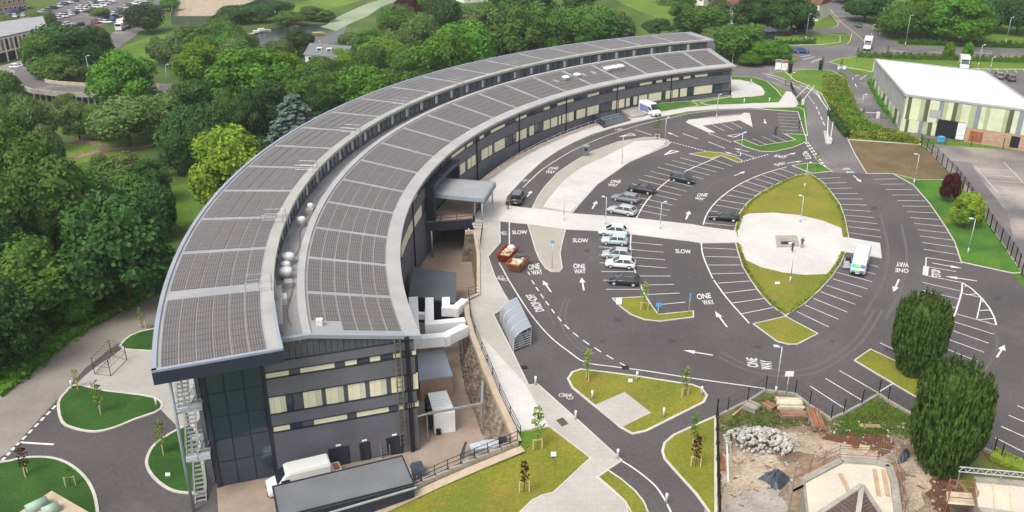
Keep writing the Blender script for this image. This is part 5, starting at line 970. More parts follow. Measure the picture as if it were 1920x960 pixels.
# skips
def skip(px, py, a, b, m, label, load):
    c = g(px, py, .03); o = empty('skip', c, head(a, b), label, 'skip'); L, W, h = 3.9, 1.9, 1.25
    bot = [Vector((x, y, .12)) for x, y in ((-L * .36, -W * .44), (L * .36, -W * .44), (L * .36, W * .44), (-L * .36, W * .44))]; top = [Vector((x, y, h)) for x, y in ((-L / 2, -W / 2), (L / 2, -W / 2), (L / 2, W / 2), (-L / 2, W / 2))]
    ib = [p * .92 + Vector((0, 0, .5)) for p in bot]; it = [Vector((p.x * .96, p.y * .93, p.z)) for p in top]
    mb = MB(); n = 4
    for i in range(4): j = (i + 1) % 4; mb.poly(bot[i], bot[j], top[j], top[i]); mb.poly(top[i], top[j], it[j], it[i]); mb.poly(it[i], it[j], ib[j], ib[i])
    mb.poly(*bot); mb.poly(*ib); mb.build('hull', M[m], o, fix=True)
    mb = MB(); [mb.bar(top[i] + Vector((0, 0, .03)), top[(i + 1) % 4] + Vector((0, 0, .03)), .12, .12) for i in range(4)]; mb.build('rim', M[m], o)
    for s in (-1, 1):
        for x in (-.8, .8): MB().tube((x, s * W * .5, .75), (x, s * (W * .5 + .12), .75), .07, n=6).build('lifting_lug', M[m], o)
    random.seed(int(px))
    for k in range(load):
        sx = random.uniform(.3, .9); MB().box((random.uniform(-1.4, 1.4), random.uniform(-.6, .6), .95 + random.uniform(0, .45)), (sx, random.uniform(.3, .7), random.uniform(.1, .4)), M=Matrix.Rotation(random.uniform(-.6, .6), 3, 'X') @ Matrix.Rotation(random.uniform(0, 3), 3, 'Z')).build('rubbish', M[random.choice(['hessian', 'white_metal', 'wood_pale', 'hessian', 'tarp'])], o)
    MB().box((0, 0, .8), (L * .82, W * .8, .35)).build('rubbish', M['hessian'], o); return o
s1 = skip(952, 485, (932, 500), (964, 464), 'red_skip', 'dark red skip full of pale rubbish and a white drum', 14); MB().lathe((.9, -.2, 1.2), [(.5, 0), (.55, .3), (.4, .5)], 10).build('drum', M['white_metal'], s1)
s2 = skip(971, 502, (955, 515), (988, 483), 'rust', 'orange-rust skip of rubbish with a dark board', 14); MB().box((1.2, 0, 1.45), (.9, 1.5, .08)).build('board', M['tarp'], s2)
# cycle shelter with curved glazed roof
q = [g(*p, .05) for p in ((938, 603), (963, 660), (995, 655), (968, 592))]; sh = empty('cycle_shelter', q[0], 0, 'long translucent barrel-roofed cycle shelter beside the footpath', 'shelter'); SO = q[0].copy()
Lc, Wc = q[1] - q[0], q[3] - q[0]; prof = [(.0, 1.1), (.06, 1.7), (.18, 2.05), (.38, 2.25), (.6, 2.38), (.82, 2.46), (1.05, 2.5)]
mt = bpy.data.materials.new('polycarb'); mt.use_nodes = True; bb = mt.node_tree.nodes['Principled BSDF']; bb.inputs['Base Color'].default_value = (.36, .39, .42, 1); bb.inputs['Roughness'].default_value = .35; bb.inputs['Alpha'].default_value = .75; M['polycarb'] = mt
for k in range(4):
    mb = MB(); a = [q[0] + Lc * (k / 4 + .005) + Wc * u + Vector((0, 0, z)) for u, z in prof]; b = [p + Lc * .24 for p in a]; mb.strip(a, b); mb.strip([p - Vector((0, 0, .03)) for p in a], [p - Vector((0, 0, .03)) for p in b]); mb.build('roof_sheet', M['polycarb'], sh, SO)
for k in range(5):
    mb = MB(); pts_ = [q[0] + Lc * k / 4 + Wc * u + Vector((0, 0, z + .03)) for u, z in prof]
    for a, b in zip(pts_, pts_[1:]): mb.tube(a, b, .05, n=5)
    mb.tube(q[0] + Lc * k / 4, pts_[0], .05, n=5); mb.tube(q[0] + Lc * k / 4 + Wc, pts_[-1], .05, n=5); mb.build('hoop', M['galv'], sh, SO)
for e in (0, 1):
    for z in range(6): MB().bar(q[0] + Lc * e + Vector((0, 0, .3 + z * .32)), q[0] + Lc * e + Wc + Vector((0, 0, .3 + z * .32)), .05, .07).build('end_rail', M['galv'], sh, SO)
for k in range(10): p = q[0] + Lc * (k + .5) / 10 + Wc * .35; MB().bar(p + Vector((0, 0, .4)), p + Wc * .35 + Vector((0, 0, .4)), .06, .75).build('cycle_stand', M['steel'], sh, SO)
MB().bar(q[0] + Vector((0, 0, .7)), q[1] + Vector((0, 0, .7)), .05, 1.2).build('back_panel', M['polycarb'], sh, SO)
# lamps and posts
def lamp(top, base, label, f=g, arm=(.9, 0), group='lamp standards', name='street_lamp', r=.075, head_m='lamp_head'):
    b = f(*base); t = py_(top[0], top[1], b.y); h = max(2.5, t.z - b.z); o = empty(name, b, 0, label, 'lamp', group)
    MB().tube((0, 0, 0), (0, 0, 1.0), r * 1.6, n=8).build('base', M['galv'], o, sm=True); MB().tube((0, 0, .9), (0, 0, h), r, r * .6, n=8).build('pole', M['galv'], o, sm=True)
    MB().bar((0, 0, h), (arm[0], arm[1], h + .08), .07, .07).build('arm', M['galv'], o); MB().bar((arm[0] * .6, arm[1] * .6, h + .1), (arm[0] * 1.5, arm[1] * 1.5, h + .16), .32, .12).build('lamp_head', M[head_m], o); return o
for top, base, lab, arm in [((1137, 370), (1135, 422), 'lamp standard on the walkway beside the silver estate car', (-.5, 0)), ((1240, 380), (1237, 431), 'lamp standard on the walkway beyond the parked cars', (.5, 0)), ((1507, 368), (1500, 418), 'lamp standard at the upper edge of the plaza', (-.5, 0)), ((1488, 474), (1481, 531), 'lamp standard on the lower tip lawn of the leaf island', (-.5, 0)), ((1463.5, 651), (1454, 739), 'tall lamp standard inside the black fence corner', (-.6, 0)), ((1826, 411), (1814, 477), 'lamp standard with a mid-height box on the palisade lawn', (-.6, 0)),
                            ((1721, 290), (1713, 346), 'lamp standard on the edge of the bare brown plot', (-.6, 0)), ((1167, 256), (1166, 308), 'lamp standard among the accessible bays', (.3, 0)), ((1250, 221), (1246, 271), 'lamp standard at the tip of the accessible bays', (.4, 0)), ((1347, 178), (1343, 223), 'lamp standard on the pale L-shaped island', (.4, 0)), ((1394, 249), (1388, 296), 'lamp standard at the yellow wedge island', (.4, 0)), ((1513, 306), (1508, 354), 'lamp standard on the upper tip of the leaf-shaped lawn', (.4, 0)), ((1057, 366), (1057, 415), 'lamp standard at the lower end of the accessible bays', (.3, 0)), ((1622, 178), (1614, 212), 'lamp standard on the service road by the white hall', (.5, 0)), ((1485, 137), (1482, 160), 'lamp standard beside the access road barrier', (.5, 0)),
                            ((1655, 14), (1649, 66), 'tall lamp at the edge of the parkland trees', (.6, 0)), ((1708, 29), (1697, 86), 'tall lamp on the main road behind the white hall', (.6, 0)), ((1893, 33), (1886, 80), 'tall lamp by the parkland hedge', (.5, 0)), ((1637, 47), (1634, 68), 'lamp at the mouth of the climbing road', (.5, 0)), ((1375, 96), (1373, 120), 'lamp beside the far gable trees', (.4, 0)), ((1514, 27), (1511, 74), 'tall lamp on the grass peninsula', (.5, 0)), ((1838, 85), (1834, 125), 'tall lamp beside the motorhome', (.5, 0)), ((1861, 108), (1857, 128), 'short lamp in the hall car park', (.4, 0)), ((1700, 200), (1702, 241), 'slim post in front of the white hall wall', (.2, 0))]:
    lamp(top, base, lab, arm=arm)
for top, base, lab in [((160, 105), (172, 162), 'tall lamp on the western road bridge'), ((312, 122), (316, 164), 'lamp between the broad trees on the western road'), ((773, 92), (775, 130), 'lamp beside two round lime-green trees'), ((187, 68), (191, 95), 'lamp behind the western roundabout trees'), ((52, 93), (54, 130), 'lamp by the cream western office')]: lamp(top, base, lab, f=lambda x, y: pz(x, y), arm=(.7, 0))
def post(px, py, h, m, label, name, cat, r=.06, signm=None, sw=.5, shh=.5, f=g, group=None, so=0):
    b = f(px, py); o = empty(name, b, 0, label, cat, group); MB().tube((0, 0, 0), (0, 0, h), r, n=8).build('post', M[m], o, sm=True)
    if signm: MB().box((so, -.05, h - shh / 2), (sw, .05, shh)).build('panel', M[signm], o)
    else: MB().lathe((0, 0, h), [(r * 1.15, -.25), (r * 1.15, 0), (r * .5, .05)], 8).build('cap', M['light_white'], o)
    return o
post(1035, 505, 4.4, 'galv', 'slim sign pole with a blue disc on the buff island', 'sign_pole', 'sign', .05, 'sign_blue', .45, .45); 
post(1474, 741, 3.0, 'galv', 'white notice board on a post inside the fence corner', 'notice_board', 'sign', .05, 'sign_white', .9, .6)
post(1233, 593, 1.9, 'galv', 'small blue parking sign on the hooked grass island', 'parking_sign', 'sign', .05, 'sign_blue', .7, .5); post(1291, 590, 3.0, 'galv', 'thin post with a blue marker at the hooked island end', 'sign_pole', 'sign', .04, 'sign_blue', .2, .6)
for x, y, lab in [(1004, 723, 'light bollard at the narrow corner of the footpath'), (1079, 788, 'light bollard halfway along the footpath edge'), (1158, 861, 'light bollard where the footpath meets the cycle road'), (1249, 945, 'light bollard on the white line of the cycle road'), (1110, 750, 'light bollard beside the paved diamond'), (1194, 714, 'light bollard on the long top edge of the triangular lawn'), (1315, 742, 'light bollard at the round tip of the triangular lawn'), (1244, 783, 'light bollard on the low side of the triangular lawn'), (1395, 195, 'light bollard beside the far pavement'), (1442, 193, 'light bollard at the end of the far lawn'), (1408, 158, 'light bollard on the lawn by the rounded terrace'), (294, 803 - 40, 'light bollard at the point of the dark green lawn'), (136, 745 - 15, 'light bollard on the dark green lawn edge')]:
    post(x, y, 1.15, 'galv', lab, 'bollard', 'bollard', .11, f=(lambda a, b: pz(a, b)) if x < 400 else g, group='light bollards')
for px in [(1155, 559, 1166, 571), (1033, 848, 1043, 856), (1178, 711, 1186, 717), (310, 887, 319, 893), (1453, 529, 1462, 533)]:
    x0, y0, x1, y1 = px; f = (lambda a, b: pz(a, b, ZW + .12)) if x0 < 400 else (lambda a, b: g(a, b, .18))
    tag(MB().prism([f(x0, y0), f(x1, y0), f(x1, y1), f(x0, y1)], (0, 0, .06)).build('access_cover', M['white_metal'], None, f(x0, y0)), {1155: 'white utility slab on the hooked grass island', 1033: 'white access cover on the sloping lawn', 1178: 'white access cover on the triangular lawn', 310: 'white access cover on the lawn by the escape stair', 1453: 'pale access cover on the leaf lawn tip'}[x0], 'cover')
# pay machine, monument
o = empty('pay_kiosk', g(1098, 291, .1), 0, 'grey upright machine at the edge of the accessible bays', 'kiosk'); MB().box((0, 0, .9), (1.1, .9, 1.8)).build('cabinet', M['grey_roof'], o); MB().box((0, 0, 1.85), (1.25, 1.05, .12)).build('top', M['steel'], o); MB().box((0, -.46, 1.2), (.6, .03, .5)).build('screen', M['black'], o)
mo = empty('plaza_plinth', g(1476, 455, .14), 0, 'low pale stone surround with a dark sunken panel in the plaza', 'plinth'); mp = [g(*p, .15) for p in ((1454, 443), (1494, 443), (1498, 462), (1457, 464))]; MB().prism(mp, (0, 0, .16)).build('slab', M['old_concrete'], mo, mo.location)
ip = [g(*p, .33) for p in ((1464, 453), (1481, 453), (1482, 458), (1465, 458))]; MB().prism(ip, (0, 0, .03)).build('dark_panel', M['black'], mo, mo.location); MB().prism([g(*p, .33) for p in ((1478, 455), (1484, 455), (1485, 458), (1479, 458))], (0, 0, .05)).build('white_panel', M['light_white'], mo, mo.location)
# barriers and gates on the access road
def barrier(x, y, x2, y2, lab):
    a = g(x, y, .05); b = g(x2, y2, .05); o = empty('road_barrier', a, 0, lab, 'barrier'); MB().box((0, 0, .55), (.5, .5, 1.1)).build('cabinet', M['white_metal'], o); MB().bar(Vector((0, 0, 1.0)), b - a + Vector((0, 0, 1.0)), .1, .12).build('arm', M['light_white'], o)
def raised(x, y, xt, yt, lab): a = g(x, y, .05); t = py_(xt, yt, a.y + .3); o = empty('road_barrier', a, 0, lab, 'barrier'); MB().box((0, 0, .55), (.5, .5, 1.1)).build('cabinet', M['white_metal'], o); MB().bar(Vector((0, 0, 1.0)), t - a, .12, .14).build('arm', M['light_white'], o)
raised(1550, 268, 1553, 218, 'raised white barrier arm on the traffic island, upright'); raised(1556, 269, 1562, 229, 'raised white barrier arm on the traffic island, leaning'); barrier(1487, 196, 1516, 167, 'lowered white barrier arm by the black gate post'); barrier(1505, 196, 1526, 168, 'lowered white barrier arm across the inner lane')
area('traffic_island', [(1545, 247), (1551, 247), (1557, 268), (1553, 272), (1548, 266)], 'paving', .16, label='small pale traffic island under the barrier arms')
for pts_, lab in [([(1472, 160), (1482, 160), (1487, 178)], 'black guard railing by the far pavement end'), ([(1485, 172), (1492, 182), (1503, 195)], 'black pedestrian railing along the access road bend')]: railing('guard_rail', [g(*p, .1) for p in pts_], lab, 1.2, 1.5, 'fence', r=.05)
# people
def person(px, py, top, legs, skin=(.5, .33, .25), hair=(.03, .02, .015), label='', arms=((.28, 0, .85), (-.28, .05, .85)), h=0.0, f=g, rz=0, hh=1.0):
    V = [(0, 0, .95), (0, 0, 1.2), (0, 0, 1.42), (0, .0, 1.5), (0, .02, 1.62), (0, .02, 1.74), (.1, 0, .88), (.11, .03, .5), (.12, 0, .08), (.12, .16, .04), (-.1, 0, .88), (-.12, -.02, .5), (-.13, 0, .08), (-.13, .16, .04), (.19, 0, 1.4), (.25, -.02, 1.14), (*arms[0],), (-.19, 0, 1.4), (-.25, -.02, 1.14), (*arms[1],)]
    rr = [.15, .15, .16, .065, .1, .085, .1, .075, .05, .045, .1, .075, .05, .045, .075, .055, .04, .075, .055, .04]
    E_ = [(0, 1), (1, 2), (2, 3), (3, 4), (4, 5), (0, 6), (6, 7), (7, 8), (8, 9), (0, 10), (10, 11), (11, 12), (12, 13), (2, 14), (14, 15), (15, 16), (2, 17), (17, 18), (18, 19)]
    me = bpy.data.meshes.new('person'); me.from_pydata(V, E_, []); o = bpy.data.objects.new('person', me); COL.objects.link(o); md = o.modifiers.new('s', 'SKIN')
    for i, r_ in enumerate(rr): me.skin_vertices[0].data[i].radius = (r_, r_)
    me.skin_vertices[0].data[0].use_root = True; o.modifiers.new('u', 'SUBSURF').levels = 1; bpy.context.view_layer.update()
    m2 = bpy.data.meshes.new_from_object(o.evaluated_get(bpy.context.evaluated_depsgraph_get())); o.modifiers.clear(); o.data = m2
    for nm, c in (('top', top), ('legs', legs), ('skin', skin), ('hair', hair)): m2.materials.append(paint(c))
    for p in m2.polygons:
        z = p.center.z; x = abs(p.center.x); p.material_index = 3 if (z > 1.7 or (z > 1.6 and p.center.y < -.02)) else 2 if (z > 1.49 or (x > .2 and z < 1.0)) else 0 if z > .92 else 1; p.use_smooth = True
    o.location = f(px, py, h); o.rotation_euler = (0, 0, rz); o.scale = (hh,) * 3; tag(o, label, 'person'); return o
person(952, 393, (.02, .02, .03), (.015, .015, .02), label='person in dark clothes standing at the kerb behind the black taxi', h=.13)
person(1485, 473, (.04, .05, .09), (.02, .02, .03), label='person in dark blue clothes standing before the dark plaza panel', h=.15, rz=.5); person(1503, 465, (.10, .06, .07), (.10, .09, .09), label='person in a maroon top with folded arms on the plaza', h=.15, arms=((.05, .22, 1.15), (-.05, .22, 1.15)), rz=-.6)
person(900, 398, (.05, .06, .12), (.02, .02, .03), label='person in blue under the edge of the entrance canopy', h=.14); person(906, 397, (.6, .6, .58), (.15, .13, .1), label='person in a white top beside the canopy', h=.14, rz=2)
# ---- fences
def fence(px, h, label, m='fence', wall=0, mesh=True, f=g, name='fence', sub=0, r=.045, sp=None, nb=.3):
    P = [f(*p) for p in px]
    if sp:
        Q = []
        for a, b in zip(P, P[1:]): n = max(1, round((b - a).length / sp)); Q += [a.lerp(b, i / n) for i in range(n)]
        P = Q + [P[-1]]
    o = empty(name, P[0], 0, label, 'fence'); O = P[0].copy()
    for p in P: MB().box(p + Vector((0, 0, h / 2)), (r * 2, r * 2, h)).build('post', M[m], o, O)
    if wall:
        mb = MB(); Lf, Rt = ribbon(P, .28, 0); mb.strip(lift(Lf, wall), lift(Rt, wall)); mb.strip(lift(Lf, -.4), lift(Lf, wall)); mb.strip(lift(Rt, -.4), lift(Rt, wall)); mb.build('plinth_wall', M['stone_grey'], o, O)
    if mesh:
        mb = MB()
        for a, b in zip(P, P[1:]):
            for z in (h * .15, h * .55, h * .95): mb.tube(a + Vector((0, 0, z)), b + Vector((0, 0, z)), .012, n=4, cap=False)
            n = max(1, int((b - a).length / nb))
            for i in range(n): p = a.lerp(b, i / n); mb.bar(p + Vector((0, 0, .1)), p + Vector((0, 0, h * .97)), .012, .012)
        mb.build('mesh_panel', M[m], o, O)
    return o
site = [(1343, 785), (1364, 774), (1401, 756), (1435, 735), (1490, 742), (1517, 763), (1557, 789), (1581, 779), (1615, 761), (1647, 742), (1664, 754), (1712, 782), (1755, 802), (1800, 825), (1862, 853), (1875, 864), (1930, 893), (1990, 922)]
fence(site, 2.0, 'black mesh fence on a low stone plinth round the building site', wall=.35)
fence([(1343, 785), (1343, 810), (1343.5, 836), (1344, 865), (1345, 895), (1346, 930), (1347, 970), (1348, 1010)], 2.4, 'tall black mesh fence between lawn and building site', r=.06, nb=.12)
fence([(1727, 275), (1737, 282), (1765, 310), (1791, 336), (1812, 365), (1841, 405), (1864, 440), (1887, 470), (1902, 492), (1915, 515), (1935, 545)], 2.3, 'dark palisade fence between lawn and worn yard', sp=2.6, r=.06, nb=.16)
fence([(1590, 262), (1640, 265), (1725, 270), (1820, 275), (1940, 283)], 2.2, 'thin black fence along the hall service road', sp=6, nb=1.2)
fence([(1553, 208), (1565, 225), (1580, 245), (1590, 262)], 2.2, 'dark palisade fence beside the access road', sp=2.6, nb=.3); fence([(1618, 218), (1640, 222), (1661, 224)], 1.8, 'black service gate beside the white hall', sp=4, nb=.3)
# ---- white-roofed hall
zg = gz(g(1690, 234).y); Ht = 7.4; A_ = g(1690, 234); zt = A_.z + Ht
q = [pz(1698, 178, zt), pz(1640, 111, zt), pz(1846, 134, zt)]; FRt = pz(1960, 211, zt); q.append(FRt)
BRt = pz(1930, 199, zt)
hall = empty('white_hall', Vector((q[0].x, q[0].y, A_.z)), 0, 'large hall with white sheet roof and green striped cladding', 'building'); HO = hall.location.copy()
q4 = [q[0], q[1], q[2], q[3]]; c = sum(q4, Vector()) / 4
MB().prism([p - Vector((0, 0, .3)) for p in q4], (0, 0, .3)).build('roof', M['hall_roof'], hall, HO)
mb = MB()
for a, b in ((q[0], q[1]), (q[3], q[0]), (q[1], q[2]), (q[2], q[3])): mb.bar(a, b, .35, .35)
mb.build('roof_edge', M['roof_eave'], hall, HO)
rb_ = MB()
for i in range(1, 24): rb_.bar(q[0].lerp(q[3], i / 24) + Vector((0, 0, .02)), q[1].lerp(q[2], i / 24) + Vector((0, 0, .02)), .08, .07)
rb_.build('roof_seams', M['hall_roof'], hall, HO)
for i, t in enumerate((.12, .3, .48, .66, .84)):
    for s in (.3, .62): p = q[0].lerp(q[3], t).lerp(q[1].lerp(q[2], t), s); u = (q[1] - q[0]).normalized(); MB().bar(p - u * 2 + Vector((0, 0, .05)), p + u * 2 + Vector((0, 0, .05)), 1.0, .1).build('rooflight', M['light_white'], hall, HO)
wq = [c + (p - c) * .985 for p in q4]; MB().prism([Vector((p.x, p.y, zg - 1.5)) for p in wq], (0, 0, Ht + 1.2)).build('wall', M['roof_eave'], hall, HO)
for n_, c_c in (('hall_cream', (.62, .66, .44)), ('hall_olive', (.40, .45, .27)), ('hall_dark', (.10, .115, .06)), ('hall_blue', (.22, .27, .30))): mat(n_, c_c, None, .4, .6, fine=.05)
Fa, Fb = q[0] + (q[0] - q[1]).normalized() * .02, q[3]; nrm = Vector(((Fb - Fa).y, -(Fb - Fa).x, 0)).normalized()
if nrm.y > 0: nrm = -nrm
def hx(px): return onp(px, 205 + (px - 1700) * .12, Fa, Fb)
def hp(x0, x1, z0, z1, m, d=.06, name='cladding_panel'):
    a, b = hx(x0), hx(x1); a = Vector((a.x, a.y, 0)); b = Vector((b.x, b.y, 0)); o_ = nrm * (d / 2 + .02)
    return MB().bar(a + o_ + Vector((0, 0, (z0 + z1) / 2)), b + o_ + Vector((0, 0, (z0 + z1) / 2)), d, z1 - z0).build(name, M[m], hall, HO)
zb, zm, zt2 = zg, zg + 2.6, zt - .35
seq = [(1696, 1700, 'cream'), (1700, 1707, 'dark'), (1707, 1724, 'cream'), (1724, 1733, 'olive'), (1733, 1741, 'dark'), (1741, 1759, 'cream'), (1759, 1767, 'blue'), (1767, 1775, 'olive'), (1775, 1785, 'cream'), (1785, 1793, 'dark'), (1793, 1801, 'olive'), (1801, 1817, 'cream'), (1817, 1828, 'olive'), (1828, 1837, 'blue'), (1837, 1846, 'cream'), (1846, 1854, 'olive'), (1854, 1881, 'cream'), (1881, 1889, 'olive'), (1889, 1898, 'dark'), (1898, 1908, 'cream'), (1908, 1918, 'blue'), (1918, 1936, 'cream')]
for x0, x1, m in seq: hp(x0, x1 - .15, zm + .0, zt2, 'hall_' + m)
for x0, x1, m in [(1694, 1703, 'cream'), (1703, 1709, 'dark'), (1709, 1728, 'cream'), (1728, 1736, 'blue'), (1736, 1745, 'olive'), (1745, 1753, 'dark'), (1753, 1761, 'cream')]: hp(x0, x1 - .15, zb, zm - .05, 'hall_' + m)
hp(1762, 1814, zb, zm + .9, 'black', .1, 'loading_bay'); hp(1800, 1816, zb, zm + .8, 'white_metal', .14, 'bay_side'); hp(1817, 1935, zb - .6, zm - .05, 'render_brick', .1, 'brick_plinth'); hp(1825, 1850, zb, zm - .5, 'rust', .16, 'roller_door'); hp(1743, 1764, zm + 1.0, zm + 2.6, 'roof_eave', .1, 'sign_board'); hp(1903, 1920, zb, zm - .4, 'black', .16, 'window')
La, Lb = q[0], q[1]; nl_ = Vector((-(Lb - La).y, (Lb - La).x, 0)).normalized()
if nl_.x > 0: nl_ = -nl_
for i in range(14):
    t0, t1 = .06 + i * .063, .06 + i * .063 + .05; a, b = La.lerp(Lb, t0) + nl_ * .05, La.lerp(Lb, t1) + nl_ * .05; zz = zg + 1.9 + (0 if i < 10 else .2); MB().bar(Vector((a.x, a.y, zz)), Vector((b.x, b.y, zz)), .08, 2.4).build('cladding_panel', M['hall_' + ('cream', 'dark', 'cream', 'olive', 'cream', 'blue')[i % 6]], hall, HO)
for x, y, m, lab in ((1851, 246, 'sign_blue', 'bright blue wheeled bin outside the white hall'), (1860, 244, 'black', 'black wheeled bin outside the white hall'), (1845, 244, 'tarp', 'dark blue wheeled bin by the rust-coloured door'), (1886, 246, 'hall_olive', 'pale green wheeled bin by the hall wall'), (1763, 267, 'sign_blue', 'blue tub at the fence of the worn yard'), (1870, 271, 'red_skip', 'red drum lying by the fence of the worn yard'), (1897, 270, 'tarp', 'dark blue tarpaulin bundle by the yard fence'), (1915, 272, 'white_metal', 'white sack by the yard fence')):
    p = g(x, y, .1); o = empty('wheeled_bin', p, .2, lab, 'bin'); MB().prism([Vector((sx * .5, sy * .45, .1)) for sx, sy in ((-1, -1), (1, -1), (1, 1), (-1, 1))], (0, 0, 1.0)).build('tub', M[m], o); MB().box((0, 0, 1.15), (1.1, 1.0, .1)).build('lid', M[m], o)
o = empty('barrier_kiosk', g(1645, 222, .1), 0, 'white gate control box by the hall service gate', 'kiosk'); MB().box((0, 0, .7), (.6, .5, 1.4)).build('box', M['white_metal'], o); MB().bar((0, 0, 1.2), (-2.6, .3, 1.2), .1, .1).build('arm', M['white_metal'], o)
for x, y, lab in ((1458, 132, 'white and brown double notice board left panel'), (1470, 133, 'white and brown double notice board right panel')): p = g(x, y, .1); o = empty('notice_board', p, 0, lab, 'sign'); MB().box((0, 0, 1.5), (1.5, .1, 2.6)).build('board', M['sign_white'], o); MB().box((0, -.06, 2.4), (1.4, .02, .7)).build('header', M['wood_old'], o)
for x, y, lab in ((1481, 137, 'dark upright totem sign by the notice boards'), (1538, 131, 'dark upright totem sign at the junction'),): p = g(x, y, .1); tag(MB().box((0, 0, 1.2), (.9, .25, 2.4)).build('totem_sign', M['fence'], None, (0, 0, 0)), lab, 'sign').location = p
p = g(1578, 131, .1); o = empty('low_sign', p, 0, 'low white sign at the hall road mouth', 'sign'); MB().box((0, 0, .6), (2.2, .1, .9)).build('board', M['sign_white'], o); MB().box((0, .05, .3), (1.8, .05, .6)).build('legs', M['steel'], o)
o = empty('bus_shelter', g(1440, 75, .1), .2, 'small dark pitched kiosk beside the round trees', 'shelter'); MB().box((0, 0, 1.3), (2.6, 2.6, 2.6)).build('walls', M['fascia'], o); MB().prism([Vector((x, y, 2.6)) for x, y in ((-1.8, -1.8), (1.8, -1.8), (1.8, 1.8), (-1.8, 1.8))], (0, 0, .2)).build('eaves', M['trim'], o); MB().add([(-1.8, -1.8, 2.8), (1.8, -1.8, 2.8), (1.8, 1.8, 2.8), (-1.8, 1.8, 2.8), (0, 0, 4)], [(0, 1, 4), (1, 2, 4), (2, 3, 4), (3, 0, 4)]).build('roof', M['tarp'], o)
# ---- building site in the corner
area('building_site', [(1345, 787), (1401, 759), (1435, 737), (1490, 744), (1557, 791), (1647, 744), (1755, 804), (1862, 855), (1935, 895), (1960, 1010), (1347, 1010)], 'rough_grass', .03, kerb=None, label='overgrown churned ground of the building site')
bs = bpy.data.objects['building_site']
for nm, px, m, h in [('dirt_patch', [(1347, 815), (1380, 800), (1470, 795), (1530, 800), (1600, 800), (1660, 790), (1715, 800), (1745, 830), (1750, 860), (1790, 880), (1800, 1000), (1347, 1000)], 'dirt', .05), ('mud_patch', [(1560, 812), (1640, 803), (1672, 822), (1668, 850), (1620, 860), (1570, 848), (1545, 830)], 'red_mud', .07), ('mud_patch', [(1735, 905), (1790, 900), (1800, 930), (1770, 960), (1740, 940)], 'red_mud', .07), ('sand_strip', [(1470, 812), (1500, 815), (1570, 830), (1640, 848), (1660, 866), (1590, 862), (1510, 848), (1480, 835)], 'sand', .09), ('sand_strip', [(1690, 870), (1730, 860), (1745, 900), (1720, 960), (1690, 960), (1700, 910)], 'sand', .08), ('paver_patch', [(1349, 880), (1365, 850), (1440, 850), (1470, 880), (1440, 915), (1400, 925), (1365, 945), (1350, 960)], 'sand', .08), ('drain_circle', [(1360, 955), (1400, 925), (1440, 915), (1462, 922), (1470, 980), (1360, 1000)], 'old_concrete', .1)]:
    rj = random.Random(len(px)); pp = smooth([g(x, y, h) for x, y in px], 7, True); pp = [q + Vector((rj.uniform(-.35, .35), rj.uniform(-.35, .35), 0)) for q in pp]
    sheet(nm, pp, m, bs)
rp = empty('rubble_pile', g(1425, 830, .05), 0, 'heap of pale broken stone on the building site', 'rubble'); random.seed(11); shapes = []
for k in range(6):
    bm = bmesh.new(); bmesh.ops.create_cube(bm, size=.9); bmesh.ops.bevel(bm, geom=bm.edges[:], offset=.14, segments=1, affect='EDGES')
    for v_ in bm.verts: v_.co *= random.uniform(.8, 1.12); v_.co.z *= .7
    me = bpy.data.meshes.new('rubble_stone'); bm.to_mesh(me); bm.free(); me.materials.append(M['rubble']); shapes.append(me)
for k in range(260):
    t = random.random() ** .6; a = random.uniform(0, 2 * pi); x, y = 3.6 * t * cos(a), 2.2 * t * sin(a); s = random.uniform(.28, .66) * (1.1 - .3 * t)
    o = bpy.data.objects.new('rubble_stone', random.choice(shapes)); COL.objects.link(o); o.parent = rp; o.location = (x, y + x * -.1, max(0, 1.3 * (1 - t * t)) * random.uniform(.5, 1) + .1); o.scale = (s, s * random.uniform(.7, 1), s * .8); o.rotation_euler = (random.uniform(0, 3), random.uniform(0, 3), random.uniform(0, 3))
def timber(px, a, b, wd, n, rows, m, label, L=None):
    A, B = g(*a, .05), g(*b, .05); u = (B - A); s = Vector((-u.y, u.x, 0)).normalized(); o = empty('timber_stack', (A + B) / 2, 0, label, 'timber'); O = o.location.copy()
    for r_ in range(rows):
        for k in range(n): off = s * ((k - (n - 1) / 2) * wd / n + random.uniform(-.04, .04)) + Vector((0, 0, .1 + r_ * .16)); e = u * random.uniform(-.06, .06); MB().bar(A + off + e, B + off + e, wd / n * .85, .13).build('plank', M[m if isinstance(m, str) else random.choice(m)], o, O)
timber(0, (1456, 762), (1503, 764), 2.0, 8, 4, ['wood_pale', 'wood_pale', 'old_concrete'], 'tall stack of pale planks inside the fence corner'); timber(0, (1462, 782), (1510, 783), 1.0, 4, 3, ['wood_old', 'rust'], 'low stack of brown planks in front of the pale planks'); timber(0, (1522, 775), (1535, 812), 1.3, 5, 4, ['wood_old', 'rust', 'wood_old'], 'long stack of rusty boards beside the fence')
timber(0, (1398, 763), (1420, 773), 1.3, 5, 4, ['wood_old', 'stone_grey'], 'grey-brown bundle of offcuts near the fence'); timber(0, (1432, 760), (1450, 770), 1.0, 5, 3, ['rust', 'wood_old'], 'stack of red-brown bricks next to the pale planks'); timber(0, (1372, 782), (1395, 763), .25, 1, 1, 'wood', 'single long batten leaning towards the offcuts'); timber(0, (1611, 799), (1652, 801), .5, 2, 1, 'wood', 'two bright boards lying in the mud'); timber(0, (1611, 838), (1630, 842), .5, 3, 1, 'wood_pale', 'pale boards at the edge of the sand strip'); timber(0, (1362, 820), (1365, 908), .18, 1, 1, 'white_metal', 'long white pipe lying along the black fence'); timber(0, (1369, 825), (1372, 905), .12, 1, 1, 'stone_grey', 'long grey pole lying along the black fence'); timber(0, (1353, 858), (1355, 884), .6, 3, 1, 'rust', 'orange boards against the black fence')
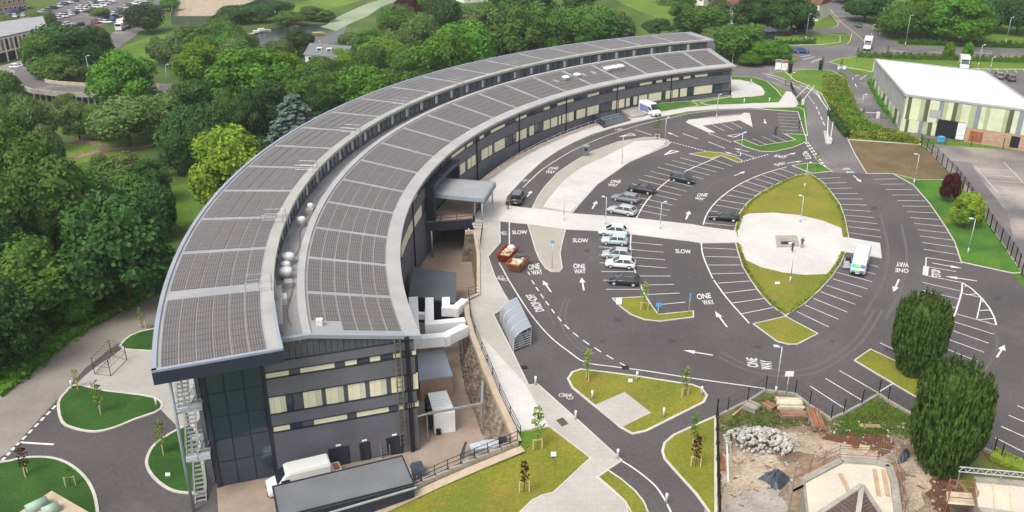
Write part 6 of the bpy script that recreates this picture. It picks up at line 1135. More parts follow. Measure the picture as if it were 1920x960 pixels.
def tarp(px, label, hmax):
    P = smooth([g(*p, .06) for p in px], 3, True); c = sum(P, Vector()) / len(P); mb = MB(); n = len(P); rings = [P]
    for t, z in ((.7, hmax * .55), (.4, hmax * .85), (.15, hmax)): rings.append([c + (p - c) * t * random.uniform(.85, 1.15) + Vector((0, 0, z * random.uniform(.75, 1.15))) for p in P])
    for a, b in zip(rings, rings[1:]):
        mb.add(a + b, [(i, (i + 1) % n, n + (i + 1) % n, n + i) for i in range(n)])
    mb.poly(*rings[-1]); tag(mb.build('tarpaulin', M['tarp'], None, P[0]), label, 'tarpaulin')
tarp([(1420, 898), (1440, 888), (1455, 882), (1470, 888), (1482, 898), (1472, 910), (1458, 922), (1444, 912), (1432, 902)], 'crumpled dark blue tarpaulin by the scaffolded roof', .9); tarp([(1680, 870), (1688, 852), (1698, 842), (1706, 848), (1704, 862), (1692, 868)], 'dark bundle wrapped in tarpaulin on the muddy track', .8)
# octagonal ply roof, slate pyramid, scaffold
zg = g(1580, 930).z; zr_ = zg + 4.0
oq = [pz(x, y, zr_) for x, y in ((1505, 902), (1577, 864), (1642, 868), (1667, 874), (1676, 905), (1690, 1010), (1560, 1030), (1515, 1000))]
oh = empty('octagonal_hall', Vector((oq[0].x, oq[0].y, zg)), 0, 'half-built hall with a pale plywood roof inside scaffolding', 'building'); OO = oh.location.copy(); c = sum(oq, Vector()) / len(oq)
MB().prism([Vector((p.x, p.y, zg)) for p in [c + (p - c) * .97 for p in oq]], (0, 0, 3.6)).build('wall', M['stone_grey'], oh, OO)
MB().prism([c + (p - c) * .94 - Vector((0, 0, .3)) for p in oq], (0, 0, .25)).build('ply_roof', M['plywood'], oh, OO)
mb = MB()
for i in range(6): mb.bar(oq[i] - Vector((0, 0, .1)), oq[(i + 1) % 8] - Vector((0, 0, .1)), .6, .5)
mb.build('parapet', M['stone_grey'], oh, OO)
for (x0, y0, x1, y1) in ((1575, 888, 1592, 922), (1640, 880, 1648, 930), (1656, 880, 1665, 930)): a, b = pz(x0, y0, zr_ + .0), pz(x1, y1, zr_ + .0); MB().bar(a, b, .35, .08).build('ply_strip', M['plywood_brown'], oh, OO)
zs = zr_ + 1.6; ap = pz(1616, 910, zs + 1.0); b1, b2, b3 = pz(1530, 968, zs - .6), pz(1668, 990, zs - 1.2), pz(1600, 1030, zs - 1.5)
sr = empty('slate_roof', Vector((ap.x, ap.y, zg)), 0, 'steep brown tiled roof rising before the plywood roof', 'roof'); MB().add([ap, b1, b3], [(0, 1, 2)]).add([ap, b3, b2], [(0, 1, 2)]).add([ap, b2, b1], [(0, 1, 2)]).add([b1, b2, b3], [(0, 1, 2)]).build('tile_slope', M['tile_brown'], sr, sr.location)
for b in (b1, b2, b3): MB().bar(ap + Vector((0, 0, .05)), b + Vector((0, 0, .05)), .4, .15).build('coping', M['stone_grey'], sr, sr.location)
for k in range(12):
    t = .12 + k * .075; MB().bar(ap.lerp(b1, t) + Vector((0, 0, .04)), ap.lerp(b3, t) + Vector((0, 0, .04)), .08, .07).build('tile_course', M['tile_brown'], sr, sr.location); MB().bar(ap.lerp(b3, t) + Vector((0, 0, .04)), ap.lerp(b2, t) + Vector((0, 0, .04)), .08, .07).build('tile_course', M['tile_brown'], sr, sr.location)
sc = empty('scaffolding', Vector((oq[0].x, oq[0].y, zg)), 0, 'rusty scaffold poles and boards round the plywood-roofed hall', 'scaffolding'); CO_ = sc.location.copy()
ring = [c + (p - c) * 1.1 for p in oq[:6]]; ring[0] = c + (oq[0] - c) * 1.16; ring2 = [c + (p - c) * 1.18 for p in oq[:6]]
for R_ in (ring, ring2):
    for a, b in zip(R_, R_[1:]):
        n = max(1, int((b - a).length / 1.9))
        for i in range(n): p = a.lerp(b, i / n); MB().tube((p.x, p.y, zg), (p.x + random.uniform(-.05, .05), p.y, zr_ + random.uniform(.8, 1.7)), .035, n=5).build('pole', M[random.choice(['rust', 'wood_old', 'steel'])], sc, CO_)
        for z in (-1.6, .1, 1.0): MB().tube(Vector((a.x, a.y, zr_ + z)), Vector((b.x, b.y, zr_ + z)), .03, n=5).build('ledger', M[random.choice(['rust', 'steel', 'wood_old'])], sc, CO_)
for a, b, e, f_ in zip(ring, ring[1:], ring2, ring2[1:]):
    for k in range(3): t = .15 + k * .35; u, v_ = a.lerp(e, t), b.lerp(f_, t); MB().bar(Vector((u.x, u.y, zr_ - 1.4)), Vector((v_.x, v_.y, zr_ - 1.4)), .3, .06).build('board', M['wood_pale'], sc, CO_)
q = [pz(x, y, zg + 3.2) for x, y in ((1828, 900), (1960, 912), (1960, 975), (1836, 958))]; o = empty('boarded_lodge', Vector((q[0].x, q[0].y, zg)), 0, 'small boarded-over lodge with pale sheeted roof', 'building'); MB().prism([Vector((p.x, p.y, zg)) for p in q], (0, 0, 2.9)).build('wall', M['stone_grey'], o, o.location); MB().prism([p - Vector((0, 0, .3)) for p in q], (0, 0, .25)).build('sheeted_roof', M['plywood'], o, o.location); MB().bar(q[0], q[1], .6, .4).build('parapet', M['stone_grey'], o, o.location); MB().bar(q[3], q[2], .6, .4).build('parapet', M['stone_grey'], o, o.location)
for t in (.25, .5, .75): MB().bar(q[0].lerp(q[1], t), q[3].lerp(q[2], t), .12, .1).build('sheet_joint', M['wood_pale'], o, o.location)
q = [pz(x, y, zg + 2.2) for x, y in ((1775, 922), (1822, 926), (1828, 948), (1776, 944))]; o = empty('scaffold_platform', Vector((q[0].x, q[0].y, zg)), 0, 'scaffold platform of pale boards beside the sheeted lodge', 'scaffolding')
for k in range(6): t0 = k / 6; MB().bar(q[0].lerp(q[3], t0 + .08), q[1].lerp(q[2], t0 + .08), .3, .06).build('board', M['wood_pale'], o, o.location)
for p in q: MB().tube((p.x, p.y, zg), (p.x, p.y, zg + 3.8), .04, n=5).build('pole', M['rust'], o, o.location)
for i in range(4):
    for z in (2.9, 3.5): a, b = q[i], q[(i + 1) % 4]; MB().tube((a.x, a.y, zg + z), (b.x, b.y, zg + z), .035, n=5).build('ledger', M['rust'], o, o.location)
a, b = pz(1797, 884, zg + 4.0), pz(1960, 899, zg + 4.0); o = empty('lattice_beam', Vector((a.x, a.y, zg)), 0, 'silver lattice girder spanning above the sheeted lodge', 'girder'); up = Vector((0, 0, .5))
for z in (0, .5): MB().tube(a + Vector((0, 0, z)), b + Vector((0, 0, z)), .05, n=6).build('chord', M['galv'], o, o.location)
for k in range(20): p, r_ = a.lerp(b, k / 20), a.lerp(b, (k + 1) / 20); MB().tube(p + (up if k % 2 else Vector()), r_ + (Vector() if k % 2 else up), .035, n=5).build('brace', M['galv'], o, o.location)
for t in (.02, .5): p = a.lerp(b, t); MB().tube((p.x, p.y, zg), p, .05, n=6).build('leg', M['steel'], o, o.location)

for nm, m, n_, sz, lab in (('debris', 'rubble', 420, .16, 'small broken stone scattered over the building site'), ('debris', 'wood_old', 110, .15, 'splintered wood scattered over the building site')):
    rj = random.Random(n_); mb = MB()
    for k in range(n_):
        x, y = rj.uniform(1352, 1790), rj.uniform(790, 958)
        if 1500 < x < 1690 and y > 860: continue
        s = sz * rj.uniform(.4, 1.5); mb.box(g(x, y, .1 + s * .3), (s * rj.uniform(.6, 2.4 if m == 'wood_old' else 1.3) * (1.6 if m == 'wood_old' else 1), s * rj.uniform(.3, .9), s * .6), M=Matrix.Rotation(rj.uniform(0, 6.3), 3, 'Z') @ Matrix.Rotation(rj.uniform(-.4, .4), 3, 'X'))
    tag(mb.build(nm, M[m]), lab, None, None, 'stuff')
# ================================================================== vegetation and background
def ico(): 
    bm = bmesh.new(); bmesh.ops.create_icosphere(bm, subdivisions=1, radius=1); v = [x.co.copy() for x in bm.verts]; f = [tuple(y.index for y in x.verts) for x in bm.faces]; bm.free(); return v, f
IV, IF = ico()
def rdir(rn):
    while 1:
        v = Vector((rn.uniform(-1, 1), rn.uniform(-1, 1), rn.uniform(-1, 1)))
        if .05 < v.length < 1: return v.normalized()
def leaf(vs, fs, p, nrm, s, rn):
    t = nrm.orthogonal().normalized(); t = Matrix.Rotation(rn.uniform(0, 6.28), 3, nrm) @ t; b = nrm.cross(t); k = len(vs); a = s * rn.uniform(.7, 1.3); c = a * rn.uniform(.55, .85)
    vs += [p - t * a, p - b * c + nrm * a * .15, p + t * a, p + b * c + nrm * a * .15]; fs.append((k, k + 1, k + 2, k + 3))
def mk(name, vs, fs):
    me = bpy.data.meshes.new(name); me.from_pydata([tuple(v) for v in vs], [], fs); me.update(); me.materials.append(None); return me
def crown(seed, D, Hh, z0, nl, lobes, ls, flat_=1.0, lr=(.2, .32)):
    rn = random.Random(seed); R_ = D / 2; hc = (Hh - z0) / 2; C_ = Vector((0, 0, z0 + hc)); L = []
    L.append((C_, R_ * .55))
    for i in range(lobes):
        d = rdir(rn); 
        if d.z < -.55: d.z *= -.6
        r = D * rn.uniform(*lr); p = C_ + Vector((d.x * (R_ - r * .75), d.y * (R_ - r * .75), d.z * (hc - r * .6) * flat_)); L.append((p, r))
    vs, fs = [], []
    for p, r in L:
        k = len(vs); rr = [rn.uniform(.68, .84) for _ in IV]; vs += [p + Vector((v.x, v.y, v.z * .9)) * r * q for v, q in zip(IV, rr)]; fs += [tuple(k + i for i in f) for f in IF]
    wts = [r * r for p, r in L]; tot = sum(wts)
    for (p, r), wt in zip(L, wts):
        for _ in range(int(nl * wt / tot)):
            d = rdir(rn); q = p + Vector((d.x, d.y, d.z * .9)) * r * rn.uniform(.82, 1.12)
            if any((q - c).length < rr * .72 for c, rr in L if c is not p): continue
            n = (d + rdir(rn) * .75 + Vector((0, 0, .25))).normalized(); leaf(vs, fs, q, n, ls * rn.uniform(.7, 1.25), rn)
    return mk('crown', vs, fs)
def trunk_mesh(D, Hh, z0, seed):
    rn = random.Random(seed); mb = MB(); h = z0 + (Hh - z0) * .45; r = max(.12, D * .03); mb.tube((0, 0, -.2), (0, 0, h), r, r * .55, 8)
    for k in range(5): a = rn.uniform(0, 6.28); b = Vector((cos(a) * D * .28, sin(a) * D * .28, h + (Hh - h) * rn.uniform(.2, .5))); mb.tube((0, 0, h * rn.uniform(.55, .9)), b, r * .45, r * .12, 6)
    me = mk('trunk', mb.v, mb.f); me.materials[0] = M['bark']; return me
def conifer(seed, D, Hh, nl, ls, droop=-.25, lay=18):
    rn = random.Random(seed); vs, fs = [], []
    for i in range(lay):
        z = Hh * (.06 + .94 * i / lay); rad = D / 2 * (1 - (i / lay) ** (2.2 if lay < 14 else 1.2)) ** .8 * rn.uniform(.85, 1.1); nb = max(4, int(9 * (1 - i / lay) + 4)); a0 = rn.uniform(0, 6)
        for b in range(nb):
            a = a0 + 6.283 * b / nb + rn.uniform(-.2, .2); Ln = rad * rn.uniform(.75, 1.12); m = int(nl / lay / nb)
            for k in range(m):
                t = rn.random() ** .7; p = Vector((cos(a) * Ln * t, sin(a) * Ln * t, z + droop * Ln * t + rn.uniform(-.2, .25))) + Vector((rn.uniform(-1, 1), rn.uniform(-1, 1), 0)) * (.12 + .35 * (1 - abs(t - .6)))
                leaf(vs, fs, p, (Vector((cos(a) * .5, sin(a) * .5, .9)) + rdir(rn) * .5).normalized(), ls * rn.uniform(.7, 1.3), rn)
    k = len(vs); n = 10; vs += [Vector((cos(6.283 * j / n) * D * .28, sin(6.283 * j / n) * D * .28, Hh * .05)) for j in range(n)] + [Vector((0, 0, Hh * .85))]; fs += [(k + j, k + (j + 1) % n, k + n) for j in range(n)]
    return mk('crown', vs, fs)
def yew(seed, D, Hh, np_, per):
    rn = random.Random(seed); vs, fs = [], []; 
    def rad(t): return D / 2 * min(1, .48 + t * 1.35) * (1 - max(0, (t - .62) / .38) ** 2.2 * .62)
    n = 20; m = 12; k = len(vs)
    for j in range(m + 1):
        t = .04 + .92 * j / m
        for i in range(n): a = 6.283 * i / n; r = rad(t) * .72 * rn.uniform(.9, 1.05); vs.append(Vector((cos(a) * r, sin(a) * r, Hh * t)))
    for j in range(m): fs += [(k + j * n + i, k + j * n + (i + 1) % n, k + (j + 1) * n + (i + 1) % n, k + (j + 1) * n + i) for i in range(n)]
    fs.append(tuple(k + m * n + i for i in range(n)))
    for q in range(np_):
        t = rn.uniform(.06, .93) if q > np_ * .25 else rn.uniform(.7, .95); a = rn.uniform(0, 6.283); rr = rad(t) * (rn.uniform(.84, .98) if t < .85 else rn.uniform(.15, .95)); base = Vector((cos(a) * rr, sin(a) * rr, Hh * t)); Ln = Hh * rn.uniform(.14, .24); wd = Hh * .027 * rn.uniform(.8, 1.3); out = Vector((cos(a), sin(a), 0)); ax_ = (Vector((0, 0, 1)) + out * .16).normalized()
        for _ in range(per):
            u = rn.random(); w_ = wd * (1.15 - u) ** .7 * (1 if u > .1 else .6); d = rdir(rn); d.z *= .3; p = base + ax_ * Ln * (u - .4) + d * w_; nr = (d * 1.2 + out * .3 + ax_ * (u - .3) + rdir(rn) * .25).normalized(); tt = (ax_ - nr * ax_.dot(nr)).normalized(); b = nr.cross(tt); s = .16 * rn.uniform(.7, 1.2); kk = len(vs); vs += [p - tt * s * 1.5, p - b * s * .55, p + tt * s * 1.6, p + b * s * .55]; fs.append((kk, kk + 1, kk + 2, kk + 3))
    return mk('crown', vs, fs)
PROTO = [(crown(1, 10, 11, 1.0, 9000, 16, .30), trunk_mesh(10, 11, 1.0, 1)), (crown(2, 10, 11, .6, 9000, 24, .28, 1, (.15, .26)), trunk_mesh(10, 11, .6, 2)), (crown(3, 10, 11, 1.2, 8500, 13, .32, 1, (.22, .34)), trunk_mesh(10, 11, 1.2, 3)), (crown(4, 10, 11, .4, 9500, 34, .26, 1, (.11, .2)), trunk_mesh(10, 11, .4, 4)), (crown(5, 10, 11, .8, 9000, 19, .29, .95, (.17, .3)), trunk_mesh(10, 11, .8, 5))]
CON = (conifer(6, 8, 11, 6500, .26), trunk_mesh(5, 11, 1, 6)); CON2 = (conifer(8, 9, 11, 10000, .27, .05, 13), trunk_mesh(5, 11, 1, 7)); YEW = (yew(9, 9.2, 10.6, 560, 46), trunk_mesh(9, 10, 1, 8))
def put(name, proto, loc, sx, sz, mname, label, group, rz, cat='tree'):
    o = empty(name, loc, rz, label, cat, group); o.scale = (sx, sx, sz)
    for nm, me in zip(('crown', 'trunk'), proto):
        c = bpy.data.objects.new(nm, me); COL.objects.link(c); c.parent = o
        if nm == 'crown': c.material_slots[0].link = 'OBJECT'; c.material_slots[0].material = M[mname]
    return o
rt = random.Random(21)
LMK = {'w': [(60, 90, 'beside the cream office'), (130, 100, 'on the western roundabout'), (150, 185, 'by the road bridge'), (290, 40, 'beside the lorry on the western road'), (360, 90, 'by the mown slope'), (470, 20, 'beside the sports court'), (480, 90, 'above the river jetty'), (600, 100, 'by the white bungalow'), (557, 200, 'around the blue spruce'), (440, 260, 'behind the golden conifer'), (210, 270, 'on the woodland path clearing'), (340, 370, 'at the clearing next to the crescent roof'), (150, 560, 'along the lane hedge'), (30, 680, 'at the lower end of the lane'), (60, 300, 'around the dark pond'), (180, 400, 'around the pale pool'), (20, 450, 'in the deep western wood'), (400, 150, 'along the western road'), (100, 30, 'at the far car park')],
       'm': [(690, 100, 'round the two lime trees'), (620, 200, 'against the rear roof edge'), (700, 40, 'beside the algae-covered river'), (770, 20, 'beside the dark purple tree'), (800, 120, 'at the sandy road end'), (870, 90, 'behind the middle of the rear wing'), (950, 60, 'in the centre of the far tree belt'), (1010, -10, 'at the back of the far tree belt'), (1060, 60, 'behind the skylights of the far wing'), (1140, 50, 'at the thin end of the far tree belt'), (1230, 30, 'on the mown slope behind the far wing')],
       'e': [(1330, 30, 'in front of the cream house'), (1385, 80, 'against the far gable'), (1440, 95, 'between far gable and junction'), (1420, 20, 'behind the dark kiosk'), (1482, 20, 'beside the small cream house')], 'p': [(1620, 10, 'beside the climbing road'), (1690, 40, 'behind the tall road lamp'), (1790, 30, 'over the parkland hedge'), (1880, 20, 'deep in the parkland'), (1760, -10, 'at the back of the parkland')]}
DESC = {'mid': 'mid-green broadleaf tree', 'dark': 'dark green broadleaf tree', 'bright': 'bright green broad tree', 'lime': 'lime-yellow green round tree', 'olive': 'soft olive-green willow tree'}
def tree(cx, yt, yb, wp, kind, zone='w', label=None, name='broadleaf_tree', proto=None):
    f = g if zone in 'ep' else (lambda x, y: pz(x, y)); b = f(cx, yb); t = py_(cx, yt, b.y); zc = proj(b)[2]; W = wp * zc / FPX; Hh = max(2, t.z - b.z); pr = proto or rt.choice(PROTO); D0 = 10. if proto is None else (8. if proto is CON else 9.)
    where = {'w': 'in the wood west of the crescent building', 'm': 'in the tree belt behind the far wing', 'e': 'beside the far gable and junction', 'p': 'in the parkland beyond the main road'}[zone]
    lm = min(LMK[zone], key=lambda q: (q[0] - cx) ** 2 + ((q[1] - (yt + yb) / 2) * 1.5) ** 2)[2]; asp = W / Hh; size = 'tall slim' if asp < .75 else 'low spreading' if asp > 1.5 else 'large' if W > 11 else 'small' if W < 6 else 'broad' if asp > 1.1 else 'rounded'
    lab = label or (size + ' ' + DESC[kind] + ' ' + lm); put(name, pr, b, W / D0, Hh / 11., 'leaf_' + kind, lab, None if label else 'trees ' + where, rt.uniform(0, 6.28))
for a in [(240, 98, 208, 120, 'bright'), (380, 82, 170, 100, 'lime'), (480, 92, 225, 155, 'bright'), (545, 100, 205, 80, 'lime'), (370, 150, 235, 95, 'dark'), (515, 150, 245, 70, 'dark'), (600, 128, 215, 85, 'dark'), (560, 145, 235, 70, 'mid'), (330, 66, 125, 65, 'olive'), (415, 34, 90, 85, 'mid'), (455, 58, 105, 60, 'mid'), (300, 70, 122, 45, 'olive'),
          (245, 183, 275, 125, 'olive'), (305, 175, 265, 95, 'olive'), (195, 195, 262, 60, 'mid'), (345, 200, 310, 85, 'dark'), (400, 195, 320, 80, 'dark'), (75, 178, 285, 75, 'olive'), (100, 235, 340, 60, 'olive'), (150, 192, 262, 65, 'olive'), (240, 290, 362, 95, 'olive'), (290, 300, 380, 70, 'dark'), (200, 292, 360, 60, 'olive'),
          (45, 230, 430, 150, 'mid'), (105, 300, 470, 150, 'mid'), (15, 330, 540, 140, 'mid'), (165, 320, 440, 115, 'mid'), (245, 362, 572, 205, 'dark'), (78, 455, 615, 170, 'mid'), (5, 525, 695, 165, 'dark'), (140, 515, 608, 85, 'bright'), (293, 345, 448, 82, 'dark'), (200, 380, 560, 130, 'bright'), (0, 400, 600, 120, 'dark'), (60, 360, 520, 110, 'mid'), (15, 130, 208, 65, 'mid'), (90, 62, 152, 75, 'mid'), (130, 45, 142, 110, 'dark'), (182, 48, 125, 62, 'dark'), (120, 105, 160, 90, 'mid'), (280, 6, 62, 68, 'dark'), (82, 22, 50, 46, 'olive'), (12, 30, 50, 50, 'olive'), (190, 14, 36, 34, 'olive'), (320, -4, 20, 36, 'mid'), (445, 10, 45, 70, 'dark'), (490, 8, 42, 50, 'dark'), (470, 170, 260, 60, 'dark'), (430, 170, 250, 60, 'mid'), (420, 40, 95, 60, 'mid'),
          (450, 70, 120, 60, 'olive'), (500, 90, 130, 50, 'mid'), (560, 55, 105, 60, 'dark'), (610, 105, 150, 60, 'mid'), (35, 210, 330, 80, 'mid'), (-15, 260, 420, 100, 'dark'), (335, 245, 330, 60, 'dark'), (260, 320, 420, 80, 'mid'), (520, 0, 28, 60, 'dark'), (355, 45, 78, 50, 'olive'), (395, 62, 95, 50, 'lime'), (540, 22, 48, 60, 'mid'), (585, 12, 38, 50, 'olive'), (430, 60, 100, 45, 'bright'), (525, 75, 112, 55, 'olive'), (350, 100, 140, 60, 'olive'), (215, 100, 135, 40, 'olive'), (640, 88, 118, 40, 'lime'), (665, 60, 95, 55, 'olive'), (610, 20, 40, 40, 'mid'), (30, 175, 230, 50, 'olive'), (130, 175, 215, 40, 'olive'), (65, 300, 350, 60, 'lime'), (140, 320, 372, 70, 'olive')]: tree(*a)
for a in [(655, 95, 142, 58, 'lime'), (727, 72, 138, 95, 'lime'), (690, 118, 215, 100, 'bright'), (640, 130, 215, 80, 'mid'), (610, 140, 222, 60, 'mid'), (590, 165, 235, 60, 'dark'), (738, 14, 78, 60, 'mid'), (760, 12, 80, 90, 'mid'), (700, 55, 110, 70, 'mid'), (790, 25, 110, 75, 'olive'), (830, -5, 75, 70, 'dark'), (870, 40, 150, 110, 'bright'), (912, 8, 120, 100, 'olive'), (960, 12, 122, 110, 'mid'), (1012, 8, 110, 95, 'mid'), (1060, 15, 105, 95, 'mid'), (1108, 10, 90, 90, 'mid'), (1145, 20, 85, 75, 'olive'), (830, 55, 165, 100, 'bright'), (780, 85, 160, 85, 'mid'), (745, 55, 125, 70, 'olive'), (820, 95, 165, 75, 'bright'), (880, 90, 140, 70, 'bright'), (1000, -25, 50, 85, 'dark'), (950, -25, 35, 60, 'mid'), (1090, -25, 35, 70, 'dark'), (1172, 38, 72, 50, 'dark'), (1200, -4, 40, 50, 'olive'), (1250, -4, 58, 65, 'mid'), (1200, 40, 66, 60, 'dark'), (940, 60, 120, 80, 'mid'), (1030, 50, 105, 70, 'bright'), (700, 85, 150, 60, 'mid'), (770, 100, 165, 70, 'mid'), (860, 10, 70, 60, 'olive'), (1150, -10, 30, 60, 'mid'), (800, -12, 30, 60, 'mid'), (905, 100, 125, 60, 'mid'), (985, 75, 112, 70, 'olive'), (1080, 60, 96, 60, 'mid'), (715, 128, 200, 70, 'mid'), (655, 145, 218, 60, 'mid')]: tree(*a, zone='m')
for a in [(1385, 45, 112, 95, 'mid'), (1432, 75, 118, 72, 'bright'), (1352, 52, 100, 75, 'olive'), (1466, 82, 118, 42, 'mid'), (1318, 8, 62, 85, 'mid'), (1415, -8, 62, 85, 'dark'), (1482, -8, 66, 85, 'dark'), (1447, -14, 45, 70, 'mid'), (1285, 25, 60, 50, 'dark'), (1355, -8, 40, 60, 'dark'), (1235, 35, 66, 60, 'dark'), (1405, 100, 122, 50, 'mid'), (1280, -6, 40, 55, 'mid')]: tree(*a, zone='e')
for a in [(1620, -16, 40, 75, 'dark'), (1680, 2, 72, 70, 'mid'), (1738, -8, 68, 95, 'bright'), (1792, -6, 80, 120, 'bright'), (1700, 8, 66, 80, 'mid'), (1862, -8, 60, 70, 'dark'), (1905, -6, 66, 65, 'dark'), (1660, 18, 62, 45, 'dark'), (1830, -14, 50, 80, 'mid'), (1760, -18, 40, 90, 'mid'), (1640, -20, 20, 60, 'mid'), (1930, -10, 60, 60, 'mid'), (1590, -20, 6, 60, 'dark')]: tree(*a, zone='p')
tree(557, 176, 276, 130, 'blue', 'w', 'silvery blue spruce beside the crescent roof', 'blue_spruce', CON); tree(445, 240, 400, 132, 'gold', 'w', 'golden-yellow conifer close to the crescent roof', 'golden_conifer', PROTO[3]); tree(765, -4, 58, 60, 'purple', 'm', 'dark purple tree in the far tree belt', 'copper_beech'); tree(1507, 20, 62, 34, 'purple', 'e', 'small dark purple tree beside the red-roofed house', 'purple_tree')
for cx, yt, yb, wp, lab, rz in ((1712, 571, 706, 98, 'upright clipped dark yew on the pointed grass island', 0), (1760, 706, 888, 132, 'large upright yew inside the building site fence', 2.1)):
    b = g(cx, yb - 8); t = py_(cx, yt, b.y - 1.5); zc = proj(b)[2]; put('yew_tree', YEW, b, wp * zc / FPX / 9.2, (t.z - b.z) / 10.6, 'leaf_yew', lab, None, rz)
# saplings
def sapmesh(seed, n, D, Hh, ls): 
    rn = random.Random(seed); vs, fs = [], []
    for k in range(n): z = Hh * rn.uniform(.32, 1); r = D / 2 * (1.15 - abs(z / Hh - .6) * 1.4) * math.sqrt(rn.random()); a = rn.uniform(0, 6.28); leaf(vs, fs, Vector((r * cos(a), r * sin(a), z)), (rdir(rn) + Vector((0, 0, .5))).normalized(), ls, rn)
    return mk('crown', vs, fs)
SAP = [sapmesh(31, 110, 1.0, 4, .15), sapmesh(32, 130, 1.2, 4, .14)]; tm = mk('trunk', MB().tube((0, 0, 0), (0, 0, 3.6), .045, .02, 6).v, MB().tube((0, 0, 0), (0, 0, 3.6), .045, .02, 6).f); tm.materials[0] = M['bark']
def sapling(cx, yt, yb, m, lab, stakes=True, f=g, wd=1.0, k=0):
    b = f(cx, yb); t = py_(cx, yt, b.y); s = max(.5, (t.z - b.z) / 4.); o = empty('sapling', b, rt.uniform(0, 3), lab, 'tree'); 
    for nm, me, sc in (('crown', SAP[k], (s * wd, s * wd, s)), ('trunk', tm, (1, 1, s))):
        c = bpy.data.objects.new(nm, me); COL.objects.link(c); c.parent = o; c.scale = sc
        if nm == 'crown': c.material_slots[0].link = 'OBJECT'; c.material_slots[0].material = M['leaf_' + m]
    if stakes:
        for sx in (-.45, .45): MB().box((sx, 0, .6), (.09, .09, 1.2)).build('stake', M['stake'], o)
        MB().box((0, 0, 1.1), (1.0, .05, .12)).build('cross_tie', M['stake'], o)
w_ = lambda x, y: pz(x, y)
for a in [(1101, 655, 714, 'young', 'slim yellow-green sapling at the blunt corner of the triangular lawn'), (1284, 688, 744, 'young', 'slim yellow-green sapling at the long tip of the triangular lawn'), (1008, 764, 842, 'young', 'staked lime sapling at the top of the sloping lawn'), (983, 866, 922, 'purple', 'staked red-leaved sapling on the sloping lawn'), (1300, 775, 838, 'mid', 'green staked sapling by the tall black fence'), (1304, 818, 876, 'purple', 'red-leaved staked sapling by the tall black fence'), (1208, 530, 582, 'young', 'lime staked sapling on the hooked grass island'), (1232, 222, 262, 'olive', 'thin olive sapling at the tip of the accessible bays'), (1453, 238, 262, 'purple', 'red sapling between the far bays'), (1497, 226, 248, 'purple', 'small red sapling at the bay ends beside the green strip'), (1531, 282, 316, 'young', 'thin sapling on the green triangular island'), (1363, 112, 135, 'young', 'pale sapling at the far gable'), (1540, 108, 135, 'mid', 'young tree by the junction mouth'), (1575, 112, 140, 'mid', 'young tree at the hall road mouth'), (1606, 90, 118, 'dark', 'dark young conifer-like tree on the hall verge'), (1662, 86, 112, 'mid', 'young tree behind the hall roof corner')]: sapling(*a, stakes=a[0] < 1310)
for a in [(1777, 326, 378, 'purple', 'dark red maple beside the palisade fence'), (1808, 362, 425, 'gold', 'yellow-green bushy tree beside the palisade fence'), (1776, 80, 112, 'lime', 'lime young tree on the hall verge'), (1812, 80, 110, 'bright', 'green young tree next to the motorhome')]: 
    b = g(a[0], a[2]); t = py_(a[0], a[1], b.y); s = (t.z - b.z) / 11; put('small_tree', PROTO[3], b, s * .75 if a[3] != 'gold' else s * .95, s, 'leaf_' + a[3], a[4], None, 1)
for a in [(146, 690, 728, 'young', 'tiny sapling at the edge of the dark green lawn'), (189, 716, 775, 'young', 'lime sapling in the middle of the dark green lawn'), (306, 788, 850, 'young', 'lime sapling on the lawn by the escape stair'), (50, 835, 892, 'purple', 'red sapling on the rounded lawn'), (133, 872, 912, 'mid', 'green sapling on the rounded lawn'), (268, 578, 616, 'young', 'pale sapling beside the lane')]: sapling(*a, f=w_, k=1)
# bushes, hedges, weeds
def hedge(px, wd, h, m, label, f=g, dens=60, ls=.16, name='hedge', sm=4, kind=None, gap=0):
    P = smooth([f(*p) for p in px], sm); rn = random.Random(int(px[0][0] * 7 + px[0][1])); vs, fs = [], []; O = P[0].copy()
    for a, b in zip(P, P[1:]):
        Ln = (b - a).length; n = int(Ln * dens * (h + wd) * .6); s = Vector((-(b - a).y, (b - a).x, 0)).normalized()
        for _ in range(n):
            t = rn.random(); q = a.lerp(b, t) - O; lump = .75 + .25 * sin((q.x + q.y) * 4.0) + rn.uniform(-.1, .15); u = rn.uniform(-1, 1); z = h * lump * (rn.random() ** .5) * (1 - .3 * u * u); leaf(vs, fs, q + s * u * wd / 2 * lump + Vector((0, 0, z)), (s * u + Vector((0, 0, .6)) + rdir(rn) * .6).normalized(), ls, rn)
        if gap == 0: k = len(vs); vs += [a - O - s * wd * .3, a - O + s * wd * .3, a - O + s * wd * .3 + Vector((0, 0, h * .6)), a - O - s * wd * .3 + Vector((0, 0, h * .6)), b - O - s * wd * .3, b - O + s * wd * .3, b - O + s * wd * .3 + Vector((0, 0, h * .6)), b - O - s * wd * .3 + Vector((0, 0, h * .6))]; fs += [(k, k + 4, k + 7, k + 3), (k + 1, k + 2, k + 6, k + 5), (k + 3, k + 7, k + 6, k + 2)]
    me = mk('foliage', vs, fs); me.materials[0] = M['leaf_' + m]; o = bpy.data.objects.new(name, me); COL.objects.link(o); o.location = O; return tag(o, label, 'hedge')
g1 = lambda x, y: g(x, y, .1)
hedge([(1508, 329), (1490, 333), (1458, 348), (1428, 365), (1405, 383), (1390, 405), (1382, 432)], .7, .5, 'weed', 'low hedge on the upper left edge of the leaf-shaped lawn', g1, 34, .13, gap=1); hedge([(1384, 458), (1388, 472), (1397, 500), (1410, 522), (1427, 547), (1446, 569), (1470, 589)], .7, .5, 'weed', 'low hedge on the lower left edge of the leaf-shaped lawn', g1, 34, .13, gap=1)
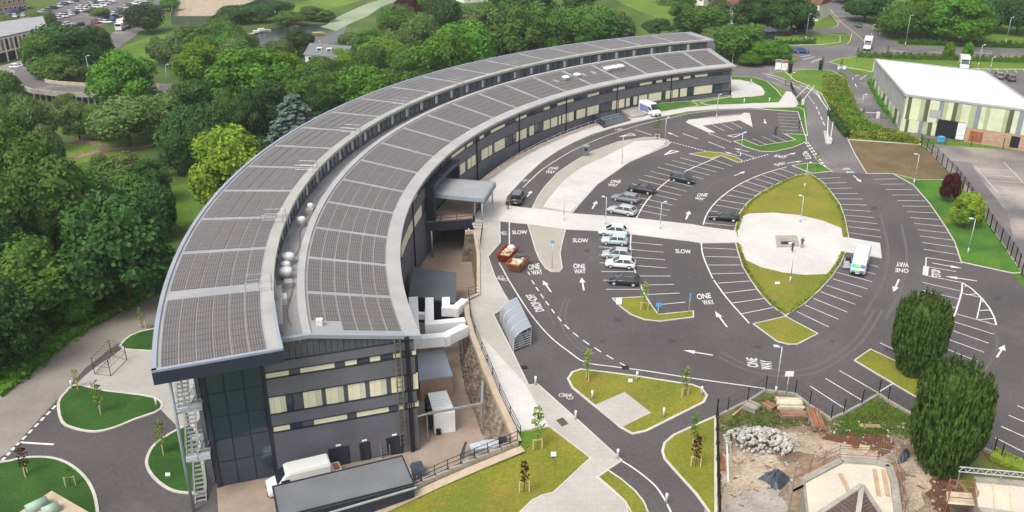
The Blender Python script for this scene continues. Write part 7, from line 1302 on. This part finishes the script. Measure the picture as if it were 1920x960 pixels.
hedge([(1477, 589), (1507, 567), (1534, 541), (1555, 518), (1571, 494), (1580, 474)], .7, .5, 'weed', 'low hedge on the lower right edge of the leaf-shaped lawn', g1, 34, .13, gap=1); hedge([(1517, 329), (1527, 335), (1541, 347), (1557, 366), (1571, 387), (1581, 415), (1586, 443)], .7, .5, 'weed', 'low hedge on the upper right edge of the leaf-shaped lawn', g1, 34, .13, gap=1)
hedge([(1455, 84), (1490, 83), (1527, 82)], 2, 1.6, 'dark', 'clipped dark hedge on the grass peninsula', g1, 14, .3); hedge([(1685, 81), (1760, 84), (1840, 87), (1940, 90), (2250, 101)], 2, 1.8, 'dark', 'long dark hedge in front of the parkland', g1, 12, .3); hedge([(1610, 107), (1700, 110), (1800, 113), (1940, 118), (2250, 129)], 2.2, 1.8, 'mid', 'green hedge along the main road behind the hall', g1, 12, .3)
hedge([(1632, 155), (1645, 180), (1660, 205), (1685, 232)], 2.4, 1.6, 'bright', 'shrub border along the left wall of the hall', g1, 16, .26); hedge([(1692, 238), (1720, 240), (1757, 243)], 1.8, 1.2, 'bright', 'shrub border under the hall front', g1, 20, .24); hedge([(1822, 248), (1832, 250)], 1.8, 1.4, 'dark', 'dark shrub beside the hall loading bay', g1, 20, .24)
hedge([(20, 715), (70, 672), (120, 635), (170, 603), (225, 575), (280, 545), (315, 520)], 4.5, 1.3, 'bright', 'thick bright bramble hedge along the lane', w_, 16, .3); hedge([(-10, 745), (30, 712), (80, 672)], 3, 1.0, 'bright', 'low bramble edge at the lane verge', w_, 16, .24)
hedge([(1555, 215), (1572, 238), (1588, 258)], 1.6, 1.6, 'dark', 'dark creeper-covered fence line beside the access road', g1, 20, .25)
hedge([(1860, 855), (1900, 872), (1935, 890)], 3, .9, 'weed', 'weedy strip inside the site fence', g1, 14, .2); hedge([(1870, 166), (1888, 168)], 2.2, 1.0, 'gold', 'yellow bush behind the hall', g1, 20, .25); hedge([(560, 120), (640, 128), (760, 135)], 2, 1.2, 'dark', 'dark hedge along the western road', w_, 12, .3)
def scatter(name, poly, n, m, hgt, ls, label, f=g1, seed=5):
    rn = random.Random(seed); xs = [p[0] for p in poly]; ys = [p[1] for p in poly]; vs, fs = [], []; c = 0; O = f(*poly[0])
    while c < n:
        x, y = rn.uniform(min(xs), max(xs)), rn.uniform(min(ys), max(ys)); ins = False; j = len(poly) - 1
        for i in range(len(poly)):
            if (poly[i][1] > y) != (poly[j][1] > y) and x < (poly[j][0] - poly[i][0]) * (y - poly[i][1]) / (poly[j][1] - poly[i][1]) + poly[i][0]: ins = not ins
            j = i
        if not ins: continue
        c += 1; p = f(x, y) - O; hh = hgt * rn.uniform(.3, 1.2) * (.5 + .5 * abs(sin(p.x * .7) * cos(p.y * .6)))
        for _ in range(6): leaf(vs, fs, p + Vector((rn.uniform(-.5, .5), rn.uniform(-.5, .5), rn.uniform(.05, 1) * hh)), (rdir(rn) + Vector((0, 0, .8))).normalized(), ls, rn)
    me = mk('foliage', vs, fs); me.materials[0] = M['leaf_' + m]; o = bpy.data.objects.new(name, me); COL.objects.link(o); o.location = O; return tag(o, label, None, None, 'stuff')
scatter('weeds', [(1545, 140), (1585, 150), (1592, 170), (1602, 200), (1625, 230), (1660, 245), (1722, 262), (1722, 270), (1595, 258), (1580, 235), (1560, 205), (1545, 178)], 2600, 'weed', 1.3, .22, 'tall yellowing weeds on the bank between the roads'); scatter('weeds', [(1558, 170), (1590, 175), (1612, 222), (1650, 248), (1600, 255), (1580, 225)], 700, 'bright', 1.5, .22, 'green weeds on the bank between the roads', seed=6)
scatter('weeds', [(1350, 800), (1435, 742), (1490, 748), (1555, 793), (1480, 800), (1360, 830)], 600, 'olive', .16, .09, 'patchy grass inside the site fence corner', seed=8); scatter('weeds', [(1560, 793), (1646, 746), (1740, 800), (1740, 840), (1680, 815), (1560, 815)], 700, 'bright', .18, .09, 'patchy grass along the site fence', seed=9)
scatter('undergrowth', [(-20, 300), (100, 325), (200, 335), (290, 345), (300, 440), (320, 500), (250, 560), (100, 640), (-20, 720)], 3500, 'mid', 2.2, .34, 'dense green undergrowth between the western trees', w_, 10); scatter('undergrowth', [(330, 230), (560, 230), (640, 215), (600, 250), (480, 330), (400, 350), (340, 300)], 1600, 'dark', 2.0, .34, 'dark undergrowth beside the crescent building', w_, 12); scatter('undergrowth', [(560, 160), (700, 150), (860, 110), (1000, 95), (1150, 75), (1280, 60), (1280, 55), (1000, 80), (800, 100), (560, 130)], 2500, 'mid', 2.0, .4, 'undergrowth in the tree belt behind the far wing', w_, 13)
# ---- western background
WS = lambda n, px, m, h, lab: tag(flatw(n, px, m, h), lab)
WS('meadow', [(195, 118), (235, 85), (290, 65), (345, 50), (400, 52), (420, 60), (350, 80), (310, 112), (240, 122)], 'meadow', .05, 'bright mown slope beside the western road'); WS('meadow', [(90, 300), (120, 262), (160, 255), (260, 262), (300, 268), (220, 290), (130, 312)], 'meadow', .05, 'bright clearing with a path in the western wood'); WS('meadow', [(305, 352), (375, 340), (400, 375), (360, 440), (330, 420)], 'meadow', .06, 'bright clearing next to the crescent roof'); WS('meadow', [(370, 52), (480, 42), (560, 30), (640, 12), (700, -6), (640, -10), (560, 5), (480, 28), (380, 40)], 'meadow', .05, 'bright reedy bank of the river')
WS('woodland_path', [(120, 268), (150, 258), (175, 262), (210, 277), (260, 274), (310, 262), (312, 266), (262, 280), (205, 285), (170, 290), (120, 305), (118, 300), (165, 284), (195, 279), (165, 268), (135, 268)], 'dirt', .08, 'brown path winding through the western clearing')
WS('river', [(440, 78), (465, 66), (500, 54), (560, 47), (612, 44), (640, 28), (690, 6), (760, -10), (790, -10), (720, 12), (690, 30), (650, 48), (640, 78), (590, 86), (500, 84)], 'pond', .04, 'dark still river with reflections'); WS('river_scum', [(612, 46), (640, 28), (690, 6), (740, -8), (770, -8), (715, 12), (690, 30), (655, 45), (630, 58), (600, 50)], 'algae', .07, 'pale algae-covered reach of the river'); WS('pond', [(60, 290), (110, 285), (130, 300), (90, 312)], 'pond', .05, 'dark pond in the western wood'); WS('pond', [(160, 330), (190, 322), (195, 345), (170, 350)], 'water', .05, 'pale pool in the western wood')
rl = WS('western_road', [(190, 96), (210, 62), (240, 45), (285, 8), (300, -12), (338, -12), (310, 20), (275, 50), (250, 70), (225, 88), (200, 104)], 'asphalt_road', .06, 'road rising past the far car park'); WS('far_car_park', [(-20, 48), (90, 20), (120, -5), (280, -10), (262, 12), (215, 42), (150, 56), (60, 52), (-20, 70)], 'asphalt_road', .05, 'crowded far car park'); WS('western_forecourt', [(-20, 130), (55, 108), (75, 125), (60, 150), (20, 150), (-20, 140)], 'lane', .06, 'tan forecourt of the cream office')
WS('far_lane', [(560, 140), (640, 148), (780, 138), (860, 118), (860, 112), (780, 128), (640, 138), (560, 132)], 'lane', .06, 'sandy road behind the near tree belt')
zbz = -1.6
rp_ = [(28, 132), (60, 122), (80, 132), (78, 146), (110, 158), (185, 163), (300, 163), (420, 162), (560, 158), (560, 168), (420, 174), (300, 176), (185, 180), (110, 178), (60, 172), (30, 160)]
br = empty('road_bridge', pz(110, 180), 0, 'low concrete road bridge over a dark underpass', 'bridge'); BO = br.location.copy()
MB().prism([pz(x, y, zbz - .8) for x, y in rp_], (0, 0, .8)).build('deck', M['asphalt_road'], br, BO); 
edge = [pz(x, y, zbz) for x, y in ((30, 160), (60, 172), (110, 178), (185, 180), (300, 176), (420, 174))]; mb = MB(); [mb.bar(a + Vector((0, 0, .2)), b + Vector((0, 0, .2)), .4, 1.2) for a, b in zip(edge, edge[1:])]; mb.build('parapet', M['old_concrete'], br, BO)
back = [pz(x, y, zbz) for x, y in ((80, 132), (78, 146), (88, 155), (110, 158), (185, 163), (300, 163))]; mb = MB(); [mb.bar(a + Vector((0, 0, .4)), b + Vector((0, 0, .4)), .4, .9) for a, b in zip(back, back[1:])]; mb.build('parapet', M['stone_cap'], br, BO)
mb = MB(); [mb.bar(a + Vector((0, 2.5, -1.6)), b + Vector((0, 2.5, -1.6)), .3, 2.2) for a, b in zip(edge, edge[1:])]; mb.build('underpass_shade', M['black'], br, BO)  # black panels behind the piers paint in the shade of the underpass opening
for k in range(12): p = edge[1].lerp(edge[3], k / 11); MB().box((p.x, p.y + .6, (ZW + zbz) / 2 - .2), (.35, .35, 2.4)).build('pier', M['old_concrete'], br, BO)
# office
oq = [pz(x, y, 3.2) for x, y in ((-30, 62), (-30, 48), (92, 52), (62, 66))]; f0, f1 = pz(-30, 78, 3.2), pz(88, 52, 3.2); 
oq = [f0, f1, f1 + Vector((-12, 22, 0)), f0 + Vector((-22, 22, 0))]; of = empty('cream_office', Vector((f0.x, f0.y, ZW)), 0, 'flat-roofed office with cream wall panels and dark slots', 'building'); FO = of.location.copy()
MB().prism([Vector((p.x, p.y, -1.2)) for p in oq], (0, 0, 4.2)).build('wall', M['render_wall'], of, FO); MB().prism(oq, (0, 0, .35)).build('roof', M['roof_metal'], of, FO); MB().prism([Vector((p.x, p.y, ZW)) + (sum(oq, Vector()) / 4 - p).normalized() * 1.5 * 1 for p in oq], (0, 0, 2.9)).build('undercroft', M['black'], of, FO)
nn = Vector(((f1 - f0).y, -(f1 - f0).x, 0)).normalized(); nn = -nn if nn.y > 0 else nn
for k in range(14): p = f0.lerp(f1, (k + .5) / 14) + nn * .05; MB().bar(p + (f1 - f0).normalized() * -.5 - Vector((0, 0, 2.2)), p + (f1 - f0).normalized() * .5 - Vector((0, 0, 2.2)), .12, 3.4).build('window', M['wood_old' if k % 2 else 'black'], of, FO)
for k in range(8): p = f0.lerp(f1, k / 7); MB().tube((p.x, p.y, ZW), (p.x, p.y, -1.2), .25, n=6).build('column', M['render_wall'], of, FO)
# brick block top left, pitch, bungalow, houses
def house(px0, px1, dep, hw, hr, wm, rm, label, f=w_, nwin=4, name='house'):
    A, B = f(*px0), f(*px1); u = (B - A).normalized(); u.z = 0; n = Vector((-u.y, u.x, 0)); n = n if n.y > 0 else -n; L = (B - A).length; z = A.z; o = empty(name, A, 0, label, 'building'); O = A.copy(); P = [A, A + u * L, A + u * L + n * dep, A + n * dep]
    MB().prism([Vector((p.x, p.y, z - 1)) for p in P], (0, 0, hw + 1)).build('wall', M[wm], o, O); e = .4; q = [P[0] - u * e - n * e, P[1] + u * e - n * e, P[2] + u * e + n * e, P[3] - u * e + n * e]; q = [Vector((p.x, p.y, z + hw)) for p in q]; r0 = (q[0] + q[3]) / 2 + Vector((0, 0, hr)); r1 = (q[1] + q[2]) / 2 + Vector((0, 0, hr))
    MB().add(q + [r0, r1], [(0, 1, 5, 4), (2, 3, 4, 5), (0, 4, 3), (1, 2, 5), (3, 2, 1, 0)]).build('roof', M[rm], o, O)
    for k in range(nwin):
        for fl in range(max(1, int(hw / 2.6))): c = A + u * L * (k + .5) / nwin - n * .03 + Vector((0, 0, 1.5 + 2.6 * fl)); w = MB().bar(c - u * .6, c + u * .6, .1, 1.2).build('window', M['light_white'], o, O); MB().bar(c - u * .5 - n * .03, c + u * .5 - n * .03, .1, 1.0).build('pane', M['glass'], w, O)
    if name == 'house': c = r0.lerp(r1, .25); MB().box(c + Vector((0, 0, .3)), (.8, .8, 1.4)).build('chimney', M['render_brick'], o, O)
    return o
hb = house((573, 118), (648, 124), 8, 2.6, 2.8, 'render_wall', 'grey_roof', 'white bungalow with slate roof and two dormers by the river'); 
for k in (.35, .6): A, B = pz(573, 118), pz(648, 124); p = A.lerp(B, k) + Vector((0, 2.0, 4.2)); MB().box(p, (1.6, 1.6, 1.0)).build('dormer', M['white_metal'], hb, hb.location); MB().box(p + Vector((0, -.82, 0)), (1.1, .06, .6)).build('dormer_window', M['glass'], hb, hb.location)
house((-30, 30), (52, 18), 14, 6, 2.5, 'render_brick', 'roof_tile', 'brick block beyond the far car park', nwin=9, name='brick_block')
house((1330, 42), (1382, 46), 9, 5.4, 3.2, 'render_wall', 'roof_tile', 'cream house with red roof partly hidden by round trees', g, 4); house((1283, 20), (1318, 22), 9, 5.4, 3, 'render_wall', 'roof_tile', 'pale house behind the round trees', g, 3); house((1508, 37), (1533, 40), 10, 5.2, 3, 'render_wall', 'roof_tile', 'small cream house beside the climbing road', g, 2); house((1325, 8), (1380, 6), 9, 5, 3, 'render_wall', 'roof_tile', 'brown-roofed house at the back of the estate', g, 3); house((870, 6), (925, 2), 9, 4, 2.5, 'render_wall', 'roof_tile', 'pale house glimpsed beyond the tree belt', w_, 3)
pq = [pz(x, y) for x, y in ((322, 46), (398, 46), (500, 8), (420, -14), (330, -10))]; pi_ = empty('sports_cage', pq[0], 0, 'fenced sports court with green boarded sides', 'court'); MB().poly(*lift(pq, .08)).build('surface', M['sand'], pi_, pq[0])
mat('board_green', (.10, .13, .085), None, .5, .7)
for a, b in zip(pq, pq[1:] + pq[:1]): MB().bar(a + Vector((0, 0, 1.6)), b + Vector((0, 0, 1.6)), .2, 3.2).build('boarding', M['board_green'], pi_, pq[0]); n = max(2, int((b - a).length / 5)); [MB().tube(a.lerp(b, k / n), a.lerp(b, k / n) + Vector((0, 0, 3.5)), .09, n=5).build('post', M['steel'], pi_, pq[0]) for k in range(n)]
def boat(px, py, L, m, lab, rz, cab=True):
    o = empty('boat', pz(px, py, ZW + .05), rz, lab, 'boat'); w = L * .16; mb = MB(); loft(mb, [[Vector((x * L, y * w * k, z)) for y, z in ((-.6, 0), (-1, .7), (1, .7), (.6, 0))] for x, k in ((-.5, .85), (-.1, 1), (.25, .8), (.5, .08))]); mb.build('hull', M[m], o)
    if cab: MB().box((-.05 * L, 0, 1.0), (L * .35, w * 1.3, .7)).build('cabin', M['white_metal'], o); MB().box((.1 * L, 0, 1.1), (.1, w * 1.2, .4)).build('cabin_window', M['glass'], o)
    else: MB().box((0, 0, .6), (L * .2, w * .9, .15)).build('seat', M['black'], o)
boat(492, 60, 6.5, 'white_metal', 'white motor cruiser moored at the jetty', .5); boat(598, 64, 4.5, 'paint_yellow', 'yellow kayak on the river', .1, False)
o = empty('jetty', pz(465, 68), 0, 'pale floating jetty at the river bank', 'jetty'); MB().bar(pz(450, 70, ZW + .3), pz(500, 55, ZW + .3), 2.0, .3).build('deck', M['old_concrete'], o, o.location); [MB().tube(pz(450 + k * 10, 70 - k * 3, ZW - .2), pz(450 + k * 10, 70 - k * 3, ZW + 1.2), .12, n=6).build('pile', M['wood_old'], o, o.location) for k in range(6)]
# far parked cars
def far_car(col):
    o = empty('far_car', (0, 0, 0)); L, W = 4.2, 1.8; mb = MB(); loft(mb, [[Vector((x * L, y * W / 2 * k, z)) for y, z in ((-.9, .25), (-1, .5), (-.9, zt), (.9, zt), (1, .5), (.9, .25))] for x, k, zt in ((.5, .85, .65), (.4, 1, .78), (.2, 1, .92), (-.45, 1, .95), (-.5, .88, .7))]); mb.build('body', paint(col), o)
    mb = MB(); loft(mb, [[Vector((x * L, y * W / 2 * k, z)) for x, y in ((.22, -1), (-.46, -1), (-.46, 1), (.22, 1))] if 0 else [Vector((x, y * W / 2 * k, z)) for x, y in ((xf * L, -1), (xr * L, -1), (xr * L, 1), (xf * L, 1))] for k, z, xf, xr in ((.9, .9, .22, -.47), (.72, 1.38, .05, -.38))]); mb.build('windows', M['glass_car'], o); MB().box((-.16 * L, 0, 1.41), (L * .42, W * .7, .06)).build('roof', paint(col), o)
    for s in (-1, 1):
        for x in (.3, -.3): MB().tube((x * L, s * .7, .32), (x * L, s * .92, .32), .32, n=8).build('wheel', M['rubber'], o)
    return o
CC = {'white': WHT, 'silver': SIL, 'black': (.02, .02, .025), 'red': (.35, .02, .02), 'blue': (.04, .08, .22), 'grey': (.12, .13, .14)}; FC = {k: far_car(v) for k, v in CC.items()}; used = set(); rc = random.Random(4)
def place_far(x, y, rz, f=w_, where='crowded far western car park'):
    k = rc.choices(list(CC), [5, 3, 3, 1.6, 1.6, 2])[0]; lab = k + ' car parked in the ' + where; gp = 'cars in the ' + where; p = f(x, y) + Vector((0, 0, .06))
    if k not in used: used.add(k); o = FC[k]; o.location = p; o.rotation_euler = (0, 0, rz); tag(o, lab, 'car', gp)
    else: o = ctree(FC[k], p, rz, None, lab, gp); o['category'] = 'car'
for (x0, y0), (x1, y1), n in [((80, 24), (140, 3), 7), ((108, 36), (160, 16), 7), ((122, 33), (176, 12), 7), ((150, 16), (200, 0), 6), ((165, 24), (212, 4), 6), ((185, 42), (262, 4), 10), ((200, 44), (272, 5), 8), ((20, 28), (48, 16), 4), ((15, 34), (44, 31), 3), ((105, 47), (150, 49), 3), ((180, 44), (192, 40), 2)]:
    A, B = pz(x0, y0), pz(x1, y1); h = atan2((B - A).y, (B - A).x) + pi / 2 - .5
    for k in range(n): t = (k + rc.uniform(-.1, .1)) / max(1, n - 1); place_far(x0 + (x1 - x0) * t, y0 + (y1 - y0) * t, h + rc.choice((0, pi)) + rc.uniform(-.05, .05))
for k in FC:
    if k not in used: 
        p = pz(130 + 12 * len(k), 26); FC[k].location = p; tag(FC[k], k + ' car parked in the crowded far western car park', 'car', 'cars in the crowded far western car park')
make_car('hatch', WHT, 'white car alone on the forecourt of the cream office', pz(33, 128, ZW + .07), .1)

# ---- thin summer haze
hz = MB().box((0, 500, 25), (1880, 1400, 63)).build('haze', None); hz.location = (0, 0, 0); tag(hz, 'thin pale summer haze over the whole place', None, None, 'stuff')
hm = bpy.data.materials.new('haze'); hm.use_nodes = True; hn = hm.node_tree; hn.nodes.remove(hn.nodes['Principled BSDF']); pv = hn.nodes.new('ShaderNodeVolumePrincipled'); pv.inputs['Color'].default_value = (.9, .94, 1, 1); pv.inputs['Density'].default_value = .00016; pv.inputs['Anisotropy'].default_value = .2
hn.links.new(pv.outputs[0], hn.nodes['Material Output'].inputs['Volume']); hz.data.materials.append(hm)
